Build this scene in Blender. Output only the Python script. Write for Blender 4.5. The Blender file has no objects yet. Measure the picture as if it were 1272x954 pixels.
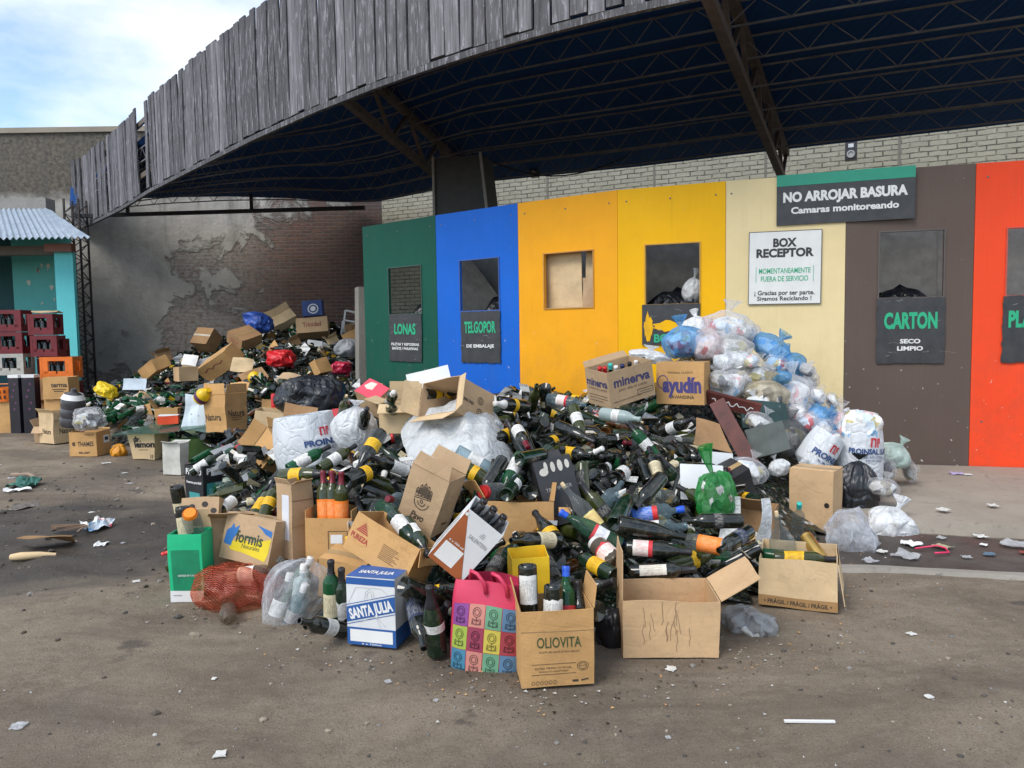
import bpy, bmesh, math, random
from mathutils import Vector, Matrix, Euler, Quaternion, noise
SC = bpy.context.scene
COL = SC.collection
R = math.radians
PI = math.pi
rnd = random.Random(7)

# ------------------------------------------------------------------ camera, sky, sun, exposure
CAM_H = 1.35
cam = bpy.data.objects.new('camera', bpy.data.cameras.new('camera'))
COL.objects.link(cam)
cam.data.sensor_width = 36.0
cam.data.lens = 36.0 * 950 / 1272
cam.data.clip_start = 0.05
cam.data.clip_end = 900
CAM_ROT = Matrix.Rotation(R(90 - 3.9), 3, 'X') @ Matrix.Rotation(R(-0.86), 3, 'Z')
cam.matrix_world = Matrix.Translation((0, 0, CAM_H)) @ CAM_ROT.to_4x4()
SC.camera = cam

SUN_EL, SUN_AZ = 48.0, 222.0          # azimuth from +Y, clockwise: behind the camera, to its left
w = bpy.data.worlds.new('World'); SC.world = w; w.use_nodes = True
nt = w.node_tree; N = nt.nodes; L = nt.links
N.clear()
wo = N.new('ShaderNodeOutputWorld'); bg = N.new('ShaderNodeBackground'); sky = N.new('ShaderNodeTexSky')
sky.sky_type = 'NISHITA'; sky.sun_disc = False
sky.sun_elevation = R(SUN_EL); sky.sun_rotation = R(SUN_AZ)
sky.air_density = 1.0; sky.dust_density = 0.6; sky.ozone_density = 1.5
bg.inputs[1].default_value = 0.148
tc = N.new('ShaderNodeTexCoord'); mp = N.new('ShaderNodeMapping')
mp.inputs['Location'].default_value = (0.9, 0.4, 0.2)
mp.inputs['Scale'].default_value = (1.0, 1.0, 2.2)
nz = N.new('ShaderNodeTexNoise'); nz.inputs['Scale'].default_value = 2.3; nz.inputs['Detail'].default_value = 7; nz.inputs['Roughness'].default_value = 0.55
cr = N.new('ShaderNodeValToRGB')
cr.color_ramp.elements[0].position = 0.40; cr.color_ramp.elements[0].color = (0, 0, 0, 1)
cr.color_ramp.elements[1].position = 0.62; cr.color_ramp.elements[1].color = (1, 1, 1, 1)
mx = N.new('ShaderNodeMix'); mx.data_type = 'RGBA'
mx.inputs['B'].default_value = (4.9, 5.1, 5.3, 1)
L.new(tc.outputs['Generated'], mp.inputs[0]); L.new(mp.outputs[0], nz.inputs['Vector']); L.new(nz.outputs[0], cr.inputs[0])
L.new(cr.outputs[0], mx.inputs['Factor']); L.new(sky.outputs[0], mx.inputs['A']); L.new(mx.outputs['Result'], bg.inputs[0]); L.new(bg.outputs[0], wo.inputs[0])

sl = bpy.data.lights.new('sun', 'SUN'); sl.energy = 1.4; sl.angle = R(28); sl.color = (1.0, 0.955, 0.88)
sun = bpy.data.objects.new('sun', sl); COL.objects.link(sun)
sd = Vector((math.sin(R(SUN_AZ)) * math.cos(R(SUN_EL)), math.cos(R(SUN_AZ)) * math.cos(R(SUN_EL)), math.sin(R(SUN_EL))))
sun.rotation_euler = sd.to_track_quat('Z', 'Y').to_euler()
sun.location = sd * 50
SC.view_settings.view_transform = 'Standard'; SC.view_settings.look = 'None'
SC.view_settings.exposure = 0.78; SC.view_settings.gamma = 1.0
cy = SC.cycles
cy.max_bounces = 10; cy.transparent_max_bounces = 24; cy.diffuse_bounces = 4; cy.glossy_bounces = 4; cy.transmission_bounces = 8
cy.use_denoising = True; cy.caustics_reflective = False; cy.caustics_refractive = False
cy.sample_clamp_indirect = 6.0

# ------------------------------------------------------------------ materials
MATS = {}
class NT:
    """Small wrapper: nodes by type, links by assignment."""
    def __init__(s, name):
        s.m = bpy.data.materials.new(name); s.m.use_nodes = True
        s.t = s.m.node_tree; s.t.nodes.clear()
        s.out = s.t.nodes.new('ShaderNodeOutputMaterial')
    def n(s, typ, **k):
        nd = s.t.nodes.new('ShaderNode' + typ)
        for a, v in k.items():
            if a in ('inp',):
                for i, x in v.items():
                    if hasattr(x, 'is_output') or isinstance(x, bpy.types.NodeSocket): s.t.links.new(x, nd.inputs[i])
                    else: nd.inputs[i].default_value = x
            else: setattr(nd, a, v)
        return nd
    def obj(s, scale=(1, 1, 1), loc=(0, 0, 0), space='Object'):
        c = s.n('TexCoord'); m = s.n('Mapping', inp={0: c.outputs[space], 1: loc, 3: scale}); return m.outputs[0]
    def noise(s, vec, scale, detail=4, rough=.55, dist=0.0):
        return s.n('TexNoise', inp={'Vector': vec, 'Scale': scale, 'Detail': detail, 'Roughness': rough, 'Distortion': dist}).outputs[0]
    def ramp(s, fac, *stops):
        r = s.n('ValToRGB', inp={0: fac}); e = r.color_ramp.elements
        while len(e) < len(stops): e.new(0.5)
        for k, (p, c) in zip(e, stops):
            k.position = p; k.color = c if isinstance(c, tuple) and len(c) == 4 else ((*c, 1) if isinstance(c, tuple) else (c, c, c, 1))
        return r.outputs[0]
    def mix(s, f, a, b, blend='MIX'):
        m = s.n('Mix', data_type='RGBA', blend_type=blend)
        for i, x in (('Factor', f), ('A', a), ('B', b)):
            k = m.inputs[0] if i == 'Factor' else m.inputs[6] if i == 'A' else m.inputs[7]
            if isinstance(x, bpy.types.NodeSocket): s.t.links.new(x, k)
            else: k.default_value = x if not (isinstance(x, tuple) and len(x) == 3) else (*x, 1)
        return m.outputs[2]
    def math(s, op, a, b=0.0, clamp=False):
        m = s.n('Math', operation=op, use_clamp=clamp)
        for i, x in ((0, a), (1, b)):
            if isinstance(x, bpy.types.NodeSocket): s.t.links.new(x, m.inputs[i])
            else: m.inputs[i].default_value = x
        return m.outputs[0]
    def bump(s, h, strength=.3, dist=.01):
        return s.n('Bump', inp={'Height': h, 'Strength': strength, 'Distance': dist}).outputs[0]
    def pbr(s, col, rough=.6, bump=None, **k):
        p = s.n('BsdfPrincipled')
        for key, v in dict({'Base Color': col, 'Roughness': rough}, **k).items():
            key = key.replace('_', ' ')
            if isinstance(v, bpy.types.NodeSocket): s.t.links.new(v, p.inputs[key])
            else: p.inputs[key].default_value = (*v, 1) if isinstance(v, tuple) and len(v) == 3 else v
        if bump is not None: s.t.links.new(bump, p.inputs['Normal'])
        return p.outputs[0]
    def done(s, sh):
        s.t.links.new(sh, s.out.inputs[0]); return s.m

def cached(f):
    def g(*a):
        k = (f.__name__,) + a
        if k not in MATS: MATS[k] = f(*a)
        return MATS[k]
    return g

@cached
def plain(name, col, rough=.55, var=.12, metal=0.0, bump=.15):
    t = NT(name); v = t.obj()
    n1 = t.noise(v, 9, 5); n2 = t.noise(v, 60, 3)
    c = t.mix(t.ramp(n1, (.3, 0.0), (.7, 1.0)), tuple(x * (1 - var) for x in col), tuple(min(1, x * (1 + var)) for x in col))
    return t.done(t.pbr(c, rough, t.bump(n2, bump, .004), Metallic=metal))

@cached
def kraft(tone=0, seed=0):
    base = [(.52, .32, .155), (.60, .40, .22), (.40, .235, .115), (.58, .335, .135), (.50, .345, .205), (.68, .50, .29)][tone]
    t = NT('kraft_cardboard'); v = t.obj(loc=(seed * 3.1, seed * 1.7, 0)); 
    n1 = t.noise(v, 4.5, 6, .6); n2 = t.noise(v, 38, 4); fib = t.noise(t.obj((1, 1, .08)), 260, 2)
    c = t.mix(t.ramp(n1, (.25, 0.0), (.75, 1.0)), tuple(x * .84 for x in base), tuple(x * 1.1 for x in base))
    c = t.mix(t.math('MULTIPLY', t.ramp(n2, (.56, 0.0), (.8, 1.0)), .35), c, tuple(x * .55 for x in base))
    c = t.mix(t.math('MULTIPLY', t.ramp(t.noise(v, 1.8, 6, .7, .6), (.56, 0.0), (.66, 1.0)), .42), c, tuple(x * .52 for x in base))
    w = t.n('TexWave', wave_type='BANDS', bands_direction='Z', inp={0: t.obj((1, 1, 1)), 'Scale': 60, 'Distortion': 1.0})
    cre = t.n('TexVoronoi', feature='DISTANCE_TO_EDGE', inp={'Vector': t.mix(.12, v, t.n('TexNoise', inp={'Vector': v, 'Scale': 5.0}).outputs[1]), 'Scale': 3.2})
    crease = t.ramp(cre.outputs[0], (.0, 0.0), (.03, 1.0))
    h = t.math('ADD', t.math('MULTIPLY', fib, .1), t.math('ADD', t.math('MULTIPLY', w.outputs[1], .04), t.math('ADD', t.math('MULTIPLY', crease, .10), t.math('MULTIPLY', n1, 1.1))))
    return t.done(t.pbr(c, .82, t.bump(h, .55, .014), **{'Specular_IOR_Level': .25}))

@cached
def glass(kind):
    """Bottle glass: one shell; tinted clear film with a sharp reflection, nearly opaque for the dark wines."""
    tint, dens, rough = {'black': ((.008, .011, .008), .96, .06), 'olive': ((.040, .050, .010), .80, .06), 'darkgreen': ((.008, .026, .012), .90, .06),
                  'green': ((.010, .11, .038), .5, .06), 'lightgreen': ((.14, .36, .23), .36, .06), 'clear': ((.80, .86, .86), .14, .06),
                  'blueclear': ((.55, .74, .82), .24, .07), 'brown': ((.10, .035, .008), .75, .06), 'frosted': ((.42, .52, .50), .62, .35),
                  'gold': ((.6, .38, .10), 1.0, .3), 'pet': ((.62, .50, .38), .3, .12)}[kind]
    t = NT('bottle_glass_' + kind); v = t.obj()
    lw = t.n('LayerWeight', inp={0: .35}).outputs[1]
    dust = t.ramp(t.noise(v, 26, 5, .65), (.50, 0.0), (.78, 1.0))
    bt = tuple(x * (.30 if dens < .4 else 1.0) for x in tint)
    body = t.pbr(t.mix(t.math('MULTIPLY', dust, .24), bt, (.26, .235, .19)), t.math('ADD', rough, t.math('MULTIPLY', dust, .22)), Metallic=.85 if kind == 'gold' else 0.0, **{'Specular_IOR_Level': .55, 'Coat_Weight': .25, 'Coat_Roughness': .04})
    if dens >= .95: return t.done(body)
    tr = t.n('BsdfTransparent', inp={0: (*[min(1, x ** .45) for x in tint], 1)}).outputs[0]
    f = t.math('ADD', dens, t.math('MULTIPLY', lw, .45), True)
    return t.done(t.n('MixShader', inp={0: f, 1: tr, 2: body}).outputs[0])

@cached
def label_mat(name, base, ink, band=(0, 0, 0), seed=0):
    """Printed paper label: a title block, fine rules of small print, a coloured band."""
    t = NT('paper_label_' + name); v = t.obj(loc=(0, 0, seed))
    z = t.n('SeparateXYZ', inp={0: t.obj(space='Generated')}).outputs
    rules = t.n('TexWave', wave_type='BANDS', bands_direction='Z', inp={0: t.obj(space='Generated'), 'Scale': 7.0}).outputs[1]
    words = t.ramp(t.noise(t.obj((55, 55, 8), (seed, 0, 0)), 5.0, 1), (.47, 0.0), (.5, 1.0))
    inkm = t.math('MULTIPLY', t.math('GREATER_THAN', rules, .62), words)
    mid = t.math('MULTIPLY', t.math('GREATER_THAN', z[2], .16), t.math('LESS_THAN', z[2], .86))
    c = t.mix(t.math('MULTIPLY', t.math('MULTIPLY', inkm, mid), .75), base, ink)
    if sum(band): c = t.mix(t.math('GREATER_THAN', z[2], .78), c, band)
    c = t.mix(t.ramp(t.noise(v, 30, 5, .7), (.56, 0.0), (.78, .5)), c, tuple(x * .6 for x in base))
    return t.done(t.pbr(c, .6))

@cached
def film(name, col, opac=.5, rough=.25, seed=0):
    """Thin plastic bag film: part see-through, part milky, with sharp wrinkled highlights."""
    t = NT('plastic_film_' + name); v = t.obj(loc=(seed, 0, 0))
    n1 = t.noise(v, 7, 6, .6, .8); n2 = t.noise(t.obj((1, 1, .28), (seed, 0, 0)), 24, 5, .6, 1.0)
    vo = t.n('TexVoronoi', feature='DISTANCE_TO_EDGE', inp={'Vector': t.mix(.25, v, t.n('TexNoise', inp={'Vector': v, 'Scale': 6.0}).outputs[1]), 'Scale': 9.0}).outputs[0]
    h = t.math('ADD', t.math('MULTIPLY', t.ramp(vo, (.0, 0.0), (.10, 1.0)), .35), n2)
    bp = t.bump(h, .55, .02)
    lw = t.n('LayerWeight', inp={0: .4}).outputs[1]
    dif = t.pbr(col, rough, bp, **{'Specular_IOR_Level': .65})
    tl = t.n('BsdfTranslucent', inp={0: (*col, 1)}).outputs[0]
    dif = t.n('MixShader', inp={0: .3, 1: dif, 2: tl}).outputs[0]
    if opac >= 1: return t.done(dif)
    tr = t.n('BsdfTransparent', inp={0: (*[.55 + .45 * x for x in col], 1)}).outputs[0]
    f = t.math('ADD', t.math('MULTIPLY', t.ramp(n1, (.3, 0.5), (.7, 1.5)), opac), t.math('MULTIPLY', lw, .22), True)
    return t.done(t.n('MixShader', inp={0: f, 1: tr, 2: dif}).outputs[0])

@cached
def black_plastic(seed=0):
    t = NT('black_bin_bag_plastic'); v = t.obj(loc=(seed, 0, 0))
    n = t.noise(t.obj((1, 1, .3), (seed, 0, 0)), 20, 5, .6, 1.2)
    vo = t.n('TexVoronoi', feature='DISTANCE_TO_EDGE', inp={'Vector': t.mix(.3, v, t.n('TexNoise', inp={'Vector': v, 'Scale': 5.0}).outputs[1]), 'Scale': 8.0}).outputs[0]
    h = t.math('ADD', t.ramp(vo, (.0, 0.0), (.2, 1.0)), n)
    return t.done(t.pbr((.012, .014, .018), .32, t.bump(h, .45, .02), **{'Specular_IOR_Level': .6}))

@cached
def contents_mat(seed=0, dull=0):
    """Mixed household packaging seen through a bag: patches of many colours."""
    t = NT('mixed_packaging'); v = t.obj(loc=(seed * 2.3, seed, 0))
    vo = t.n('TexVoronoi', inp={'Vector': t.mix(.1, v, t.n('TexNoise', inp={'Vector': v, 'Scale': 9.0}).outputs[1]), 'Scale': 17.0})
    k = t.n('SeparateXYZ', inp={0: vo.outputs['Color']}).outputs
    if dull: stops = ((0.0, (.5, .5, .47)), (.3, (.09, .09, .1)), (.5, (.62, .62, .6)), (.66, (.28, .25, .2)), (.8, (.4, .35, .12)), (.9, (.75, .75, .73)))
    else: stops = ((0.0, (.8, .8, .78)), (.26, (.60, .68, .76)), (.42, (.84, .84, .83)), (.54, (.55, .05, .07)), (.61, (.80, .80, .79)), (.70, (.30, .52, .76)), (.80, (.78, .76, .70)), (.90, (.76, .42, .42)), (.95, (.50, .44, .20)))
    r = t.n('ValToRGB', inp={0: k[0]}); e = r.color_ramp.elements; r.color_ramp.interpolation = 'CONSTANT'
    while len(e) < len(stops): e.new(.5)
    for x, (p, c) in zip(e, stops): x.position = p; x.color = (*c, 1)
    return t.done(t.pbr(r.outputs[0], .45, t.bump(vo.outputs[0], .6, .02)))

@cached
def brick_mat(kind):
    t = NT('brick_' + kind)
    v = t.obj()
    xyz = t.n('SeparateXYZ', inp={0: v}).outputs
    flat = t.n('CombineXYZ', inp={0: xyz[0], 1: xyz[2], 2: 0.0}).outputs[0]
    warp = t.mix(.03 if kind == 'painted' else .015, flat, t.n('TexNoise', inp={'Vector': v, 'Scale': 3.0, 'Detail': 3.0}).outputs[1])
    if kind == 'painted':
        bk = t.n('TexBrick', inp={'Vector': warp, 'Color1': (.33, .312, .24, 1), 'Color2': (.285, .27, .205, 1), 'Mortar': (.25, .237, .183, 1), 'Scale': 1.0, 'Mortar Size': .012, 'Mortar Smooth': .6, 'Brick Width': .27, 'Row Height': .085})
        n1 = t.noise(v, 2.0, 6, .65); n2 = t.noise(v, 14, 5, .6)
        c = t.mix(t.math('MULTIPLY', t.ramp(n1, (.42, 0.0), (.68, 1.0)), .30), bk.outputs[0], (.22, .207, .16))
        c = t.mix(t.ramp(n2, (.56, 0.0), (.72, .7)), c, (.38, .36, .285))
        crk = t.math('MULTIPLY', t.ramp(bk.outputs[1], (.35, 0.0), (.75, 1.0)), t.ramp(t.noise(v, 5.5, 5, .65), (.46, 0.0), (.56, 1.0)))
        c = t.mix(t.math('MULTIPLY', crk, .85), c, (.07, .065, .052))
        h = t.math('ADD', t.math('MULTIPLY', bk.outputs[1], -1.0), t.math('MULTIPLY', n2, .8))
        return t.done(t.pbr(c, .85, t.bump(h, .9, .02)))
    bk = t.n('TexBrick', inp={'Vector': warp, 'Color1': (.20, .085, .055, 1), 'Color2': (.12, .055, .042, 1), 'Mortar': (.20, .18, .155, 1), 'Scale': 1.0, 'Mortar Size': .011, 'Mortar Smooth': .35, 'Brick Width': .26, 'Row Height': .082})
    n1 = t.noise(v, 1.05, 12, .66, .5); n2 = t.noise(v, 11, 8, .7); n3 = t.noise(v, 1.6, 6, .7, .5)
    # crumbled grey render still clings to most of the wall, thickest at the left, thinnest at the right
    xr = t.math('ADD', t.n('MapRange', inp={0: xyz[0], 1: .55, 2: 1.15, 3: .26, 4: .02}).outputs[0], t.n('MapRange', inp={0: xyz[0], 1: 2.6, 2: 4.4, 3: 0.0, 4: -.22}).outputs[0])
    zr = t.n('MapRange', inp={0: xyz[2], 1: 3.2, 2: 4.2, 3: 0.0, 4: .22}).outputs[0]
    low = t.n('MapRange', inp={0: xyz[2], 1: 1.9, 2: .2, 3: 0.0, 4: -.22}).outputs[0]
    f = t.math('ADD', t.math('ADD', n1, xr), t.math('ADD', zr, low))
    plaster = t.ramp(f, (.53, 0.0), (.585, 1.0))
    mid = t.n('MapRange', inp={0: t.math('ADD', xyz[0], t.math('MULTIPLY', n1, 1.5)), 1: 3.0, 2: 4.8, 3: 1.0, 4: .10}).outputs[0]
    c = t.mix(t.math('MULTIPLY', t.ramp(n2, (.32, 0.0), (.55, .95)), mid), bk.outputs[0], (.36, .335, .295))
    pc = t.mix(t.ramp(n3, (.3, 0.0), (.72, 1.0)), (.50, .475, .425), (.31, .29, .255))
    c = t.mix(plaster, c, pc)
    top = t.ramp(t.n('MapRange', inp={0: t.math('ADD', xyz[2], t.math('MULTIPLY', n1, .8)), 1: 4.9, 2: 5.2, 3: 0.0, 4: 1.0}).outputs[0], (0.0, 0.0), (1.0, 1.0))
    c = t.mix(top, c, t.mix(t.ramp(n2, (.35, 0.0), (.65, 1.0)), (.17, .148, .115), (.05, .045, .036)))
    streak = t.ramp(t.noise(t.obj((1, 1, .12)), 3.2, 5, .6), (.52, 0.0), (.72, 1.0))
    c = t.mix(t.math('MULTIPLY', t.math('MULTIPLY', streak, t.ramp(t.math('MULTIPLY', xyz[2], .2), (.5, 0.0), (.9, 1.0))), .7), c, (.09, .085, .078))
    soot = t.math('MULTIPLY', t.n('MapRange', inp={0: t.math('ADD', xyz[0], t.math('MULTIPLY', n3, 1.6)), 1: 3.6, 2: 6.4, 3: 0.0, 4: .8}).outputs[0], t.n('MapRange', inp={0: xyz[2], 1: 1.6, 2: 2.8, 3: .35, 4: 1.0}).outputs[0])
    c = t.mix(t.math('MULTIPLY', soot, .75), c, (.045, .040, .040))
    h = t.math('ADD', t.math('MULTIPLY', plaster, 1.6), t.math('ADD', t.math('MULTIPLY', t.math('MULTIPLY', bk.outputs[1], -.8), t.math('SUBTRACT', 1.0, t.math('MAXIMUM', top, plaster))), t.math('MULTIPLY', n2, 1.0)))
    return t.done(t.pbr(c, .9, t.bump(h, .9, .025)))

@cached
def board_mat(k=0):
    t = NT('weathered_fascia_board'); v = t.obj((1, 1, 1), (k * 1.7, k * .6, k * 2.2))
    st = t.noise(t.obj((14, 14, .55), (k * 1.7, k, k * 2.2)), 3.0, 6, .62)
    n = t.noise(t.obj((9, 9, 1.4), (k, k * 3, k)), 2.4, 7, .7, .7)
    g = .046 + .022 * k
    c = t.mix(t.ramp(st, (.3, 0.0), (.7, 1.0)), (g * .70, g * .66, g * .70), (g * 2.1, g * 2.02, g * 2.16))
    c = t.mix(t.ramp(n, (.53, 0.0), (.64, .75)), c, (.34, .33, .36)); n2 = t.noise(t.obj((20, 20, 3), (k, 7, k)), 3.0, 5, .6, .4)
    c = t.mix(t.ramp(n2, (.66, 0.0), (.71, .9)), c, (.52, .51, .53))
    h = t.math('ADD', st, t.math('MULTIPLY', n, .5))
    return t.done(t.pbr(c, .75, t.bump(h, .5, .01)))

@cached
def panel_paint(name, col, seed):
    t = NT('panel_paint_' + name); v = t.obj(loc=(seed * 3.3, 0, seed))
    n1 = t.noise(v, 1.3, 5, .6); streak = t.noise(t.obj((1, 1, .05), (seed, 0, 0)), 26, 4, .6)
    z = t.n('SeparateXYZ', inp={0: t.obj()}).outputs[2]
    c = t.mix(t.ramp(n1, (.3, 0.0), (.7, 1.0)), tuple(x * .92 for x in col), tuple(min(1, x * 1.06) for x in col))
    c = t.mix(t.math('MULTIPLY', t.ramp(streak, (.5, 0.0), (.8, 1.0)), .10), c, tuple(min(1, x * 1.3 + .05) for x in col))
    grime = t.math('MULTIPLY', t.ramp(t.noise(v, 3.2, 7, .7), (.46, 0.0), (.75, 1.0)), t.n('MapRange', inp={0: z, 1: 1.5, 2: .0, 3: .05, 4: .42}).outputs[0])
    c = t.mix(grime, c, (.10, .085, .07))
    chips = t.math('MULTIPLY', t.ramp(t.noise(v, 17, 3, .5), (.69, 0.0), (.70, 1.0)), t.n('MapRange', inp={0: z, 1: 1.5, 2: .25, 3: .06, 4: .9}).outputs[0])
    drip = t.math('MULTIPLY', t.ramp(t.noise(t.obj((1, 1, .035), (seed * 2.1, 0, 0)), 17, 4, .6), (.60, 0.0), (.72, 1.0)), t.ramp(t.noise(v, .9, 4), (.45, 0.0), (.65, .5)))
    c = t.mix(t.math('MULTIPLY', drip, .55), c, tuple(x * .45 + .02 for x in col))
    scuff = t.ramp(t.noise(t.obj((.5, .5, 5), (seed, 3, 0)), 9, 6, .75, 1.5), (.70, 0.0), (.74, .55))
    c = t.mix(scuff, c, tuple(min(1, x * .5 + .22) for x in col))
    c = t.mix(chips, c, (.55, .52, .46))
    return t.done(t.pbr(c, .48, t.bump(t.math('ADD', streak, t.math('MULTIPLY', n1, 2)), .22, .012), **{'Specular_IOR_Level': .18}))

def dirt_mat():
    t = NT('packed_dirt'); v = t.obj(); n0 = t.noise(v, .45, 5, .55, .4); n1 = t.noise(v, 1.9, 7, .65, .5); n2 = t.noise(v, 14, 7, .68); n3 = t.noise(v, 120, 6, .78)
    c = t.mix(t.ramp(n1, (.32, 0.0), (.70, 1.0)), (.176, .133, .090), (.340, .268, .188))
    c = t.mix(t.ramp(n2, (.4, 0.0), (.72, .75)), c, (.35, .285, .21))
    c = t.mix(t.ramp(n3, (.52, 0.0), (.64, .75)), c, (.085, .070, .055))
    c = t.mix(t.ramp(n3, (.36, .6), (.46, 0.0)), c, (.36, .31, .25))
    c = t.mix(t.math('MULTIPLY', t.ramp(t.noise(t.obj((.6, 1.5, 1), (3, 1, 0)), 1.1, 7, .68, .6), (.44, 0.0), (.60, 1.0)), .55), c, (.112, .084, .058))
    wet = t.math('MULTIPLY', t.ramp(n0, (.50, 0.0), (.60, 1.0)), t.ramp(n1, (.34, .25), (.56, 1.0)))
    c = t.mix(t.math('MULTIPLY', wet, .55), c, (.050, .043, .036))
    px = t.n('SeparateXYZ', inp={0: v}).outputs
    ell = t.math('ADD', t.math('POWER', t.math('MULTIPLY', t.math('ADD', px[0], 3.6), .45), 2.0), t.math('POWER', t.math('MULTIPLY', t.math('SUBTRACT', px[1], 5.0), .85), 2.0))
    ndir = t.noise(t.obj((.55, 2.2, 1)), 1.4, 6, .6, .4)
    mud = t.ramp(t.math('ADD', t.math('MULTIPLY', ell, .35), t.math('MULTIPLY', ndir, 1.0)), (.66, 1.0), (.98, 0.0))
    c = t.mix(t.math('MULTIPLY', mud, .85), c, (.040, .032, .025)); wet = t.math('MAXIMUM', wet, mud)
    oil = t.ramp(t.noise(v, 2.6, 4, .5, .3), (.655, 0.0), (.70, .6))
    c = t.mix(oil, c, (.040, .035, .031))
    vo = t.n('TexVoronoi', inp={'Vector': v, 'Scale': 60.0}).outputs
    pale = t.math('MULTIPLY', t.math('LESS_THAN', vo[0], .20), t.ramp(t.noise(v, 30, 2), (.56, 0.0), (.60, 1.0)))
    c = t.mix(t.math('MULTIPLY', pale, .6), c, (.33, .31, .275))
    r = t.math('SUBTRACT', .92, t.math('MULTIPLY', wet, .38))
    h = t.math('ADD', t.math('MULTIPLY', n2, .8), t.math('ADD', t.math('MULTIPLY', n3, .6), t.math('MULTIPLY', pale, .15)))
    return t.done(t.pbr(c, r, t.bump(h, .8, .03)))

def concrete_mat(name, a, b, dark=(.06, .052, .045)):
    t = NT(name); v = t.obj(); n1 = t.noise(v, 1.4, 6, .62, .4); n2 = t.noise(v, 16, 6, .68); n3 = t.noise(v, 90, 3)
    c = t.mix(t.ramp(n1, (.3, 0.0), (.7, 1.0)), a, b)
    c = t.mix(t.ramp(n2, (.57, 0.0), (.75, .6)), c, dark)
    vo = t.n('TexVoronoi', feature='DISTANCE_TO_EDGE', inp={'Vector': t.mix(.3, v, t.n('TexNoise', inp={'Vector': v, 'Scale': 2.0, 'Detail': 5.0}).outputs[1]), 'Scale': .7}).outputs[0]
    c = t.mix(t.math('MULTIPLY', t.ramp(vo, (.0, .55), (.006, 0.0)), t.ramp(n1, (.5, 0.0), (.62, 1.0))), c, dark)
    return t.done(t.pbr(c, .85, t.bump(t.math('ADD', n2, t.math('MULTIPLY', n3, .4)), .5, .012)))

@cached
def rust_steel(dark=0):
    t = NT('rusty_dark_steel'); v = t.obj(); n = t.noise(v, 6, 6, .7)
    c = t.mix(t.ramp(n, (.45, 0.0), (.7, 1.0)), (.030, .030, .036), (.095, .060, .042)) if not dark else t.mix(n, (.016, .018, .026), (.04, .036, .036))
    return t.done(t.pbr(c, .7, t.bump(n, .3, .004), Metallic=.2))

# ------------------------------------------------------------------ geometry helpers
def tag(o, label=None, cat=None, group=None, kind=None):
    if label: o['label'] = label
    if cat: o['category'] = cat
    if group: o['group'] = group
    if kind: o['kind'] = kind
    return o

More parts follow.
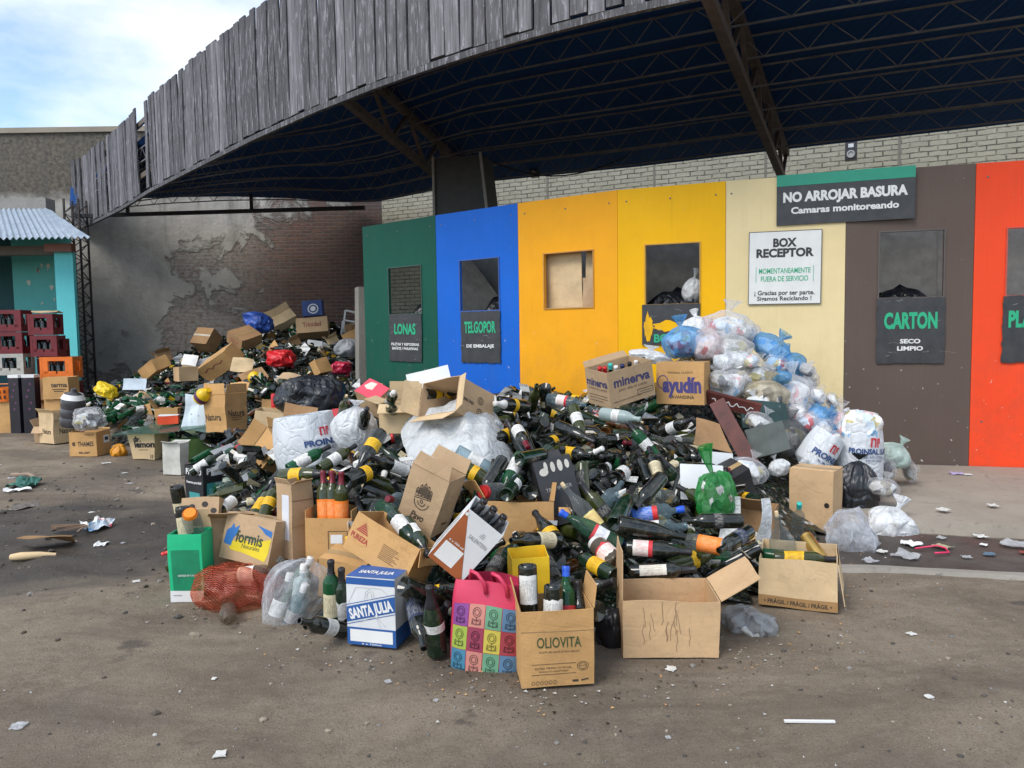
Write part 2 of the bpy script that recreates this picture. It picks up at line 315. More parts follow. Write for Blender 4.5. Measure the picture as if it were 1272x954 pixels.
class MB:
    """Collects shapes in one mesh."""
    def __init__(s): s.v = []; s.f = []; s.m = []; s.k = 0
    def add(s, vs, fs, k=None):
        b = len(s.v); s.v += [tuple(p) for p in vs]
        for f in fs: s.f.append(tuple(i + b for i in f)); s.m.append(s.k if k is None else k)
    def box(s, lo, hi, M=None, k=None):
        x0, y0, z0 = lo; x1, y1, z1 = hi
        vs = [Vector(p) for p in ((x0, y0, z0), (x1, y0, z0), (x1, y1, z0), (x0, y1, z0), (x0, y0, z1), (x1, y0, z1), (x1, y1, z1), (x0, y1, z1))]
        if M is not None: vs = [M @ p for p in vs]
        s.add(vs, [(0, 3, 2, 1), (4, 5, 6, 7), (0, 1, 5, 4), (1, 2, 6, 5), (2, 3, 7, 6), (3, 0, 4, 7)], k)
    def bar(s, a, b, w, h=None, k=None):
        a = Vector(a); b = Vector(b); d = b - a; ln = d.length
        M = Matrix.Translation(a) @ d.to_track_quat('Z', 'Y').to_matrix().to_4x4()
        h = h or w; s.box((-w / 2, -h / 2, 0), (w / 2, h / 2, ln), M, k)
    def tube(s, pts, r, n=8, k=None, closed=False):
        pts = [Vector(p) for p in pts]; rings = []
        for i, p in enumerate(pts):
            d = (pts[min(i + 1, len(pts) - 1)] - pts[max(i - 1, 0)]).normalized()
            q = d.to_track_quat('Z', 'Y')
            rr = r[i] if isinstance(r, (list, tuple)) else r
            rings.append([p + q @ Vector((rr * math.cos(2 * PI * j / n), rr * math.sin(2 * PI * j / n), 0)) for j in range(n)])
        vs = [v for ring in rings for v in ring]; fs = []
        for i in range(len(pts) - 1):
            for j in range(n):
                fs.append((i * n + j, i * n + (j + 1) % n, (i + 1) * n + (j + 1) % n, (i + 1) * n + j))
        fs.append(tuple(range(n - 1, -1, -1))); fs.append(tuple((len(pts) - 1) * n + j for j in range(n)))
        s.add(vs, fs, k)
    def lathe(s, prof, n=20, M=None, k=None, a0=0.0, a1=2 * PI):
        full = abs(a1 - a0 - 2 * PI) < 1e-6; m = n if full else n + 1
        vs = []; fs = []
        for r, z in prof:
            for j in range(m):
                a = a0 + (a1 - a0) * j / n
                p = Vector((r * math.cos(a), r * math.sin(a), z)); vs.append(M @ p if M is not None else p)
        for i in range(len(prof) - 1):
            for j in range(n):
                j2 = (j + 1) % m if full else j + 1
                fs.append((i * m + j, i * m + j2, (i + 1) * m + j2, (i + 1) * m + j))
        s.add(vs, fs, k)
    def grid(s, fn, nu, nv, k=None, wrap=False):
        vs = [fn(i / nu, j / nv) for j in range(nv + 1) for i in range(nu + (0 if wrap else 1))]
        m = nu if wrap else nu + 1; fs = []
        for j in range(nv):
            for i in range(nu):
                i2 = (i + 1) % m
                fs.append((j * m + i, j * m + i2, (j + 1) * m + i2, (j + 1) * m + i))
        s.add(vs, fs, k)
    def mesh(s, name, mats, smooth=None):
        me = bpy.data.meshes.new(name); me.from_pydata(s.v, [], s.f); 
        for m in (mats if isinstance(mats, (list, tuple)) else [mats]): me.materials.append(m)
        if any(s.m): me.polygons.foreach_set('material_index', s.m)
        if smooth is not None:
            me.polygons.foreach_set('use_smooth', [True] * len(s.f))
            if smooth < 180: me.set_sharp_from_angle(angle=R(smooth))
        me.update(); return me
    def build(s, name, mats, parent=None, loc=(0, 0, 0), rot=(0, 0, 0), smooth=None):
        return link(name, s.mesh(name, mats, smooth), parent, loc, rot)

def link(name, me, parent=None, loc=(0, 0, 0), rot=(0, 0, 0)):
    o = bpy.data.objects.new(name, me); COL.objects.link(o)
    o.location = loc; o.rotation_euler = rot; o.parent = parent
    return o
def empty(name, loc=(0, 0, 0), rot=(0, 0, 0)):
    return link(name, None, None, loc, rot)

TEXTS = {}
def text_polys(s, bold=0.0):
    """The outline of a word as flat 2-D polygons, cap height 1, from Blender's own letters."""
    key = (s, bold)
    if key not in TEXTS:
        cu = bpy.data.curves.new('letters', 'FONT'); cu.body = s; cu.size = 1.0; cu.offset = bold; cu.resolution_u = 3; cu.fill_mode = 'FRONT'
        o = bpy.data.objects.new('letters', cu); COL.objects.link(o)
        bpy.context.view_layer.update()
        me = bpy.data.meshes.new_from_object(o.evaluated_get(bpy.context.evaluated_depsgraph_get()))
        vs = [(v.co.x, v.co.y) for v in me.vertices]; fs = [tuple(p.vertices) for p in me.polygons]
        bpy.data.objects.remove(o); bpy.data.curves.remove(cu); bpy.data.meshes.remove(me)
        x0 = min(v[0] for v in vs); x1 = max(v[0] for v in vs)
        k = 1 / .73
        TEXTS[key] = ([((x - (x0 + x1) / 2) * k, y * k) for x, y in vs], fs, (x1 - x0) * k)
    return TEXTS[key]
def put_text(mb, place, s, cx, cy, width=None, height=None, bold=0.0, skew=0.0, rot=0.0, k=None):
    """Lay a word centred on (cx, cy) of a surface; place(x, y) maps the surface to space."""
    vs, fs, w = text_polys(s, bold)
    sx = (width / w) if width else height; sy = height if height else sx
    c, q = math.cos(rot), math.sin(rot); out = []
    for x, y in vs:
        x, y = (x + skew * y) * sx, (y - .5) * sy
        out.append(place(cx + x * c - y * q, cy + x * q + y * c))
    mb.add(out, fs, k)
def put_rect(mb, place, x0, y0, x1, y1, n=4, k=None):
    mb.grid(lambda a, b: place(x0 + (x1 - x0) * a, y0 + (y1 - y0) * b), n, n, k)
def put_poly(mb, place, pts, k=None):
    mb.add([place(*p) for p in pts], [tuple(range(len(pts)))], k)
def put_line(mb, place, pts, wd, k=None):
    """A drawn stroke along a polyline."""
    for (xa, ya), (xb, yb) in zip(pts, pts[1:]):
        dx, dy = xb - xa, yb - ya; ln = math.hypot(dx, dy) or 1; nx, ny = -dy / ln * wd / 2, dx / ln * wd / 2
        mb.add([place(xa + nx, ya + ny), place(xa - nx, ya - ny), place(xb - nx, yb - ny), place(xb + nx, yb + ny)], [(0, 1, 2, 3)], k)
def arc(cx, cy, rx, ry, a0, a1, n=12):
    return [(cx + rx * math.cos(R(a0 + (a1 - a0) * i / n)), cy + ry * math.sin(R(a0 + (a1 - a0) * i / n))) for i in range(n + 1)]
INK = plain('black_ink', (.025, .022, .022), .6, .1, 0.0, 0.0)
WHITE = plain('white_print', (.78, .78, .76), .5, .05, 0.0, .05)
# ================================================================== the setting
def gz(x, y):
    a = .020 * noise.noise((x * .7, y * .7, 1.3)) + .010 * noise.noise((x * 2.6, y * 2.6, 4.1)) + .004 * noise.noise((x * 9, y * 9, 7.7))
    w_ = math.exp(-((x + 3.4) / 2.2) ** 2 - ((y - 5.0) / 1.6) ** 2)
    return a - .006 + w_ * (.055 * noise.noise((x * 1.1 + y * .5, y * 3.2 - x * .6, 9.0)) + .030 * noise.noise((x * 3, y * 7, 3.0)) + .012 * noise.noise((x * 11, y * 14, 5.0)))
def axis(a, b, c, d, s):
    out = [a + (b - a) * (1 - (1 - i / 7) ** 2) for i in range(7)]
    n = int((c - b) / s); out += [b + (c - b) * i / n for i in range(n + 1)]
    out += [c + (d - c) * ((i + 1) / 7) ** 2 for i in range(7)]
    return out
xs = axis(-160, -9, 6, 160, .05); ys = axis(-120, .8, 11, 260, .05)
g = MB(); nx = len(xs)
g.v = [(x, y, gz(x, y) if -9.5 < x < 6.5 and .5 < y < 11.5 else -.006) for y in ys for x in xs]
g.f = [(j * nx + i, j * nx + i + 1, (j + 1) * nx + i + 1, (j + 1) * nx + i) for j in range(len(ys) - 1) for i in range(nx - 1)]; g.m = [0] * len(g.f)
tag(g.build('ground', dirt_mat(), smooth=180), kind='structure')

# pavement in front of the bays, its step, and the flush kerb line across the yard
PANEL = [(-1.917, 10.069), (-.876, 9.173), (.091, 8.407), (1.076, 7.709), (2.051, 7.336), (3.04, 6.988), (4.037, 6.71), (5.2, 6.386)]
edge = [(-2.9, 9.3), (-1.5, 7.9), (-.2, 6.9), (.9, 6.0), (1.7, 5.4), (2.42, 4.96), (3.25, 4.74), (4.6, 4.42), (7.5, 3.8)]
back = [(-1.9, 10.05), (-.85, 9.15), (.1, 8.39), (1.08, 7.69), (1.7, 7.45), (2.2, 7.27), (3.05, 6.97), (5.0, 6.43), (9.0, 5.3)]
sw = MB()
for i in range(len(edge) - 1):
    for j in range(10):
        q = []
        for (ii, jj) in ((i, j), (i + 1, j), (i + 1, j + 1), (i, j + 1)):
            a = Vector(edge[ii]); b = Vector(back[ii]); p = a + (b - a) * (jj / 10)
            q.append((p.x, p.y, .085 + .020 * jj / 10 + .006 * noise.noise((p.x * 1.3, p.y * 1.3, 0))))
        sw.add(q, [(0, 1, 2, 3)])
    a = edge[i]; b = edge[i + 1]; za = .085 + .006 * noise.noise((a[0] * 1.3, a[1] * 1.3, 0)); zb = .085 + .006 * noise.noise((b[0] * 1.3, b[1] * 1.3, 0))
    sw.add([(a[0], a[1] - .03, -.05), (b[0], b[1] - .03, -.05), (b[0], b[1], zb), (a[0], a[1], za)], [(0, 1, 2, 3)])
tag(sw.build('pavement', concrete_mat('pavement_concrete', (.27, .232, .185), (.38, .335, .275)), smooth=40), kind='structure')
gt = MB(); gp = []
kb = [(.9, 4.42), (1.25, 4.30), (2.0, 4.20), (2.77, 4.05), (4.2, 3.76), (7.0, 3.2)]
for (a, b) in zip(kb, kb[1:]):
    n = 6
    for i in range(n):
        p = Vector(a).lerp(Vector(b), i / n); q = Vector(a).lerp(Vector(b), (i + 1) / n)
        w0 = .055 + .02 * noise.noise((p.x * 3, 0, 2)); w1 = .055 + .02 * noise.noise((q.x * 3, 0, 2)); z0 = gz(*p) ; z1 = gz(*q)
        gt.add([(p.x, p.y - w0, z0 - .02), (q.x, q.y - w1, z1 - .02), (q.x, q.y - w1 * .6, z1 + .022), (p.x, p.y - w0 * .6, z0 + .022), (q.x, q.y + w1 * .6, z1 + .020), (p.x, p.y + w0 * .6, z0 + .020), (q.x, q.y + w1, z1 - .03), (p.x, p.y + w0, z0 - .03)],
               [(0, 1, 2, 3), (3, 2, 4, 5), (5, 4, 6, 7)])
tag(gt.build('kerb', concrete_mat('kerb_concrete', (.24, .215, .18), (.33, .30, .26)), smooth=30), kind='structure')
# wet silt lying in the gutter between kerb and pavement
si = MB()
def silt(a, b):
    k = a * 5; i = min(int(k), 4); p = Vector(kb[i]).lerp(Vector(kb[i + 1]), k - i) + Vector((0, .03)); 
    e = [(.8, 5.6), (1.6, 5.1), (2.3, 4.93), (3.1, 4.71), (4.5, 4.38), (7.4, 3.76)]; q = Vector(e[i]).lerp(Vector(e[i + 1]), k - i)
    c = p.lerp(q, b); return (c.x, c.y, gz(c.x, c.y) + .005 + .006 * noise.noise((c.x * 4, c.y * 4, 0)))
si.grid(silt, 60, 10)
def silt_mat():
    t = NT('wet_silt'); v = t.obj(); n1 = t.noise(v, 2.2, 6, .6, .5); n2 = t.noise(v, 20, 6, .65)
    c = t.mix(t.ramp(n1, (.35, 0.0), (.65, 1.0)), (.040, .032, .027), (.098, .082, .068))
    c = t.mix(t.ramp(n2, (.6, 0.0), (.8, .6)), c, (.16, .14, .12))
    c = t.mix(t.ramp(t.noise(v, 1.0, 3), (.56, 0.0), (.66, .5)), c, (.12, .045, .035))
    return t.done(t.pbr(c, t.ramp(n1, (.35, .42), (.6, .85)), t.bump(n2, .6, .02)))
tag(si.build('gutter', silt_mat(), smooth=180), kind='structure')

# ------------------------------------------------------------------ painted bays with hatches
def uvplace(i, off=0.0):
    """Map (u along the panel, z up) on the front of bay panel i."""
    a = Vector(PANEL[i]); b = Vector(PANEL[i + 1]); t = (b - a).normalized(); n = Vector((t.y, -t.x))
    return lambda u, z: (a.x + t.x * u + n.x * off, a.y + t.y * u + n.y * off, z)
def angle_of(i):
    a = Vector(PANEL[i]); b = Vector(PANEL[i + 1]); return math.atan2(b.y - a.y, b.x - a.x)
BAYS = [('green', (.007, .085, .055), (.50, 1.595, 1.10, 2.17), 'dark green recycling bay panel with a hatch, at the far left end of the row'),
        ('blue', (.010, .125, .56), (.375, 1.6, .955, 2.175), 'bright blue recycling bay panel with a hatch above its torn black sign'),
        ('orange', (.88, .385, .012), (.334, 1.595, .925, 2.167), 'orange recycling bay panel whose hatch is closed off by cardboard'),
        ('yellow', (.90, .47, .003), (.279, 1.6, .80, 2.179), 'bright yellow recycling bay panel with a bag stuck in its hatch'),
        ('cream', (.80, .645, .35), None, 'cream recycling bay panel without a hatch, behind the heap of tied bags'),
        ('brown', (.118, .085, .070), (.281, 1.606, .797, 2.186), 'dark brown recycling bay panel with a hatch above the CARTON sign'),
        ('red', (.86, .075, .022), (.253, 1.6, .77, 2.17), 'orange red recycling bay panel at the right edge of the picture')]
TH = .03
for i, (nm, col, h, lab) in enumerate(BAYS):
    a = Vector(PANEL[i]); ln = (Vector(PANEL[i + 1]) - a).length - .004; top = 2.74; b0 = .085 if i >= 4 else .06
    mb = MB()
    if h:
        u0, z0, u1, z1 = h
        for lo, hi in (((0, 0, b0), (u0, TH, top)), ((u1, 0, b0), (ln, TH, top)), ((u0, 0, b0), (u1, TH, z0)), ((u0, 0, z1), (u1, TH, top))): mb.box(lo, hi)
    else: mb.box((0, 0, b0), (ln, TH, top))
    o = mb.build('recycling_bay', panel_paint(nm, col, i), None, (a.x, a.y, 0), (0, 0, angle_of(i)))
    tag(o, lab, 'partition', 'painted recycling bay panels')
    fm = plain('bare_edge_' + nm, tuple(x * .55 + .04 for x in col), .6)
    if h:
        f = MB(); e = .010
        for lo, hi in (((u0 - .012, -e, z0 - .012), (u1 + .012, -.0005, z0)), ((u0 - .012, -e, z1), (u1 + .012, -.0005, z1 + .012)), ((u0 - .012, -e, z0), (u0, -.0005, z1)), ((u1, -e, z0), (u1 + .012, -.0005, z1))): f.box(lo, hi)
        f.build('hatch_frame', fm, o)
        st = MB(); st.box((u0, TH + .002, z0 - .25), (u1, TH + .03, z0 - .002)); st.build('hatch_ledge', plain('dark_wood_edge', (.05, .042, .036)), o)
    for u in ((.09, ln / 2, ln - .09) if i != 4 else (.05, ln - .06)):
        for z in (.5, top - .12):
            bt = MB(); bt.lathe([(.0, -.004), (.009, -.004), (.009, 0)], 8, Matrix.Translation((u, 0, z)) @ Matrix.Rotation(R(90), 4, 'X') @ Matrix.Scale(-1, 4, (0, 0, 1)))
            bt.build('screw', plain('grey_screw', (.14, .13, .12), .45), o)
    # timber stud at the joint, behind the skin
    sd_ = MB(); sd_.box((-.03, TH + .001, 0), (.03, TH + .07, top - .03)); sd_.build('stud', plain('stud_wood', (.16, .11, .07)), o)

def sign(i, u0, z0, u1, z1, name, label, mat, writes, group=None, tilt=0.0, torn=0):
    """A flat sign board screwed to bay i; writes = [(text, v, width share, height share, material, bold, x-squash)]"""
    a = Vector(PANEL[i]); w_, h_ = u1 - u0, z1 - z0
    pl = uvplace(i, .012); p = pl((u0 + u1) / 2, (z0 + z1) / 2)
    mb = MB(); rr = random.Random(i * 7 + 3)
    if torn:
        # ragged outline
        out = []
        def walk(x0, y0, x1, y1, n, amp):
            for k in range(n):
                s = k / n; out.append((x0 + (x1 - x0) * s + rr.uniform(-amp, amp), y0 + (y1 - y0) * s + rr.uniform(-amp, amp)))
        am = .006 if torn == 1 else .016
        walk(-w_ / 2, -h_ / 2, w_ / 2, -h_ / 2, 18, am); walk(w_ / 2, -h_ / 2, w_ / 2, h_ / 2, 18, am); walk(w_ / 2, h_ / 2, -w_ / 2, h_ / 2, 18, am); walk(-w_ / 2, h_ / 2, -w_ / 2, -h_ / 2, 18, am)
        n = len(out); mb.add([(x, -.004, z) for x, z in out] + [(x, 0, z) for x, z in out], [tuple(range(n)), tuple(range(2 * n - 1, n - 1, -1))] + [(k, k + n, (k + 1) % n + n, (k + 1) % n) for k in range(n)])
    else: mb.box((-w_ / 2, -.006, -h_ / 2), (w_ / 2, 0, h_ / 2))
    o = mb.build(name, mat, None, p, (0, tilt, angle_of(i)))
    tag(o, label, 'sign', group)
    place = lambda x, y: (x, -.0085, y)
    if group:
        t = MB()
        for _ in range(9):
            x, y = rr.uniform(-.46, .46) * w_, rr.uniform(-.46, .46) * h_; pts = [(x, y)]
            for _k in range(4): pts.append((pts[-1][0] + rr.uniform(-.03, .05), pts[-1][1] + rr.uniform(-.012, .012)))
            put_line(t, lambda a_, b_: (a_, -.0068, b_), pts, rr.uniform(.001, .004))
        t.build('scratches', plain('scratched_grey', (.22, .22, .22), .6), o)
    for (s, v, ws, hs, m, bold, *sk) in writes:
        t = MB(); put_text(t, place, s, (sk[0] if sk else 0) * w_, (v - .5) * h_, ws * w_, hs * h_, bold); t.build('lettering', m, o)
    return o, w_, h_, place
def black_board():
    t = NT('scuffed_black_sign'); v = t.obj(); n = t.noise(v, 8, 6, .7); s = t.noise(t.obj((1, 1, 6)), 14, 5, .7, 1.0)
    c = t.mix(t.ramp(n, (.3, 0.0), (.75, 1.0)), (.022, .023, .026), (.055, .055, .058))
    c = t.mix(t.ramp(s, (.70, 0.0), (.76, .7)), c, (.30, .30, .30))
    return t.done(t.pbr(c, .42))
BLK = black_board()
GRN = plain('sign_green', (.02, .40, .20), .5, .08); GRN2 = plain('sign_strip_green', (.015, .27, .17), .45, .06)
SW = plain('sign_white', (.72, .72, .70), .5, .06)
g1 = 'black signs under the bay hatches'
sign(0, .50, 1.0, 1.10, 1.585, 'bay_sign', 'black sign reading LONAS on the green panel', BLK, [('LONAS', .70, .66, .22, GRN, .035), ('PILETAS Y REPOSERAS', .37, .86, .055, SW, .03), ('BAÑOS / PARAFINAS', .28, .8, .055, SW, .03)], g1, .02, 1)
sign(1, .381, 1.003, .972, 1.588, 'bay_sign', 'black sign reading TELGOPOR on the blue panel', BLK, [('TELGOPOR', .70, .80, .22, GRN, .035), ('DE EMBALAJE', .33, .70, .062, SW, .04)], g1, 0.0, 1)
o, w_, h_, place = sign(3, .245, 1.2, .808, 1.598, 'bay_sign', 'torn black sign reading BO on the yellow panel, half peeled away', BLK, [], g1, 0, 0)
t = MB(); put_text(t, place, 'BO', -.16 * w_, -.33 * h_, .26 * w_, .20 * h_, .035); t.build('lettering', GRN, o)
yp = MB()
for seed, cx, cz, sx, sz in ((1, .02, -.02, .21, .055), (2, -.22, -.02, .045, .12), (3, .2, -.11, .13, .075)):
    rr = random.Random(seed); n = 26
    out = [(cx + sx * (1 + rr.uniform(-.2, .18)) * math.cos(2 * PI * k / n), cz + sz * (1 + rr.uniform(-.35, .3)) * math.sin(2 * PI * k / n)) for k in range(n)]
    yp.add([(x, -.0075 - seed * .0004, z) for x, z in out], [tuple(range(n))])
yp.build('peeled_patch', panel_paint('yellow', (.90, .47, .003), 3), o)
sign(5, .263, 1.017, .816, 1.6, 'bay_sign', 'black sign reading CARTON on the brown panel', BLK, [('CARTON', .66, .78, .24, GRN, .045), ('SECO', .34, .30, .065, SW, .04), ('LIMPIO', .23, .38, .065, SW, .04)], g1, 0, 1)
sign(6, .225, 1.02, .80, 1.595, 'bay_sign', 'black sign with a green letter P on the red panel, cut by the picture edge', BLK, [('PLASTICO', .66, .84, .24, GRN, .045), ('LIMPIO', .30, .36, .065, SW, .04)], g1, 0, 1)
o, w_, h_, place = sign(4, .453, 2.293, 1.6, 2.748, 'warning_sign', 'wide black sign with green top strip reading NO ARROJAR BASURA', BLK, [('NO ARROJAR BASURA', .56, .90, .19, SW, .05), ('Camaras monitoreando', .29, .78, .13, SW, .035)], None, 0)
st = MB(); st.box((-w_ / 2, -.0095, h_ / 2 - .10), (w_ / 2, -.0062, h_ / 2 + .002)); st.build('top_strip', GRN2, o)
wb = plain('white_sign_board', (.74, .74, .71), .45, .05)
dk = plain('sign_black_print', (.03, .03, .032), .5)
o, w_, h_, place = sign(4, .214, 1.575, .84, 2.239, 'notice_sign', 'white notice reading BOX RECEPTOR on the cream panel', wb, [('BOX', .85, .33, .115, dk, .045), ('RECEPTOR', .71, .80, .115, dk, .045), ('MOMENTANEAMENTE', .46, .72, .075, GRN, .01), ('FUERA DE SERVICIO', .35, .66, .075, GRN, .01), ('¡ Gracias por ser parte.', .155, .84, .065, dk, .02), ('Sigamos Reciclando !', .075, .76, .06, dk, .02)], None, .008)
t = MB(); put_line(t, place, [(-.40 * w_, -.20 * h_), (-.40 * w_, .02 * h_)], .004); put_line(t, place, [(.40 * w_, -.20 * h_), (.40 * w_, .02 * h_)], .004); t.build('rule', GRN, o)
t = MB()
for x in (-.46, .46):
    for y in (-.46, .46): t.lathe([(0, -.003), (.007, -.003), (.007, 0)], 8, Matrix.Translation((x * w_, -.006, y * h_)) @ Matrix.Rotation(R(-90), 4, 'X') @ Matrix.Scale(-1, 4, (0, 0, 1)))
t.build('screw', plain('grey_screw', (.14, .13, .12), .45), o)
fr = MB()
for lo, hi in (((-w_ / 2 - .006, -.008, -h_ / 2 - .006), (w_ / 2 + .006, -.0005, -h_ / 2)), ((-w_ / 2 - .006, -.008, h_ / 2), (w_ / 2 + .006, -.0005, h_ / 2 + .006)), ((-w_ / 2 - .006, -.008, -h_ / 2), (-w_ / 2, -.0005, h_ / 2)), ((w_ / 2, -.008, -h_ / 2), (w_ / 2 + .006, -.0005, h_ / 2))): fr.box(lo, hi)
fr.build('sign_edge', plain('sign_edge_grey', (.1, .1, .1)), o)

# inside the bays: dividing sheets seen through the hatches, cardboard behind the orange one
GREY = plain('grey_sheet', (.30, .30, .28), .7, .2)
DIV = ['grey divider sheet inside the bay behind the green panel', 'grey divider sheet inside the bay behind the blue panel', 'divider sheet behind the orange panel', 'divider sheet inside the bay behind the yellow panel', 'divider sheet behind the cream panel', 'divider sheet inside the bay behind the brown panel', 'divider sheet inside the bay behind the red panel']
for i in range(7):
    a = Vector(PANEL[i]); ang = angle_of(i)
    if i in (2, 4): continue
    ln = (Vector(PANEL[i + 1]) - a).length
    mb = MB(); dd = 1.5 if i < 2 else 1.2
    mb.box((-.15, dd, 0), (ln + .1, dd + .03, 2.62)); 
    if i < 2: mb.add([(.05, dd - .5, 2.6), (ln * .55, dd - .55, 2.6), (ln * .98, dd - .02, 1.5), (.3, dd - .02, 1.5), (.05, dd - .48, 2.6), (ln * .55, dd - .53, 2.6), (ln * .98, dd, 1.5), (.3, dd, 1.5)], [(0, 1, 2, 3), (4, 7, 6, 5), (0, 4, 5, 1), (1, 5, 6, 2), (2, 6, 7, 3), (3, 7, 4, 0)])
    tag(mb.build('divider_sheet', GREY, None, (a.x, a.y, 0), (0, 0, ang)), DIV[i], 'partition', 'sheets inside the bays')
a = Vector(PANEL[2])
for k, (u0, u1, z0, z1, dy, ton, lab) in enumerate(((.30, .79, 1.2, 2.3, .10, 5, 'pale flattened cardboard sheet filling the hatch of the orange panel'), (.76, 1.0, 1.3, 1.90, .07, 4, 'small folded cardboard piece at the right of the orange hatch'), (.70, 1.0, 1.2, 2.3, .14, 5, 'second pale cardboard sheet behind the folded piece in the orange hatch'))):
    mb = MB(); mb.grid(lambda x, y: (u0 + (u1 - u0) * x, dy + .02 * noise.noise((x * 3, y * 3, k)), z0 + (z1 - z0) * y), 10, 10)
    mb.grid(lambda x, y: (u0 + (u1 - u0) * x, dy + .006 + .02 * noise.noise((x * 3, y * 3, k)), z0 + (z1 - z0) * y), 10, 10)
    tag(mb.build('cardboard_sheet', kraft(ton, k + 30), None, (a.x, a.y, 0), (0, .03 * (k - 1), angle_of(2))), lab, 'cardboard', 'cardboard inside the orange bay')

# ------------------------------------------------------------------ walls behind
def wall(name, a, b, h, mat, label, cap=None, th=.3, z0=-.05):
    a = Vector(a); b = Vector(b); ln = (b - a).length; mb = MB()
    mb.box((-ln / 2, 0, z0), (ln / 2, th, h))
    o = mb.build(name, mat, None, ((a.x + b.x) / 2, (a.y + b.y) / 2, 0), (0, 0, math.atan2(b.y - a.y, b.x - a.x)))
    tag(o, label, 'wall'); return o, ln
bw, ln = wall('brick_wall', (-3.1, 18.3), (10.6, 11.35), 6.4, brick_mat('painted'), 'long pale painted brick wall under the canopy, behind the coloured panels')
p_ = MB(); k = 0
for x in (-5.6, -3.3, -1.0, 1.1, 3.3, 5.5): p_.box((x - .02, -.012, 0), (x + .02, -.0005, 4.6))
p_.build('conduit', plain('wall_conduit', (.15, .14, .115), .7), bw)
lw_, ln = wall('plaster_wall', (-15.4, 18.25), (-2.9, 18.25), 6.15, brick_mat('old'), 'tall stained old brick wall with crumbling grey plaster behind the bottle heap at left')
mb = MB(); mb.box((-ln / 2, -.06, 6.15), (ln / 2, .34, 6.27)); mb.build('coping', concrete_mat('coping_render', (.24, .21, .16), (.32, .28, .22)), lw_)
o = MB(); o.box((-.13, -.13, 0), (.13, .13, 2.0)); o = o.build('stone_post', concrete_mat('post_concrete', (.22, .205, .175), (.30, .28, .24)), None, (-2.06, 10.75, 0), (0, .02, .4)); tag(o, 'short square grey concrete post beside the green panel', 'post')

# ------------------------------------------------------------------ canopy: curved board fascia, roof sheet, trusses, lattice column
FAS = [(-10.3, 18.25), (-9.64, 17.63), (-7.8, 15.5), (-6.24, 13.52), (-4.73, 11.75), (-3.3, 10.1), (-2.21, 8.92), (-1.41, 8.13), (-.75, 7.54), (-.21, 7.1), (.21, 6.79), (.73, 6.45), (1.25, 6.16), (2.2, 5.72), (3.4, 5.28), (5.0, 4.8)]
cum = [0.0]
for p, q in zip(FAS, FAS[1:]): cum.append(cum[-1] + (Vector(q) - Vector(p)).length)
def fpos(s):
    s = max(0, min(s, cum[-1] - 1e-4)); i = max(k for k in range(len(cum) - 1) if cum[k] <= s)
    f = (s - cum[i]) / (cum[i + 1] - cum[i]); p = Vector(FAS[i]); q = Vector(FAS[i + 1])
    m = lambda k: ((Vector(FAS[min(k + 1, len(FAS) - 1)]) - Vector(FAS[max(k - 1, 0)])).normalized())
    return p.lerp(q, f), m(i).lerp(m(i + 1), f).normalized()
can = empty('canopy', (0, 0, 0)); tag(can, 'big dark shed canopy with a curved fascia of weathered grey boards', 'canopy')
rf = MB(); NB = [(-10.2, 18.0), (-9.7, 17.75), (-8.9, 17.3), (-7.6, 17.1), (-6.2, 17.1), (-5.0, 17.4), (-3.7, 18.0), (-3.0, 17.8), (-2.2, 16.9), (-.85, 15.45), (.75, 14.6), (2.3, 13.85), (3.7, 13.1), (5.3, 12.3), (7.3, 11.3), (9.9, 10.0)]  # roof's rear edge stops short of the wall; gap added to light the interior
NZ = [4.42, 4.42, 4.42, 4.42, 4.42, 4.42, 4.40, 4.38, 4.34, 4.30, 4.27, 4.25, 4.25, 4.25, 4.25, 4.25]
def roofpt(i, t, z):
    i = min(i, len(NB) - 1)
    a = Vector(FAS[i]); b = Vector(NB[i]); p = a.lerp(b, t); return (p.x, p.y, z + (NZ[i] - 4.86) * t)
for i in range(len(FAS) - 1):
    for j in range(8):
        q = [roofpt(i, j / 8, 4.86), roofpt(i + 1, j / 8, 4.86), roofpt(i + 1, (j + 1) / 8, 4.86), roofpt(i, (j + 1) / 8, 4.86)]
        rf.add(q + [(x, y, z + .03) for x, y, z in q], [(0, 3, 2, 1), (4, 5, 6, 7)])
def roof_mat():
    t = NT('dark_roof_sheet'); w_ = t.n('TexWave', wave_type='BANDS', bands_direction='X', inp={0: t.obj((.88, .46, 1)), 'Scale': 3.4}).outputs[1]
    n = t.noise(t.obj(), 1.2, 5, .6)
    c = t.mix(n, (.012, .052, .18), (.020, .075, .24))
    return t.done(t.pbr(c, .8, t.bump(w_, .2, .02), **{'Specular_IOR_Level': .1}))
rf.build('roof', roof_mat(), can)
s = 0.12; bi = 0; rb = random.Random(5)
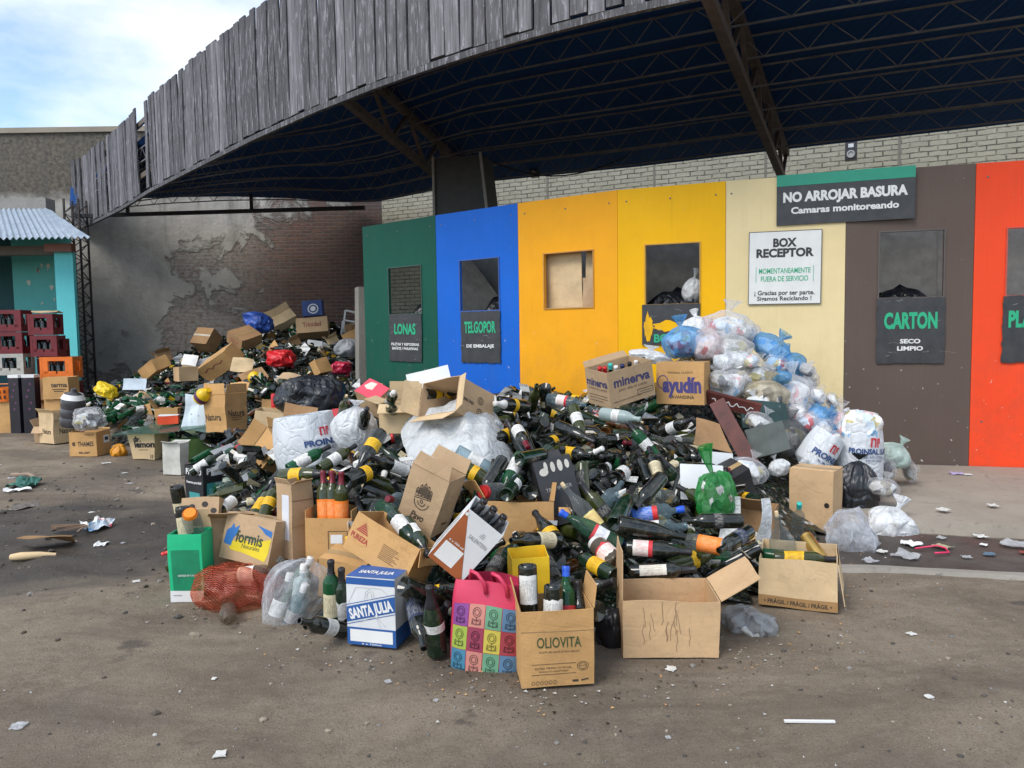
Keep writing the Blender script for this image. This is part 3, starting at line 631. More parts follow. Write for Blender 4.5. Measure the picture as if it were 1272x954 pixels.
while s < cum[-1] - .1 and bi < 98:
    wd = rb.uniform(.15, .20); p, t = fpos(s + wd / 2)
    px = .0
    gap = (1.95 < s < 2.12) or (2.75 < s < 2.95) or (5.45 < s < 5.92) or (6.02 < s < 6.20)
    if not gap:
        hh = rb.uniform(1.49, 1.535); z0 = 3.95 + rb.uniform(-.02, .02)
        mb = MB(); x0, x1 = -wd / 2 + .004, wd / 2 - rb.choice((.006, .009, .013, .024))
        bow = rb.uniform(-.012, .012)
        vs = []
        for k in range(7):
            z = hh * k / 6; e = .006 * noise.noise((k * .9, bi * 3.1, 0)); b_ = bow * math.sin(PI * k / 6)
            vs += [(x0 + e, b_ - .013, z), (x1 + e * .6, b_ - .013 + rb.uniform(-.002, .002), z), (x1 + e * .6, b_ + .013, z), (x0 + e, b_ + .013, z)]
        fs = [(3, 2, 1, 0), (24, 25, 26, 27)]
        for k in range(6):
            for q in range(4): fs.append((k * 4 + q, k * 4 + (q + 1) % 4, (k + 1) * 4 + (q + 1) % 4, (k + 1) * 4 + q))
        mb.add(vs, fs)
        mb.build('fascia_board', board_mat(rb.choice((0, 0, 1, 1, 2, 3))), can, (p.x, p.y, z0), (rb.uniform(-.012, .012), rb.uniform(-.010, .010), math.atan2(t.y, t.x)))
    s += wd; bi += 1
for z, nm, hh in ((4.28, 'fascia_rail', .09), (5.20, 'fascia_rail', .09), (3.905, 'bottom_trim', .06)):
    mb = MB()
    for k in range(60):
        s0, s1 = cum[-1] * k / 60, cum[-1] * (k + 1) / 60
        (p, t), (q, u) = fpos(s0), fpos(s1); off = .05 if nm == 'fascia_rail' else .012
        na = Vector((-t.y, t.x)) * off; nb = Vector((-u.y, u.x)) * off
        mb.bar((p.x + na.x, p.y + na.y, z), (q.x + nb.x, q.y + nb.y, z), hh * .45 if nm == 'fascia_rail' else .05, hh)
    mb.build(nm, board_mat(0) if nm == 'bottom_trim' else plain('rail_wood', (.10, .075, .05)), can)
# lattice trusses under the roof: main frames from fascia to wall, light purlins across
def truss(a, b, dep, rod, step, chord=None):
    a = Vector(a); b = Vector(b); mb = MB(); d = b - a; n = max(2, int(d.length / step)); chord = chord or rod * 1.6
    dn = Vector((0, 0, -dep))
    mb.bar(a, b, chord); mb.bar(a + dn, b + dn, chord)
    for k in range(n):
        p = a + d * (k / n); q = a + d * ((k + .5) / n); r_ = a + d * ((k + 1) / n)
        mb.bar(p, q + dn, rod); mb.bar(q + dn, r_, rod)
    return mb
for (a, b) in (((1.45, 6.15), (4.55, 12.75)), ((-2.1, 8.95), (-.5, 15.2)), ((5.0, 4.9), (9.3, 10.4))):
    truss((*a, 4.78), (*b, 4.20), .55, .05, 1.1, .10).build('main_truss', plain('brown_steel', (.10, .078, .07), .6, .35), can)
for j in range(8):
    f = (j + .5) / 8.9
    mb = MB(); prev = None
    for i in range(len(FAS)):
        p = Vector(roofpt(i, f, 4.80))
        if prev is not None and (p - prev).length > .4:
            q = truss(prev, p, .24, .010, .42, .020); mb.add(q.v, q.f)
            prev = p
        elif prev is None: prev = p
    mb.build('purlin', plain('dull_steel', (.13, .125, .135), .6, .3), can)
mb = MB(); mb.tube([(-.6 + t_ * 2.6, 12.6 + .4 * t_, 4.25 - .35 * math.sin(PI * t_)) for t_ in [k / 12 for k in range(13)]], .012, 6); mb.build('cable', rust_steel(1), can)
mb = MB()
lx, ly = -9.57, 17.1
for sx in (-.16, .16):
    for sy in (-.16, .16): mb.bar((lx + sx, ly + sy, 0), (lx + sx, ly + sy, 4.4), .035)
for k in range(20):
    z = .1 + k * .21; sg = 1 if k % 2 else -1
    for sy in (-.16, .16): mb.bar((lx - .16 * sg, ly + sy, z), (lx + .16 * sg, ly + sy, z + .21), .016)
    for sx in (-.16, .16): mb.bar((lx + sx, ly - .16 * sg, z), (lx + sx, ly + .16 * sg, z + .21), .016)
mb.build('lattice_column', rust_steel(), can)
mb = MB(); mb.bar((-9.6, 17.15, 4.05), (-3.1, 16.6, 4.05), .08)
mb.bar((-8.4, 17.06, 4.05), (-8.4, 17.06, 4.42), .06); mb.bar((-5.6, 16.84, 4.05), (-5.6, 16.84, 4.42), .06)
mb.build('wall_beam', rust_steel(1), can)
# steel hopper behind the blue panel, under the roof
hp = MB()
hp.add([(-.46, 0, 2.5), (.44, 0, 2.5), (.28, 0, 3.95), (-.46, 0, 3.95), (-.46, .5, 2.5), (.44, .5, 2.5), (.28, .5, 3.95), (-.46, .5, 3.95)], [(0, 1, 2, 3), (5, 4, 7, 6), (4, 0, 3, 7), (1, 5, 6, 2), (3, 2, 6, 7)])
ho = hp.build('steel_hopper', plain('hopper_grey', (.026, .026, .028), .6, .25), None, (-.68, 11.5, 0), (0, 0, -.35)); tag(ho, 'dark grey tapering steel hopper rising behind the blue panel to the roof', 'hopper')
for a_, b_ in (((-.47, -.02, 2.5), (-.47, -.02, 3.98)), ((.45, -.02, 2.5), (.29, -.02, 3.98))): q = MB(); q.bar(a_, b_, .035); q.build('edge_strip', plain('pale_edge', (.22, .21, .2), .5), ho)
q = MB(); q.box((-.4, .1, 0), (.4, .4, 2.5)); q.build('leg', rust_steel(1), ho)
for (x, y, z, lab, sc) in ((5.68, 13.0, 4.24, 'black wall camera box with a round white lens on the pale brick wall', 1.0), (.5, 14.45, 4.30, 'small dark floodlight box hung at the roof edge above the orange panel', .8)):
    m = MB(); m.box((-.09 * sc, -.12, -.15 * sc), (.09 * sc, 0, .15 * sc)); o = m.build('camera_box', plain('black_housing', (.015, .015, .016), .4), None, (x, y - .1, z), (0, 0, -.47)); tag(o, lab, 'security camera')
    m = MB(); Mx = Matrix.Translation((0, -.12, -.06 * sc)) @ Matrix.Rotation(R(90), 4, 'X')
    m.lathe([(.062 * sc, 0), (.062 * sc, .02), (.045 * sc, .022), (.045 * sc, .004), (0, .004)], 20, Mx); m.build('lens_ring', plain('grey_ring', (.35, .35, .35), .4), o)
    m = MB(); m.box((-.04 * sc, -.125, .05 * sc), (.04 * sc, -.1205, .11 * sc)); m.build('sensor_window', plain('sensor_white', (.55, .56, .56), .3), o)
    m = MB(); m.bar((0, 0, 0), (0, .12, .05), .03); m.build('bracket', rust_steel(1), o)

# ------------------------------------------------------------------ turquoise kiosk at the left
kio = empty('kiosk', (-9.5, 14.5, 0)); tag(kio, 'small turquoise kiosk with a corrugated metal lean-to roof at the left edge', 'kiosk')
def wloc(p): return (p[0] + 9.5, p[1] - 14.5, p[2])
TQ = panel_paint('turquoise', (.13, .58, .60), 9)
m = MB()
m.box(wloc((-8.12, 13.75, 0)), wloc((-7.79, 13.84, 3.03)))
m.build('side_wall', TQ, kio)
m = MB(); m.box(wloc((-9.75, 15.1, 0)), wloc((-8.62, 15.2, 3.62))); m.build('inner_wall', panel_paint('turquoise_inner_shaded', (.10, .42, .41), 11), kio)  # same turquoise mixed darker, shade under the roof put into the colour
m = MB(); m.box(wloc((-16, 16.6, 0)), wloc((-9.55, 16.8, 3.9))); m.build('back_wall', panel_paint('turquoise_baked_shade', (.02, .10, .12), 10), kio)  # deep shade of the kiosk interior painted into the turquoise
m = MB(); m.box(wloc((-16, 13.86, 2.86)), wloc((-8.13, 14.06, 3.02))); m.build('lintel', plain('lintel_wood', (.10, .08, .06)), kio)
rfm = NT('corrugated_galvanised'); n1 = rfm.noise(rfm.obj(), 1.6, 6, .6); n2 = rfm.noise(rfm.obj((1, .2, 1)), 9, 5, .6)
rfm = rfm.done(rfm.pbr(rfm.mix(rfm.ramp(n2, (.35, 0.0), (.7, 1.0)), (.27, .34, .41), (.42, .49, .56)), .5, None, Metallic=.25))
m = MB()
def corr(a, b):
    x = -16 + 8.95 * a; y0, z0 = 17.0, 4.22; 
    xx = x - (1.9 - 0.0) * (b) * 0.0
    xe = -16 + (5.86 + 3.0 * (1 - b)) * a
    return wloc((xe, 13.15 + (y0 - 13.15) * b, 3.06 + (z0 - 3.06) * b + .022 * math.sin(xe * 2 * PI / .11)))
m.grid(corr, 560, 6); m.grid(lambda a, b: tuple(Vector(corr(a, b)) + Vector((0, 0, -.006))), 560, 6)
m.build('roof', rfm, kio, smooth=180)
m = MB(); m.box(wloc((-16, 16.9, 4.1)), wloc((-10.1, 17.25, 4.42))); m.build('parapet', concrete_mat('parapet_render', (.24, .23, .21), (.33, .31, .28)), kio)
m = MB(); m.box(wloc((-8.2, 13.6, 2.88)), wloc((-7.72, 13.74, 3.02))); m.build('beam_end', plain('brick_red_beam', (.20, .075, .05)), kio)
rr = random.Random(4)
for k in range(26):
    m = MB()
    y = rr.uniform(13.9, 14.8); z = rr.uniform(.9, 2.9); rr_ = rr.uniform(.012, .045); n = 9
    m.add([(*wloc((-9.1 + .4 * (y - 14.35) / .45 + rr_ * math.cos(2 * PI * j / n) * rr.uniform(.4, 1.2), 15.096, z + rr_ * 1.6 * math.sin(2 * PI * j / n) * rr.uniform(.4, 1.2))),) for j in range(n)], [tuple(range(n))]); m.build('flaked_patch', plain('old_whitewash', (.50, .52, .47), .8), kio)

# ------------------------------------------------------------------ where things stand (metres; yard coordinates)
POSE = {'green': [[-1.678,3.901,-0.0],[0.0,0.0,0.056],[0.165,0.165,0.35]],
 'formis': [[-1.394,4.004,0.151],[-0.215,0.128,-0.32],[0.3,0.182,0.237]],
 'pillar': [[-1.174,4.055,0.165],[0.0,0.0,0.938],[0.141,0.115,0.406]],
 'philco': [[-2.52,6.346,0.0],[0.0,0.0,0.957],[0.344,0.252,0.298]],
 'pureza': [[-0.606,3.497,0.28],[-0.223,0.399,-0.483],[0.362,0.213,0.181]],
 'santa': [[-0.604,3.31,-0.0],[0.0,0.0,-0.267],[0.228,0.159,0.297]],
 'rust': [[-0.278,3.148,0.394],[0.238,0.704,-0.014],[0.177,0.136,0.282]],
 'pavo': [[-0.465,3.751,0.398],[0.026,0.397,-0.418],[0.214,0.166,0.312]],
 'olio': [[0.147,2.936,0.0],[0.0,0.0,0.109],[0.281,0.208,0.292]],
 'bigkraft': [[0.646,3.215,-0.0],[0.0,0.0,-0.045],[0.395,0.296,0.237]],
 'fragil': [[1.423,3.762,-0.0],[0.0,0.0,-0.379],[0.356,0.356,0.237]],
 'kraftup': [[2.044,5.107,0.0],[0.0,0.0,-0.639],[0.28,0.246,0.403]],
 'minerva': [[0.807,5.598,0.85],[0.105,-0.213,0.477],[0.4,0.273,0.263]],
 'ayudin': [[1.292,5.752,0.796],[0.0,0.0,-0.435],[0.353,0.232,0.307]],
 'circles': [[-0.252,4.995,0.814],[-0.402,-1.118,1.303],[0.231,0.312,0.347]],
 'openleft': [[-0.745,5.104,0.699],[0.0,0.0,-0.119],[0.231,0.267,0.195]],
 'pink': [[-1.007,5.707,0.802],[0.601,0.312,-0.615],[0.222,0.159,0.175]],
 'tro': [[0.284,3.957,0.458],[0.547,-0.334,0.245],[0.161,0.169,0.254]],
 'thames': [[-4.908,8.818,-0.0],[0.0,0.0,-0.067],[0.331,0.272,0.282]],
 'naturaback': [[-5.933,9.943,0.0],[0.0,0.0,1.045],[0.322,0.322,0.407]],
 'smallopen': [[-6.132,10.041,0.0],[0.0,0.0,0.045],[0.235,0.235,0.214]],
 'leftkraft': [[-7.215,11.428,0.0],[0.0,0.0,-0.282],[0.224,0.336,0.302]],
 'leftmost': [[-7.622,11.283,0.0],[0.0,0.0,0.0],[0.394,0.348,0.394]],
 'terma': [[-6.497,11.001,0.488],[0.0,0.0,-0.019],[0.367,0.275,0.312]],
 'lemon': [[-4.085,8.523,-0.0],[0.0,0.0,-0.171],[0.341,0.265,0.293]],
 'carton': [[-3.34,7.508,-0.0],[0.0,0.0,-0.217],[0.195,0.136,0.311]],
 'greenbox': [[-3.567,8.464,0.0],[0.0,0.0,0.968],[0.366,0.266,0.222]],
 'natura': [[-3.162,8.4,0.314],[0.0,0.0,1.135],[0.305,0.305,0.407]],
 'panelbox': [[-2.393,7.602,0.358],[0.06,0.164,0.019],[0.355,0.187,0.243]],
 'torn': [[-1.806,5.904,0.377],[-0.609,-0.897,-0.041],[0.248,0.212,0.23]],
 'longbox': [[-4.473,12.001,0.833],[0.546,-0.469,-0.401],[0.64,0.32,0.274]],
 'boxx': [[-4.911,11.506,0.689],[0.0,0.0,0.747],[0.274,0.24,0.206]],
 'tray': [[-5.33,11.502,0.818],[0.347,-0.384,-0.617],[0.403,0.269,0.179]],
 'tapebox': [[-6.053,15.0,1.133],[-0.602,0.082,-0.389],[0.413,0.31,0.361]],
 'bigback': [[-4.886,14.003,1.209],[0.519,-0.239,0.968],[0.46,0.383,0.23]],
 'tanopen': [[-4.687,16.0,1.493],[-0.891,-0.484,0.435],[0.579,0.386,0.29]],
 'trinidad': [[-3.871,15.001,1.337],[-0.386,-0.07,0.176],[0.598,0.368,0.304]],
 'bluecube': [[-4.055,15.801,1.736],[-0.027,-0.06,0.124],[0.401,0.382,0.305]]}
BAG = {'t1': [1.808,6.45,1.222,0.394,0.326],
 't2': [1.424,6.25,1.127,0.329,0.303],
 't3': [1.57,6.15,1.102,0.272,0.298],
 't4': [1.765,6.2,1.097,0.3,0.248],
 't5': [2.118,6.4,1.091,0.323,0.243],
 't6': [2.332,6.3,0.939,0.232,0.252],
 't7': [1.801,6.1,1.004,0.218,0.205],
 't8': [2.149,6.25,0.984,0.211,0.171],
 't9': [1.94,6.05,0.883,0.255,0.242],
 't10': [1.669,5.9,0.798,0.348,0.261],
 't11': [1.922,5.8,0.748,0.293,0.244],
 't12': [2.204,6.0,0.693,0.341,0.341],
 't13': [1.98,5.75,0.624,0.278,0.194],
 't14': [2.019,5.6,0.398,0.259,0.33],
 't15': [2.326,5.95,0.595,0.213,0.2],
 't16': [2.474,6.05,0.619,0.166,0.153],
 't17': [2.566,6.2,0.731,0.131,0.117],
 't18': [2.6,6.0,0.514,0.278,0.227],
 't19': [2.31,5.75,0.478,0.266,0.218],
 't20': [2.595,5.9,0.508,0.186,0.161],
 'sackA': [2.122,5.45,0.345,0.252,0.287],
 'sackB': [2.505,5.5,0.15,0.301,0.509],
 't21': [2.918,5.9,0.264,0.211,0.224],
 't22': [2.718,5.6,0.236,0.212,0.177],
 't23': [3.103,6.0,0.198,0.164,0.101],
 't24': [2.55,5.25,0.176,0.188,0.155],
 'black1': [2.408,5.38,-0.043,0.328,0.498],
 'whiteG': [2.43,4.95,-0.087,0.344,0.344],
 'filmG': [2.125,4.65,-0.093,0.284,0.343],
 'smallw': [1.884,5.3,0.323,0.145,0.156],
 'green': [1.109,4.02,0.329,0.237,0.423],
 'whiteback': [1.131,6.3,1.076,0.358,0.146],
 'hatch': [1.815,7.75,1.615,0.212,0.343],
 'fullwhite': [-1.11,5.25,0.553,0.309,0.343],
 'sheet': [-0.45,4.62,0.567,0.467,0.321],
 'sheet2': [-0.158,4.85,0.672,0.204,0.123],
 'proin': [-1.472,5.55,0.353,0.456,0.421],
 'clearbag': [-1.102,3.62,-0.132,0.343,0.404],
 'rednet': [-1.427,3.82,-0.042,0.426,0.233],
 'blackback': [-2.061,7.8,0.504,0.69,0.443],
 'blacklow': [0.415,3.22,-0.04,0.136,0.203],
 'greyfilm': [1.048,3.38,-0.082,0.235,0.171],
 'redback': [-3.605,12.0,0.852,0.429,0.278],
 'redback2': [-2.564,11.5,0.745,0.291,0.206],
 'bluewhite': [-3.641,8.6,0.291,0.398,0.435],
 'greyback': [-2.672,12.5,0.973,0.421,0.316],
 'blueback': [-4.848,14.5,1.44,0.519,0.366],
 'thamesfilm': [-4.846,8.7,0.296,0.33,0.275],
 'yellowbag': [-4.868,9.1,0.659,0.249,0.153],
 'orangebag': [-4.524,8.7,-0.025,0.165,0.165],
 't25': [1.615,6.6,1.258,0.278,0.236],
 't26': [2.041,6.7,1.173,0.31,0.254],
 't27': [2.496,6.5,0.815,0.205,0.205],
 't30': [1.755,5.5,0.599,0.208,0.174],
 't31': [1.87,5.75,0.699,0.206,0.182],
 't32': [2.351,5.7,0.412,0.216,0.204],
 't33': [2.2,5.72,0.576,0.205,0.181],
 't34': [1.559,5.75,0.892,0.182,0.169],
 't35': [1.452,4.75,0.393,0.22,0.18],
 'u1': [1.645,6.0,1.037,0.164,0.152],
 'u2': [1.885,6.0,1.058,0.152,0.139],
 'u3': [2.074,5.85,0.914,0.16,0.148],
 'u4': [2.362,5.95,0.777,0.163,0.15],
 'u5': [2.131,5.7,0.664,0.168,0.156],
 'u6': [2.381,5.6,0.469,0.165,0.153],
 'u7': [2.646,5.85,0.614,0.148,0.135],
 'u8': [1.871,5.55,0.549,0.164,0.14],
 'u9': [2.342,6.1,0.976,0.141,0.128],
 't36': [2.108,5.35,0.236,0.191,0.169]}
HEAP = [[0.02,5.5,0.89],[-0.32,5.4,0.86],[-0.79,4.7,0.58],[-1.07,4.6,0.46],[-1.53,5.0,0.39],[0.72,5.5,0.76],[0.32,5.6,0.84],[1.22,5.4,0.66],[1.37,4.9,0.56],[0.6,4.6,0.6],[0.01,4.5,0.62],[-0.36,4.4,0.57],[0.26,3.9,0.46],[0.66,3.8,0.4],[1.09,3.9,0.32],[-0.15,3.7,0.43],[-0.63,3.7,0.44],[-0.99,3.9,0.38],[-1.39,4.2,0.26],[0.17,3.2,0.27],[0.66,3.4,0.25],[-0.29,3.4,0.29],[1.58,6.4,1.06],[2.12,6.2,0.84],[2.4,5.9,0.49],[2.56,5.5,0.21],[1.7,5.3,0.44],[1.87,5.0,0.32],[2.97,5.9,0.19],[1.43,3.7,0.23],[-2.33,6.5,0.37],[-1.83,5.6,0.5],[-0.75,5.2,0.69],[-1.13,5.4,0.52],[-0.77,6.2,0.66],[-0.27,7.0,0.71],[0.47,7.0,0.77],[1.05,6.9,0.91],[1.68,6.8,1.31],[2.19,6.6,1.04],[-1.44,7.5,0.52],[-2.08,7.8,0.54],[-2.36,7.5,0.45],[-2.93,8.2,0.3],[-3.49,8.3,0.24],[-2.17,10.0,0.67],[-3.01,10.0,0.79],[-3.94,10.5,0.66],[-4.61,10.5,0.56],[-5.42,11.0,0.45],[-5.88,11.0,0.42],[-2.67,13.0,0.94],[-4.05,13.5,1.16],[-4.86,13.0,0.98],[-5.56,13.0,0.75],[-6.25,13.0,0.57],[-3.12,16.0,1.1],[-4.07,16.5,1.59],[-5.2,16.8,1.56],[-6.09,16.8,1.3],[-6.99,16.8,0.97],[-7.71,16.8,0.71],[-8.46,16.5,0.3],[-5.13,9.5,0.55],[-6.8,12.0,0.28],[-1.73,3.77,0.03],[-1.37,3.76,0.03],[-0.94,3.35,0.03],[-0.48,3.18,0.03],[-0.14,3.03,0.03],[0.02,2.8,0.03],[0.32,2.83,0.03],[0.83,3.05,0.03],[1.09,3.28,0.03],[1.46,3.47,0.03],[1.87,4.29,0.03],[2.37,4.81,0.03],[2.8,5.39,0.03],[3.45,6.51,0.03],[-2.09,4.49,0.03],[-2.59,5.48,0.03],[-2.95,6.31,0.03],[-3.24,7.21,0.03],[-3.6,7.6,0.03],[-4.11,8.3,0.03],[-4.67,8.6,0.03],[-5.4,9.2,0.03],[-6.37,10.4,0.03],[-7.0,12.0,0.03],[-8.6,14.2,0.03],[-9.4,17.0,0.03]]
HERO = [["bordeaux","black","creamstrip","black",0.521,3.42,0.248,0.974,-0.205,0.099,-100,""],
 ["burgundy","black","redwhite","black",0.521,3.5,0.341,0.969,-0.248,-0.02,-95,""],
 ["spirit","clear","orange","",1.016,3.5,0.326,-0.887,0.455,0.073,-90,""],
 ["bordeaux","black","navy","",1.14,3.66,0.365,-0.68,-0.727,-0.097,-90,""],
 ["bordeaux","black","blackprint","",1.126,3.72,0.402,-0.999,0.034,0.007,-90,""],
 ["spirit","blueclear","white","",0.539,3.62,0.381,0.97,-0.191,0.147,-90,""],
 ["spirit","blueclear","bluered","blue",0.566,3.8,0.411,0.968,-0.189,0.167,-90,""],
 ["litre","clear","cream","",0.787,3.95,0.491,-0.991,0.107,-0.083,-90,""],
 ["bordeaux","olive","white","black",1.122,4.05,0.377,-0.677,0.666,0.312,-90,""],
 ["bordeaux","olive","blackprint","black",0.514,3.72,0.363,-0.606,0.201,0.77,-100,""],
 ["burgundy","clear","yellowred","cork",0.43,3.62,0.371,-0.609,0.286,0.74,-95,""],
 ["champagne","lightgreen","whitesmall","blue",0.491,3.5,0.345,-0.858,0.167,0.486,-90,""],
 ["jar","pet","redwhite","white",0.457,3.34,0.318,-0.524,0.777,0.349,-90,""],
 ["bordeaux","darkgreen","yellow","black",0.435,3.26,0.283,-0.565,0.816,0.126,-90,""],
 ["champagne","black","yellow","black",0.228,3.5,0.315,-0.392,0.813,0.43,-90,""],
 ["bordeaux","clear","blackprint","",0.177,3.28,0.259,-0.261,0.899,0.352,-90,""],
 ["burgundy","black","white","red",0.054,3.85,0.265,0.198,0.877,0.439,-60,""],
 ["spirit","pet","blackprint","gold",-0.116,3.3,0.256,0.334,0.888,0.316,-90,""],
 ["spirit","blueclear","white","",-0.317,4.25,0.69,0.868,-0.085,-0.49,-90,""],
 ["champagne","olive","yellow","cork",-0.326,4.12,0.648,0.858,-0.292,-0.423,-90,""],
 ["bordeaux","green","white","black",0.043,4.15,0.673,-0.366,-0.753,-0.547,-80,""],
 ["bordeaux","black","white","black",-0.584,4.3,0.561,-0.668,-0.606,0.432,-90,""],
 ["bordeaux","darkgreen","white","black",-0.581,3.62,0.481,0.543,-0.756,-0.365,-110,""],
 ["bordeaux","darkgreen","white","black",-0.513,3.6,0.453,0.431,-0.85,-0.302,-70,""],
 ["spirit","clear","","white",-0.786,4.2,0.343,0.138,0.686,0.715,-90,""],
 ["champagne","black","yellow","cork",-0.781,4.5,0.768,-0.331,-0.73,-0.598,-90,""],
 ["champagne","olive","yellow","black",-1.291,4.22,0.564,0.929,-0.354,0.109,-90,""],
 ["bordeaux","green","white","black",-1.367,4.6,0.537,0.723,0.578,0.379,-90,""],
 ["bordeaux","olive","white","black",-1.163,4.55,0.543,0.591,0.716,0.372,-90,""],
 ["litre","lightgreen","","",-0.701,4.0,0.434,0.473,-0.881,0.026,-90,""],
 ["spirit","clear","white","cork",-0.739,4.1,0.313,-0.396,0.728,0.559,-90,""],
 ["bordeaux","olive","orange","maroon",-1.008,4.02,0.325,-0.051,0.163,0.985,-100,""],
 ["bordeaux","olive","orange","maroon",-0.965,4.02,0.324,-0.037,0.167,0.985,-90,""],
 ["bordeaux","olive","orange","maroon",-0.922,4.02,0.323,0.032,-0.01,0.999,-80,""],
 ["bordeaux","darkgreen","white","maroon",-1.02,4.12,0.299,0.093,0.192,0.977,-90,""],
 ["bordeaux","green","whitesmall","blue",0.198,2.95,0.114,0.029,0.268,0.963,-90,""],
 ["bordeaux","black","white","",0.05,2.97,0.43,0.02,-0.1,-0.99,-90,""],
 ["bordeaux","black","white","",0.15,2.93,0.36,-0.03,-0.12,-0.99,-90,""],
 ["bordeaux","black","white","black",0.27,3.0,0.05,-0.06,0.05,0.99,-90,""],
 ["champagne","darkgreen","white","black",-0.33,3.12,0.013,-0.059,-0.23,0.972,-75,""],
 ["bordeaux","black","navy","",-0.444,3.25,0.207,0.254,-0.883,-0.395,-90,""],
 ["bordeaux","green","cream","black",-0.842,3.42,0.04,0.049,-0.132,0.99,-95,""],
 ["bordeaux","darkgreen","white","black",-0.805,3.45,0.012,0.086,-0.255,0.963,-80,""],
 ["bordeaux","black","white","",-0.778,3.36,0.021,-0.42,-0.784,0.457,-90,""],
 ["bordeaux","olive","yellow","black",-1.379,4.12,0.336,0.109,0.779,0.617,-110,""],
 ["bordeaux","olive","yellow","black",-1.455,4.2,0.33,0.132,0.881,0.454,-100,""],
 ["bordeaux","black","white","black",-1.635,4.15,0.382,0.224,0.954,0.199,-90,""],
 ["bordeaux","black","cream","black",-1.72,3.92,0.47,0.1,-0.03,-0.99,-90,""],
 ["jar","clear","","orange",-1.66,3.93,0.33,0.1,-0.62,0.75,0,""],
 ["bordeaux","black","cream","red",-1.88,4.22,0.52,0.1,0.1,-0.99,-90,""],
 ["bordeaux","darkgreen","white","black",-2.626,6.15,0.243,0.773,0.368,0.516,-90,""],
 ["bordeaux","black","white","",-2.522,6.2,0.232,0.7,0.605,0.378,-90,""],
 ["bordeaux","lightgreen","white","red",-2.513,6.3,0.281,0.673,0.552,0.493,-90,""],
 ["bordeaux","green","","",-2.701,6.4,0.293,0.403,0.874,0.272,-90,""],
 ["flask","clear","","cork",1.382,3.84,0.18,-0.243,-0.183,0.953,-90,""],
 ["can","gold","","",1.568,3.8,0.156,-0.139,0.871,0.47,-90,""],
 ["bordeaux","clear","","teal",1.785,4.75,0.026,-0.146,-0.5,0.854,-90,""],
 ["burgundy","black","","black",0.28,4.78,0.756,0.727,-0.635,-0.262,-90,""],
 ["bordeaux","olive","white","",0.387,4.85,0.864,0.162,-0.757,-0.634,-90,""],
 ["bordeaux","green","white","black",0.898,4.68,0.549,-0.618,0.181,0.765,-80,""],
 ["bordeaux","black","cream","black",0.857,4.42,0.456,-0.071,0.817,0.573,-90,""],
 ["bordeaux","black","","black",0.788,4.4,0.461,-0.057,0.867,0.495,-90,""],
 ["burgundy","black","white","black",0.582,4.3,0.511,0.521,0.841,0.141,-90,""],
 ["bordeaux","black","white","black",0.981,5.0,0.676,0.525,-0.761,0.381,-90,""],
 ["champagne","black","yellow","white",0.094,5.05,0.854,-0.649,-0.747,0.147,-90,""],
 ["champagne","black","yellow","black",0.026,4.8,0.722,-0.58,-0.804,-0.129,-90,""],
 ["champagne","black","yellow","black",0.07,4.95,0.765,-0.154,0.919,0.364,-90,""],
 ["bordeaux","olive","","",0.134,5.4,0.802,0.115,-0.773,0.624,-90,""],
 ["spirit","blueclear","redwhite","",0.248,5.25,0.888,0.847,-0.518,-0.117,-90,""],
 ["litre","frosted","white","",0.582,4.98,0.806,0.807,-0.586,-0.075,-90,""],
 ["champagne","black","yellow","black",-0.57,4.9,0.957,0.515,0.85,-0.112,-90,""],
 ["bordeaux","black","yellow","black",-0.386,5.0,0.978,-0.404,0.843,-0.355,-90,""],
 ["bordeaux","black","","",-1.121,5.28,0.563,0.004,-0.146,0.989,-90,""],
 ["bordeaux","black","","black",-1.029,5.2,0.707,0.275,-0.798,0.537,-90,""],
 ["bordeaux","olive","","cork",-1.209,5.4,0.754,0.278,-0.768,0.577,-90,""],
 ["bordeaux","black","white","maroon",0.016,4.6,0.777,0.236,-0.928,-0.288,-90,""],
 ["bordeaux","darkgreen","white","white",-0.829,5.15,0.886,0.24,-0.921,0.306,-90,""],
 ["bordeaux","darkgreen","","cork",-0.779,5.1,0.825,-0.017,-0.975,0.222,-90,""],
 ["bordeaux","black","","black",-0.718,5.12,0.822,0.233,-0.871,0.432,-90,""],
 ["bordeaux","black","","red",0.668,5.66,0.828,-0.111,-0.494,0.863,-90,""],
 ["bordeaux","black","","red",0.706,5.675,0.831,-0.117,-0.514,0.85,-90,""],
 ["bordeaux","black","","teal",0.75,5.69,0.834,-0.107,-0.403,0.909,-90,""],
 ["bordeaux","black","","white",0.794,5.705,0.837,-0.127,-0.524,0.842,-90,""],
 ["bordeaux","black","","navy",0.844,5.72,0.84,-0.126,-0.485,0.865,-90,""],
 ["bordeaux","black","","black",0.901,5.735,0.842,-0.119,-0.404,0.907,-90,""],
 ["bordeaux","black","","white",0.952,5.75,0.845,-0.114,-0.348,0.93,-90,""],
 ["bordeaux","black","","black",1.009,5.765,0.848,-0.08,-0.131,0.988,-90,""]]
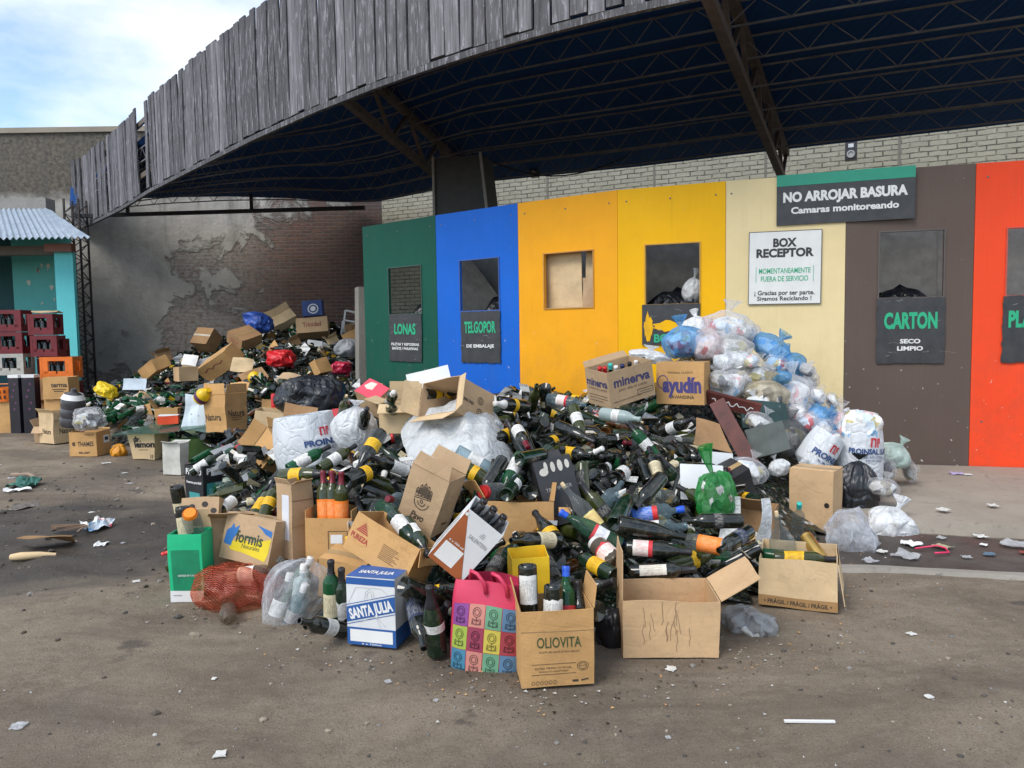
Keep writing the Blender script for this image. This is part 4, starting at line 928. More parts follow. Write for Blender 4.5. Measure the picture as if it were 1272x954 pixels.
FILL = [["2000",486,3516,446,291,-143,360,-123],
 ["2001",-469,3122,302,241,-74,421,97],
 ["0020",206,3485,384,336,66,-312,189],
 ["0010",774,3956,581,272,381,-160,-75],
 ["2201",480,3582,429,414,-256,113,-11],
 ["2030",-891,4039,565,377,-236,224,47],
 ["0211",-36,3754,542,209,-86,306,324],
 ["0000",-57,4096,661,236,428,-85,-67],
 ["0241",33,4011,675,214,17,352,283],
 ["5504",-67,3905,531,59,209,251,-374],
 ["2025",226,5275,975,63,-348,-342,-89],
 ["2135",752,3668,185,373,-180,268,-82],
 ["2211",1035,4474,361,474,40,-149,-37],
 ["0070",-833,4183,507,224,147,402,127],
 ["0143",382,4202,614,94,313,361,-114],
 ["0600",393,3797,409,61,-201,-162,-424],
 ["2031",153,4751,619,383,-195,255,26],
 ["0030",299,4647,613,287,127,322,-218],
 ["0070",87,3828,536,300,-388,13,98],
 ["0181",-643,4270,458,251,231,-116,-346],
 ["1010",538,4625,714,57,-491,-72,-6],
 ["0041",649,4699,578,359,326,-64,-102],
 ["0001",240,3374,158,329,263,15,269],
 ["2110",99,4759,658,95,220,-353,-261],
 ["2231",387,5446,708,314,57,-263,-282],
 ["2030",-296,3808,555,29,27,486,109],
 ["3027",342,3047,206,9,-247,265,344],
 ["0000",1128,4903,488,75,-155,230,409],
 ["0010",723,4557,464,297,-141,217,309],
 ["0012",500,4287,563,235,-180,326,237],
 ["4501",453,4494,465,197,247,-229,313],
 ["0001",-632,4140,413,368,-9,-332,61],
 ["1310",1175,6091,767,79,421,-31,-256],
 ["3011",1113,5644,652,97,-346,102,332],
 ["4613",-506,3965,463,205,37,-300,342],
 ["2030",680,5070,620,279,-112,-324,234],
 ["0605",1809,5383,305,359,154,-310,38],
 ["1011",103,4578,572,1,-125,92,475],
 ["0071",-887,5259,539,263,-190,319,208],
 ["0071",-797,4485,555,250,358,161,183],
 ["4530",837,4389,399,194,210,-257,319],
 ["0011",-803,4087,203,496,44,-35,25],
 ["4510",1133,5741,625,397,-38,-273,-126],
 ["0202",335,4656,526,102,-143,223,-412],
 ["2010",-327,3485,246,259,223,132,340],
 ["4503",1357,5498,536,34,-347,-76,351],
 ["2233",126,5028,633,76,80,279,400],
 ["0045",643,5596,635,119,-263,193,-360],
 ["0001",991,4396,520,72,-100,-463,144],
 ["0024",-1851,5660,128,301,-109,-369,104],
 ["0100",725,5267,620,226,-52,347,276],
 ["0030",722,5037,593,354,-317,149,46],
 ["0071",1245,5016,421,31,-165,119,456],
 ["0301",606,4699,450,137,122,-210,415],
 ["1001",-387,3289,20,110,135,-139,448],
 ["1190",1097,4155,197,227,-155,171,381],
 ["0021",831,5487,708,195,345,-195,234],
 ["0202",1191,4043,127,252,196,367,116],
 ["0000",50,4907,517,183,-72,140,-438],
 ["0221",898,4549,483,340,-300,76,-197],
 ["1200",397,4388,561,314,-216,305,107],
 ["0003",999,4562,521,337,-22,363,-67],
 ["2201",-19,3351,377,79,35,475,131],
 ["1705",-1165,5399,480,302,384,108,-3],
 ["0050",532,5554,667,369,-276,149,-124],
 ["0014",1039,4944,535,246,263,-293,187],
 ["0011",1130,4719,572,87,-422,-4,-254],
 ["4660",-930,4100,542,126,-177,410,186],
 ["0001",-549,4182,345,399,177,13,-244],
 ["2220",-279,5258,719,144,196,191,393],
 ["0015",329,3528,114,351,52,-220,-275],
 ["0050",189,5402,736,232,-252,-264,-252],
 ["2010",428,5058,636,318,299,-137,-202],
 ["5504",-683,5310,654,322,80,-374,1],
 ["0533",930,5152,562,265,-6,-318,280],
 ["2031",872,3878,291,332,30,-248,-278],
 ["0100",1386,5676,511,237,48,-293,-325],
 ["4500",915,5397,595,93,380,139,279],
 ["2010",57,3650,320,291,223,160,-299],
 ["0211",29,3687,289,55,-343,-220,284],
 ["0070",-47,3289,150,366,-26,-278,195],
 ["1001",-283,3332,33,354,-285,-78,193],
 ["0081",608,5377,655,331,320,-193,-28],
 ["0300",-1880,5885,186,135,-439,-75,184],
 ["4625",750,5721,616,447,-146,-168,30],
 ["0210",946,5925,613,404,176,224,71],
 ["1700",637,5254,641,26,-163,-331,-336],
 ["0101",161,4682,555,401,-169,247,0],
 ["2110",1402,4111,56,289,176,-216,-299],
 ["0005",16,4993,618,70,86,273,404],
 ["2030",-907,5057,524,254,361,67,225],
 ["2213",-920,5283,641,21,-215,-331,-306],
 ["1020",1025,4998,478,174,-190,219,368],
 ["3000",-740,4057,436,32,227,407,-177],
 ["0001",135,4647,541,199,51,-109,-442],
 ["0001",1057,5621,585,231,-298,-97,314],
 ["0721",366,4689,542,362,-261,93,-206],
 ["4605",-214,4966,584,192,42,-428,168],
 ["5512",546,5433,676,330,344,-123,-86],
 ["0030",-12,4328,444,374,184,-17,276],
 ["0207",-257,3925,553,66,247,-421,-86],
 ["0040",1008,4236,228,431,-170,-133,-134],
 ["2030",-802,3661,38,127,-42,-353,327],
 ["0000",-107,5623,845,222,179,336,235],
 ["4500",441,5572,785,364,-217,-265,14],
 ["0000",1256,5324,521,329,151,-303,-165],
 ["2210",224,4510,654,107,-191,-402,201],
 ["0150",-156,5238,715,120,186,269,359],
 ["0010",531,3918,272,8,-331,140,-347],
 ["3381",683,6198,682,340,-176,276,-164],
 ["0010",1057,4439,402,188,-200,253,-333],
 ["1023",-1918,5602,68,10,-246,-280,333],
 ["2031",-468,3314,165,385,-44,305,-82],
 ["4691",296,4636,450,374,138,-109,281],
 ["0770",648,4485,485,325,-194,-320,-64],
 ["0061",-2136,6276,37,300,52,-177,-355],
 ["4500",-979,4664,386,390,208,190,-138],
 ["1050",-968,4275,250,443,-21,-161,166],
 ["0060",-104,4200,453,207,-317,214,-247],
 ["3740",-366,3888,259,291,42,-48,401],
 ["0000",383,5855,706,328,48,279,-249],
 ["0010",-1900,5970,185,25,295,-310,-257],
 ["1020",978,6273,755,358,-282,15,-204],
 ["0080",21,5444,761,325,141,-353,-9],
 ["1080",122,5710,737,343,328,-118,102],
 ["4565",429,5073,647,307,-308,206,-136],
 ["0033",369,4892,601,27,-339,-209,-301],
 ["0222",-1034,5276,467,382,-279,-153,-48],
 ["0274",-1919,4768,87,72,386,94,-295],
 ["4540",-1003,3885,28,51,-173,-100,455],
 ["3110",-1967,4282,52,246,303,186,251],
 ["0260",570,5659,698,351,-129,-330,-27],
 ["1003",1343,5149,454,136,192,-207,-390],
 ["4522",108,4157,593,3,-488,12,-106],
 ["0011",-1163,4815,336,395,274,-89,-104],
 ["0170",1245,4364,236,289,-243,-143,295],
 ["0053",676,3968,287,283,137,378,-91],
 ["0337",813,3760,237,51,-323,-25,377],
 ["0010",999,5266,541,310,267,281,61],
 ["0010",-775,5382,553,333,257,225,-149],
 ["1002",79,4263,494,77,392,3,300],
 ["2025",-1262,4437,292,432,189,110,124],
 ["1400",-261,3775,275,341,17,78,357],
 ["2010",1011,4097,204,318,-115,-225,292],
 ["0000",-912,5558,548,122,177,289,-347],
 ["0060",530,4945,499,289,-286,159,-245],
 ["0080",797,4775,535,327,-158,307,154],
 ["3030",1258,4424,506,167,-401,-72,238],
 ["0001",-1974,6388,182,260,283,-199,251],
 ["0100",516,4027,281,441,76,-128,-183],
 ["3105",1110,5812,569,125,-117,-226,-412],
 ["0211",-2008,6299,122,417,-96,-198,-167],
 ["0010",-1162,4186,189,214,50,-10,449],
 ["1001",-244,3264,25,96,-28,-135,-471],
 ["0501",615,6218,664,362,-265,72,208],
 ["0071",-63,4938,568,443,-223,-39,-47],
 ["0111",-265,5111,675,212,-9,384,-240],
 ["0000",396,4204,348,241,-58,-174,-398],
 ["0201",1248,4724,422,349,-149,319,-67],
 ["4661",215,5631,792,281,157,383,-14],
 ["0064",424,6066,682,326,-13,330,-186],
 ["0261",112,4788,566,100,-398,-79,275],
 ["0016",-1105,4998,441,12,109,329,360],
 ["4670",944,4544,418,111,180,225,393],
 ["0020",1112,4323,333,304,24,319,235],
 ["0201",527,3763,472,196,-366,-273,-60],
 ["4640",654,4071,412,175,-395,28,-249],
 ["0203",-1376,4411,132,469,155,44,-65],
 ["4691",1217,5782,557,39,262,259,-336],
 ["1020",949,5078,518,363,210,-271,-24],
 ["2001",-950,4221,548,202,-197,-409,-57],
 ["0651",7,4489,490,274,352,21,-225],
 ["0121",652,5998,775,304,-196,-344,-28],
 ["0000",-188,4898,526,231,226,-327,198],
 ["0000",-175,4149,370,400,-19,63,-293],
 ["0000",-2211,6393,136,403,-235,89,-157],
 ["2010",-320,3568,111,271,264,307,-114],
 ["0881",403,6735,787,264,239,-338,-94],
 ["3215",582,6076,669,388,93,286,-92],
 ["3000",347,5881,696,274,-58,-322,261],
 ["1191",290,5789,782,97,-211,308,-319],
 ["0011",930,5334,587,127,-44,-368,311],
 ["0021",436,5046,571,149,239,253,326],
 ["0000",647,4138,301,272,128,-141,-374],
 ["0011",-1384,4748,384,90,246,277,324],
 ["0091",-1518,5164,236,273,-118,-373,149],
 ["4601",-524,3451,113,346,232,277,9],
 ["0501",244,5716,710,199,-186,313,-280],
 ["0010",1256,5650,525,317,41,-341,177],
 ["2130",-1132,5477,382,253,-189,68,382],
 ["0011",533,4749,568,122,-329,271,-231],
 ["0110",-648,4352,417,120,-144,314,341],
 ["2010",-887,4414,388,393,-211,218,61],
 ["0001",-403,4250,432,56,335,-189,315],
 ["2100",-1056,4469,438,283,293,281,-67],
 ["0081",-997,4493,364,313,310,235,-36],
 ["0091",-1408,4330,330,130,-289,-250,-296],
 ["2031",1160,4229,184,274,-6,87,409],
 ["0701",701,7359,676,143,-43,-376,293],
 ["0200",665,4879,562,6,-344,-161,326],
 ["0011",-16,4403,552,349,290,119,-172],
 ["0201",820,7340,710,253,387,-50,-184],
 ["0100",587,7040,636,409,163,228,-68],
 ["0063",606,6921,652,254,272,-41,331],
 ["4611",592,6439,682,272,-81,303,-279],
 ["4511",678,5956,644,145,-107,-294,362],
 ["1301",1168,4940,430,255,-270,106,317],
 ["0601",-900,4921,455,380,-247,-201,-63],
 ["0041",656,4839,508,243,-34,396,-183],
 ["0000",1173,4902,516,181,310,280,208],
 ["2030",347,4527,532,87,9,436,-228],
 ["4650",-276,4294,528,265,-378,106,-160],
 ["1000",20,4635,527,316,352,160,28]]
REST = [["0000",-2073,5681,22,414,-126,236,86],
 ["0641",138,4165,389,7,-353,-88,343],
 ["0041",-1761,5440,182,186,170,-417,-113],
 ["0140",-1056,4276,240,71,-186,211,407],
 ["0202",-165,3523,113,22,-233,42,440],
 ["1741",227,6621,759,184,361,-265,-124],
 ["0010",196,5856,773,255,328,-204,-190],
 ["4610",432,5982,684,48,-104,255,-415],
 ["0170",32,5531,752,357,-306,-160,54],
 ["2031",-301,5463,726,318,-205,252,-207],
 ["0010",106,6028,692,51,353,79,341],
 ["0040",165,5878,704,324,-243,282,-83],
 ["1001",1072,5749,565,145,-271,70,388],
 ["0240",184,5051,630,234,323,262,149],
 ["4520",-1002,5658,480,325,302,-153,173],
 ["2031",-911,5382,489,227,-255,-286,-227],
 ["0010",1207,4346,503,70,-319,147,349],
 ["4501",-2488,6769,69,66,163,-161,440],
 ["0210",-2499,6950,20,29,266,-59,418],
 ["1081",120,4371,517,355,282,189,95],
 ["0000",1629,5191,308,116,260,6,-411],
 ["0000",1191,4706,411,328,196,-292,-137],
 ["0860",-1398,4801,337,25,-355,-247,250],
 ["0040",-1866,4917,185,177,-371,-179,-221]]
# ================================================================== builders for the discarded things
PROF = {
 'bordeaux': ([(0, .022), (.020, .016), (.030, .003), (.0345, 0), (.0372, .004), (.0375, .012), (.0375, .19), (.0355, .202), (.028, .216), (.019, .229), (.0148, .243), (.0142, .282), (.0160, .283), (.0160, .293), (.0150, .299), (.0105, .30), (.0095, .285), (0, .284)], (.050, .150), .236),
 'burgundy': ([(0, .022), (.022, .016), (.033, .003), (.038, 0), (.0407, .004), (.041, .012), (.041, .148), (.038, .175), (.029, .205), (.019, .232), (.0148, .25), (.0142, .28), (.0160, .281), (.0160, .291), (.0150, .297), (.0105, .298), (.0095, .285), (0, .284)], (.045, .125), .240),
 'champagne': ([(0, .028), (.024, .02), (.036, .003), (.0405, 0), (.0437, .005), (.044, .015), (.044, .155), (.040, .185), (.030, .225), (.020, .255), (.0158, .275), (.0155, .304), (.0175, .305), (.0175, .313), (.016, .319), (.0115, .32), (.0095, .305), (0, .304)], (.085, .150), .215),
 'litre': ([(0, .012), (.03, .003), (.039, 0), (.0427, .005), (.043, .015), (.043, .17), (.036, .2), (.022, .225), (.016, .245), (.0145, .269), (.017, .271), (.017, .282), (.0125, .285), (.0105, .27), (0, .269)], (.05, .14), .25),
 'spirit': ([(0, .012), (.028, .003), (.036, 0), (.0397, .005), (.040, .015), (.040, .2), (.036, .214), (.022, .225), (.0155, .232), (.015, .262), (.0175, .263), (.0175, .287), (.0125, .29), (.0105, .27), (0, .269)], (.05, .16), .262),
 'jar': ([(0, .006), (.036, .003), (.041, 0), (.0447, .005), (.045, .015), (.045, .135), (.040, .148), (.036, .15), (.036, .168), (.034, .17), (.033, .15), (0, .149)], (.035, .11), .149),
 'flask': ([(0, .010), (.036, .003), (.045, 0), (.056, .015), (.0635, .04), (.066, .07), (.060, .105), (.042, .142), (.024, .166), (.016, .186), (.0145, .225), (.017, .226), (.017, .238), (.0125, .24), (.0105, .22), (0, .219)], (.045, .09), .226),
 'can': ([(0, .006), (.026, .004), (.031, 0), (.034, .012), (.034, .178), (.032, .190), (.0335, .194), (.031, .2), (.029, .192), (0, .191)], (.03, .16), .19)}
LABELS = {'white': ((.74, .73, .69), (.06, .05, .05)), 'whitesmall': ((.74, .74, .72), (.05, .10, .35)), 'cream': ((.66, .58, .38), (.10, .06, .03)), 'yellow': ((.80, .46, .012), (.12, .06, .01)), 'redwhite': ((.76, .70, .64), (.55, .02, .03)),
          'bluered': ((.05, .16, .60), (.70, .70, .72)), 'orange': ((.90, .22, .02), (.85, .55, .3)), 'navy': ((.025, .035, .075), (.45, .45, .42)), 'blackprint': ((.022, .022, .025), (.50, .48, .42)), 'creamstrip': ((.72, .68, .58), (.12, .08, .06)), 'yellowred': ((.78, .66, .25), (.60, .05, .03)), 'grey': ((.45, .44, .42), (.08, .08, .08))}
LNAME = {'white': 'a white label', 'whitesmall': 'a white and blue label', 'cream': 'a cream label', 'yellow': 'a yellow label', 'redwhite': 'a red and white label', 'bluered': 'a blue label', 'orange': 'an orange label', 'navy': 'a navy label', 'blackprint': 'a black label', 'creamstrip': 'a pale label strip', 'yellowred': 'a yellow and red label', 'grey': 'a grey label', '': ''}
BANDS = {'redwhite': (.6, .03, .04), 'whitesmall': (.62, .05, .06), 'bluered': (.65, .03, .03)}
FOILS = {'black': (.018, .018, .02), 'maroon': (.16, .012, .022), 'red': (.60, .03, .03), 'white': (.72, .70, .66), 'gold': (.55, .36, .10), 'blue': (.015, .09, .55), 'teal': (.05, .48, .42), 'orange': (.95, .25, .01), 'navy': (.02, .03, .10), 'green': (.02, .18, .07)}
GNAME = {'black': 'black', 'olive': 'olive green', 'darkgreen': 'dark green', 'green': 'green', 'lightgreen': 'pale green', 'clear': 'clear', 'blueclear': 'clear bluish', 'brown': 'brown', 'frosted': 'frosted', 'gold': 'gold', 'pet': 'dusty clear'}
KNAME = {'bordeaux': ('wine_bottle', 'wine bottle'), 'burgundy': ('wine_bottle', 'sloping wine bottle'), 'champagne': ('sparkling_wine_bottle', 'sparkling wine bottle'), 'litre': ('litre_bottle', 'litre bottle'), 'spirit': ('spirit_bottle', 'spirit bottle'), 'jar': ('glass_jar', 'glass jar'), 'flask': ('round_decanter', 'round bottle'), 'can': ('drink_tin', 'tall tin')}
MESH = {}
def bottle_mesh(kind, gl, n=20):
    k = (kind, gl, n)
    if k not in MESH:
        m = MB(); m.lathe(PROF[kind][0], n); MESH[k] = m.mesh('bottle_body', glass(gl), 50)
    return MESH[k]
def label_mesh(kind, lab, var=0):
    k = ('L', kind, lab, var)
    if k not in MESH:
        pr, (z0, z1), _ = PROF[kind]; r = max(p[0] for p in pr) + .0007; m = MB(); half = R(100) if lab != 'yellow' else R(115)
        if lab == 'creamstrip': z0, z1, half = .05, .17, R(38)
        if lab == 'grey': half = R(60)
        if kind == 'flask': r = .0665
        dz, sc, hs = ((0, 1, 1), (.012, .72, .8), (-.008, 1.12, .62), (.02, .55, 1.1), (-.004, .9, .9))[var]
        zc = (z0 + z1) / 2 + dz; hz = (z1 - z0) / 2 * sc; half *= hs
        def lp(a, b):
            th = -PI / 2 - half + 2 * half * a; e = noise.noise((a * 7 + var, b * 3, len(MESH))) * (.012 if var == 4 else .002)
            return (r * math.cos(th), r * math.sin(th), min(.188 if kind != 'champagne' else .156, zc - hz + 2 * hz * b + (e if b in (0, 1) else 0)))
        m.grid(lp, 20, 4)
        b, i = LABELS[lab]; MESH[k] = m.mesh('label', label_mat(lab, b, i, BANDS.get(lab, (0, 0, 0)), len(MESH)), 180)
    return MESH[k]
def foil_mesh(kind, fo):
    k = ('F', kind, fo)
    if k not in MESH:
        pr, _, zf = PROF[kind]; m = MB(); zt = pr[-1][1] if False else max(p[1] for p in pr)
        if fo == 'cork':
            m.lathe([(.0098, zt - .012), (.0100, zt + .020), (.0088, zt + .022), (0, zt + .022)], 14); MESH[k] = m.mesh('cork', plain('cork', (.62, .47, .28), .85, .2), 50)
        else:
            if fo in ('blue', 'teal', 'orange') or kind in ('spirit', 'jar'): zf = zt - (.04 if kind != 'jar' else .022)
            i0 = max(i for i in range(len(pr)) if pr[i][0] == max(p[0] for p in pr))
            prof = [(r, z) for r, z in pr[i0:] if z >= zf and r > .0128]
            rr = [r for r, z in pr[i0:] if z <= zf][-1]
            if not prof or prof[0][1] > zf + .004: prof = [(max(min(rr, .025), .0150) if kind != 'jar' else .036, zf)] + prof
            prof = [(r + .0009, z) for r, z in prof]; prof.append((prof[-1][0] - .003, zt + .0012)); prof.append((0, zt + .0012))
            m.lathe(prof, 16); MESH[k] = m.mesh('cap', plain('foil_' + fo, FOILS[fo], .35, .1, .25 if fo in ('gold', 'red', 'maroon') else 0.0, .1), 50)
    return MESH[k]
BOT = []
EYE = Vector((0, 0, CAM_H))
def bottle(kind, gl, lab, fo, loc, rot, note='', group='bottles thrown on the heap'):
    o = link(KNAME[kind][0], bottle_mesh(kind, gl), None, loc)
    o.rotation_mode = 'QUATERNION'; o.rotation_quaternion = rot
    if lab: link('label', label_mesh(kind, lab, (len(BOT) * 7) % 5 if lab not in ('creamstrip', 'orange') else 0), o)
    if fo: link('cork' if fo == 'cork' else 'cap', foil_mesh(kind, fo), o)
    tag(o, None, 'jar' if kind == 'jar' else 'tin' if kind == 'can' else 'bottle', group)
    BOT.append((o, kind, gl, lab, fo, note)); return o
def aim(loc, d, spin=-90):
    """Rotation whose local Z points along d and whose label side turns towards where one stands in the yard."""
    z = Vector(d).normalized(); v = EYE - Vector(loc); y = -(v - z * v.dot(z)).normalized(); x = y.cross(z)
    q = Matrix((x, y, z)).transposed().to_quaternion()
    return q @ Quaternion((0, 0, 1), R(spin + 90))

def warpf(seed, amp, fr=5.0):
    def f(p):
        q = Vector((p[0] * fr + seed * 7.3, p[1] * fr, p[2] * fr + seed)); n = noise.noise_vector(q)
        return Vector((p[0] + amp * n.x, p[1] + amp * n.y, p[2] + amp * n.z))
    return f
class Box:
    """An open or closed carton standing on its base centre, with flaps and printing as parts."""
    def __init__(s, key, name, label, mat, cat='box', group=None, flaps=(), lid=False, amp=.009, t=.004, fmat=None, cut=0, open_=None):
        (loc, rot, (s.w, s.d, s.h)) = POSE[key]; s.mat = mat; s.t = t; s.key = key
        s.f = warpf(len(key) * 3.7 + s.w * 31, amp); m = MB(); w_, d_, h_ = s.w / 2, s.d / 2, s.h
        def slab(o, u, v, n, k=6):
            o, u, v, n = Vector(o), Vector(u), Vector(v), Vector(n) * t
            m.grid(lambda a, b: s.f(o + u * a + v * b), k, k); m.grid(lambda a, b: s.f(o + u * (1 - a) + v * b + n), k, k)
            for (p, q) in ((o, u), (o + v + u, -u), (o + u, v), (o + v, -v)):
                m.grid(lambda a, b: s.f(p + q * (1 - a) + n * b), k, 1)
        slab((-w_, -d_, 0), (s.w, 0, 0), (0, 0, h_ - cut), (0, 1, 0)); slab((w_, d_, 0), (-s.w, 0, 0), (0, 0, h_), (0, -1, 0))
        if open_ != 'L': slab((-w_, d_ - t, 0), (0, -s.d + 2 * t, 0), (0, 0, h_), (1, 0, 0))
        if open_ != 'R': slab((w_, -d_ + t, 0), (0, s.d - 2 * t, 0), (0, 0, h_), (-1, 0, 0))
        slab((-w_ + t, d_ - t, 0), (s.w - 2 * t, 0, 0), (0, -s.d + 2 * t, 0), (0, 0, 1))
        if lid: slab((-w_, -d_, h_), (s.w, 0, 0), (0, s.d, 0), (0, 0, 1))
        s.o = m.build(name, mat, None, loc, rot); tag(s.o, label, cat, group)
        for i, (side, ln, ang) in enumerate(flaps): s.flap(side, ln, ang, fmat or mat, i)
        if lid:
            q = MB(); put_rect(q, s.place('T', .0052), -s.w / 2, -.022, s.w / 2, .022, 6); q.build('tape', plain('parcel_tape', (.40, .27, .13), .3), s.o)
    def flap(s, side, ln, ang, mat, seed=0, sub=None):
        w_, d_, h_ = s.w / 2, s.d / 2, s.h
        p, u, n = {'F': ((-w_ + .003, -d_, h_), (s.w - .006, 0, 0), (0, -1, 0)), 'B': ((w_ - .003, d_, h_), (-s.w + .006, 0, 0), (0, 1, 0)), 'L': ((-w_, d_ - .003, h_), (0, -s.d + .006, 0), (-1, 0, 0)), 'R': ((w_, -d_ + .003, h_), (0, s.d - .006, 0), (1, 0, 0))}[side]
        p, u, n = Vector(p), Vector(u), Vector(n); a = R(ang); v = (Vector((0, 0, 1)) * math.cos(a) + n * math.sin(a)) * ln; nn = u.cross(v).normalized() * s.t
        p = p + v.normalized() * .003 + (n * .005 if ang > 150 else Vector()); m = MB(); base = p.copy()
        g = warpf(seed + 2.3 + s.w * 17, .010, 4.0)
        def q(x, y, k): 
            e = s.f(base + u * x); c = base + u * x + v * y + nn * k + u.normalized() * (.02 * (.5 - x) * y)
            return e + (g(c) - g(base + u * x)) if True else c
        m.grid(lambda a_, b: q(a_, b, 0), 6, 6); m.grid(lambda a_, b: q(1 - a_, b, 1), 6, 6)
        for x in (0, 1): m.grid(lambda a_, b: q(x, a_, b if x else 1 - b), 6, 1)
        m.grid(lambda a_, b: q(a_, 1, 1 - b), 6, 1)
        return m.build('flap', mat, s.o)
    def place(s, face='F', off=.0014):
        w_, d_, h_ = s.w / 2, s.d / 2, s.h
        def f(x, y):
            p, n = {'F': ((x, -d_, h_ / 2 + y), (0, -1, 0)), 'R': ((w_, x, h_ / 2 + y), (1, 0, 0)), 'L': ((-w_, -x, h_ / 2 + y), (-1, 0, 0)), 'B': ((-x, d_, h_ / 2 + y), (0, 1, 0)), 'T': ((x, y, h_), (0, 0, 1))}[face]
            return s.f(Vector(p)) + Vector(n) * off
        return f
    def dim(s, face): return {'F': (s.w, s.h), 'R': (s.d, s.h), 'L': (s.d, s.h), 'B': (s.w, s.h), 'T': (s.w, s.d)}[face]
    def text(s, face, lines, mat=INK, name='lettering', rot=0.0, off=.0016):
        W, Hh = s.dim(face); m = MB(); pl = s.place(face, off)
        for (tx, cx, cy, tw, th, bold, *sk) in lines: put_text(m, pl, tx, cx * W, cy * Hh, tw * W, th * Hh, bold, sk[0] if sk else 0.0, rot)
        return m.build(name, mat, s.o)
    def rect(s, face, x0, y0, x1, y1, mat, name='print', off=.0011):
        W, Hh = s.dim(face); m = MB(); put_rect(m, s.place(face, off), x0 * W, y0 * Hh, x1 * W, y1 * Hh, 8); return m.build(name, mat, s.o)
    def poly(s, face, pts, mat, name='print', off=.0013):
        W, Hh = s.dim(face); m = MB(); put_poly(m, s.place(face, off), [(x * W, y * Hh) for x, y in pts]); return m.build(name, mat, s.o)
    def lines(s, face, strokes, wd, mat=INK, name='emblem', off=.0018):
        W, Hh = s.dim(face); m = MB(); pl = s.place(face, off)
        for st in strokes: put_line(m, pl, [(x * W, y * Hh) for x, y in st], wd)
        return m.build(name, mat, s.o)

def bag_mesh(w_, h_, seed, knot=True, amp=.09, dep=.85, nu=56, nv=44, flat=.30, tuft=.3, mats=None, pleat=.16):
    m = MB(); vn = .80 if knot else 1.0
    def fn(a, b):
        th = 2 * PI * a; top = 0.0
        if b <= vn:
            t = b / vn; z = t; 
            r = max(0.0, 1 - abs(2 * min(1, max(0, t * (1 - .0) + .02)) - 1) ** 2.5) ** .5
            if t < .12: r = max(r, .55 + 1.6 * t)
            if b == 0: r = 0.0
            if knot: r = max(r, .10) if t > .5 else r
            else: r = r if b < 1 else 0.0
            s = max(0, (t - .55) / .45)
            if knot: r *= 1 - .35 * s * s
        else:
            t = (b - vn) / (1 - vn); z = 1 + tuft * t; r = .09 + .22 * t ** 1.3; s = 1.0
        r *= 1 + pleat * s * math.sin(9 * th + seed * 2.1 + 2 * math.sin(3 * th + seed)) + .05 * math.sin(23 * th + seed) * s
        x, y = r * math.cos(th), r * math.sin(th)
        p = Vector((x * 1.1, y * 1.1, z * 1.4)); o = Vector((seed * 5.1, seed * 2.7, seed * 1.3))
        n = noise.noise_vector(p * 1.5 + o) * 1.0 + noise.noise_vector(p * 3.4 + o) * .3
        fo = Vector((math.cos(th) * 1.9, math.sin(th) * 1.9, z * .75 + .5 * noise.noise(p * 1.2 + o)))
        rg = max(-.2, 1 - abs(noise.noise(fo * 1.6 + o)) * 2.4); rg2 = max(-.2, 1 - abs(noise.noise(fo * 3.4 - o)) * 2.4)
        k = amp * (1 if b < vn else .7)
        f = 1 + k * (.75 * (rg - .4) + .4 * (rg2 - .4) * (.5 + s))
        q = Vector((x * f * w_ / 2, y * f * w_ / 2 * dep, z * h_ * (1 / (1 + (tuft if knot else 0)))))
        q += Vector((n.x * w_, n.y * w_, n.z * h_ * .6)) * k * .75 * (1 if 0 < b else 0)
        if q.z < 0: q.z = .02 * h_ * abs(n.x)
        return q
    m.grid(fn, nu, nv, 0, True)
    return m
def bag(key, label, mat, cont=None, seed=None, knot=True, name='plastic_bag', tilt=(0, 0, 0), group=None, amp=.09, flat=.3, dep=.85, tuft=.3, shrink=.78, hi=False, cat='bag'):
    x, y, z, w_, h_ = BAG[key]; seed = seed if seed is not None else (sum(map(ord, key)) % 37)
    big = w_ > .25; o = bag_mesh(w_, h_, seed, knot, amp, dep, 96 if hi else 56, 72 if hi else 44, flat, tuft).build(name, mat, None, (x, y, z), tilt, smooth=180)
    tag(o, label, cat, group)
    if cont is not None:
        c = bag_mesh(w_ * shrink, h_ * shrink * (.78 if knot else .9), seed + 3, False, amp * 1.5, dep, 40, 28).build('contents', cont, o, (0, 0, h_ * .02), smooth=180)
    return o
def slab_piece(name, label, mat, loc, rot, size, cat, bend=.02, group=None, seed=0, n=8, shape=None):
    """A torn, bent sheet of board with thickness."""
    m = MB(); a, b, t = size; rr = random.Random(seed)
    def q(u, v, k):
        x, y = (u - .5) * a, (v - .5) * b
        if shape: x, y = x * (1 + shape[0] * v) + shape[1] * y, y
        e = Vector((x * 4 + seed, y * 4, seed)); nn = noise.noise_vector(e)
        return Vector((x + .03 * a * nn.x, y + .03 * b * nn.y, bend * nn.z * 1.5 + t * k))
    m.grid(lambda u, v: q(u, v, 1), n, n); m.grid(lambda u, v: q(1 - u, v, 0), n, n)
    for x in (0, 1):
        m.grid(lambda u, v: q(x, u, v if x else 1 - v), n, 1); m.grid(lambda u, v: q(u, x, 1 - v if x else v), n, 1)
    o = m.build(name, mat, None, loc, rot, smooth=30); tag(o, label, cat, group); return o

POSE['tro'] = [[.27, 3.98, .34], [R(-14), R(-12), R(10)], [.20, .18, .34]]
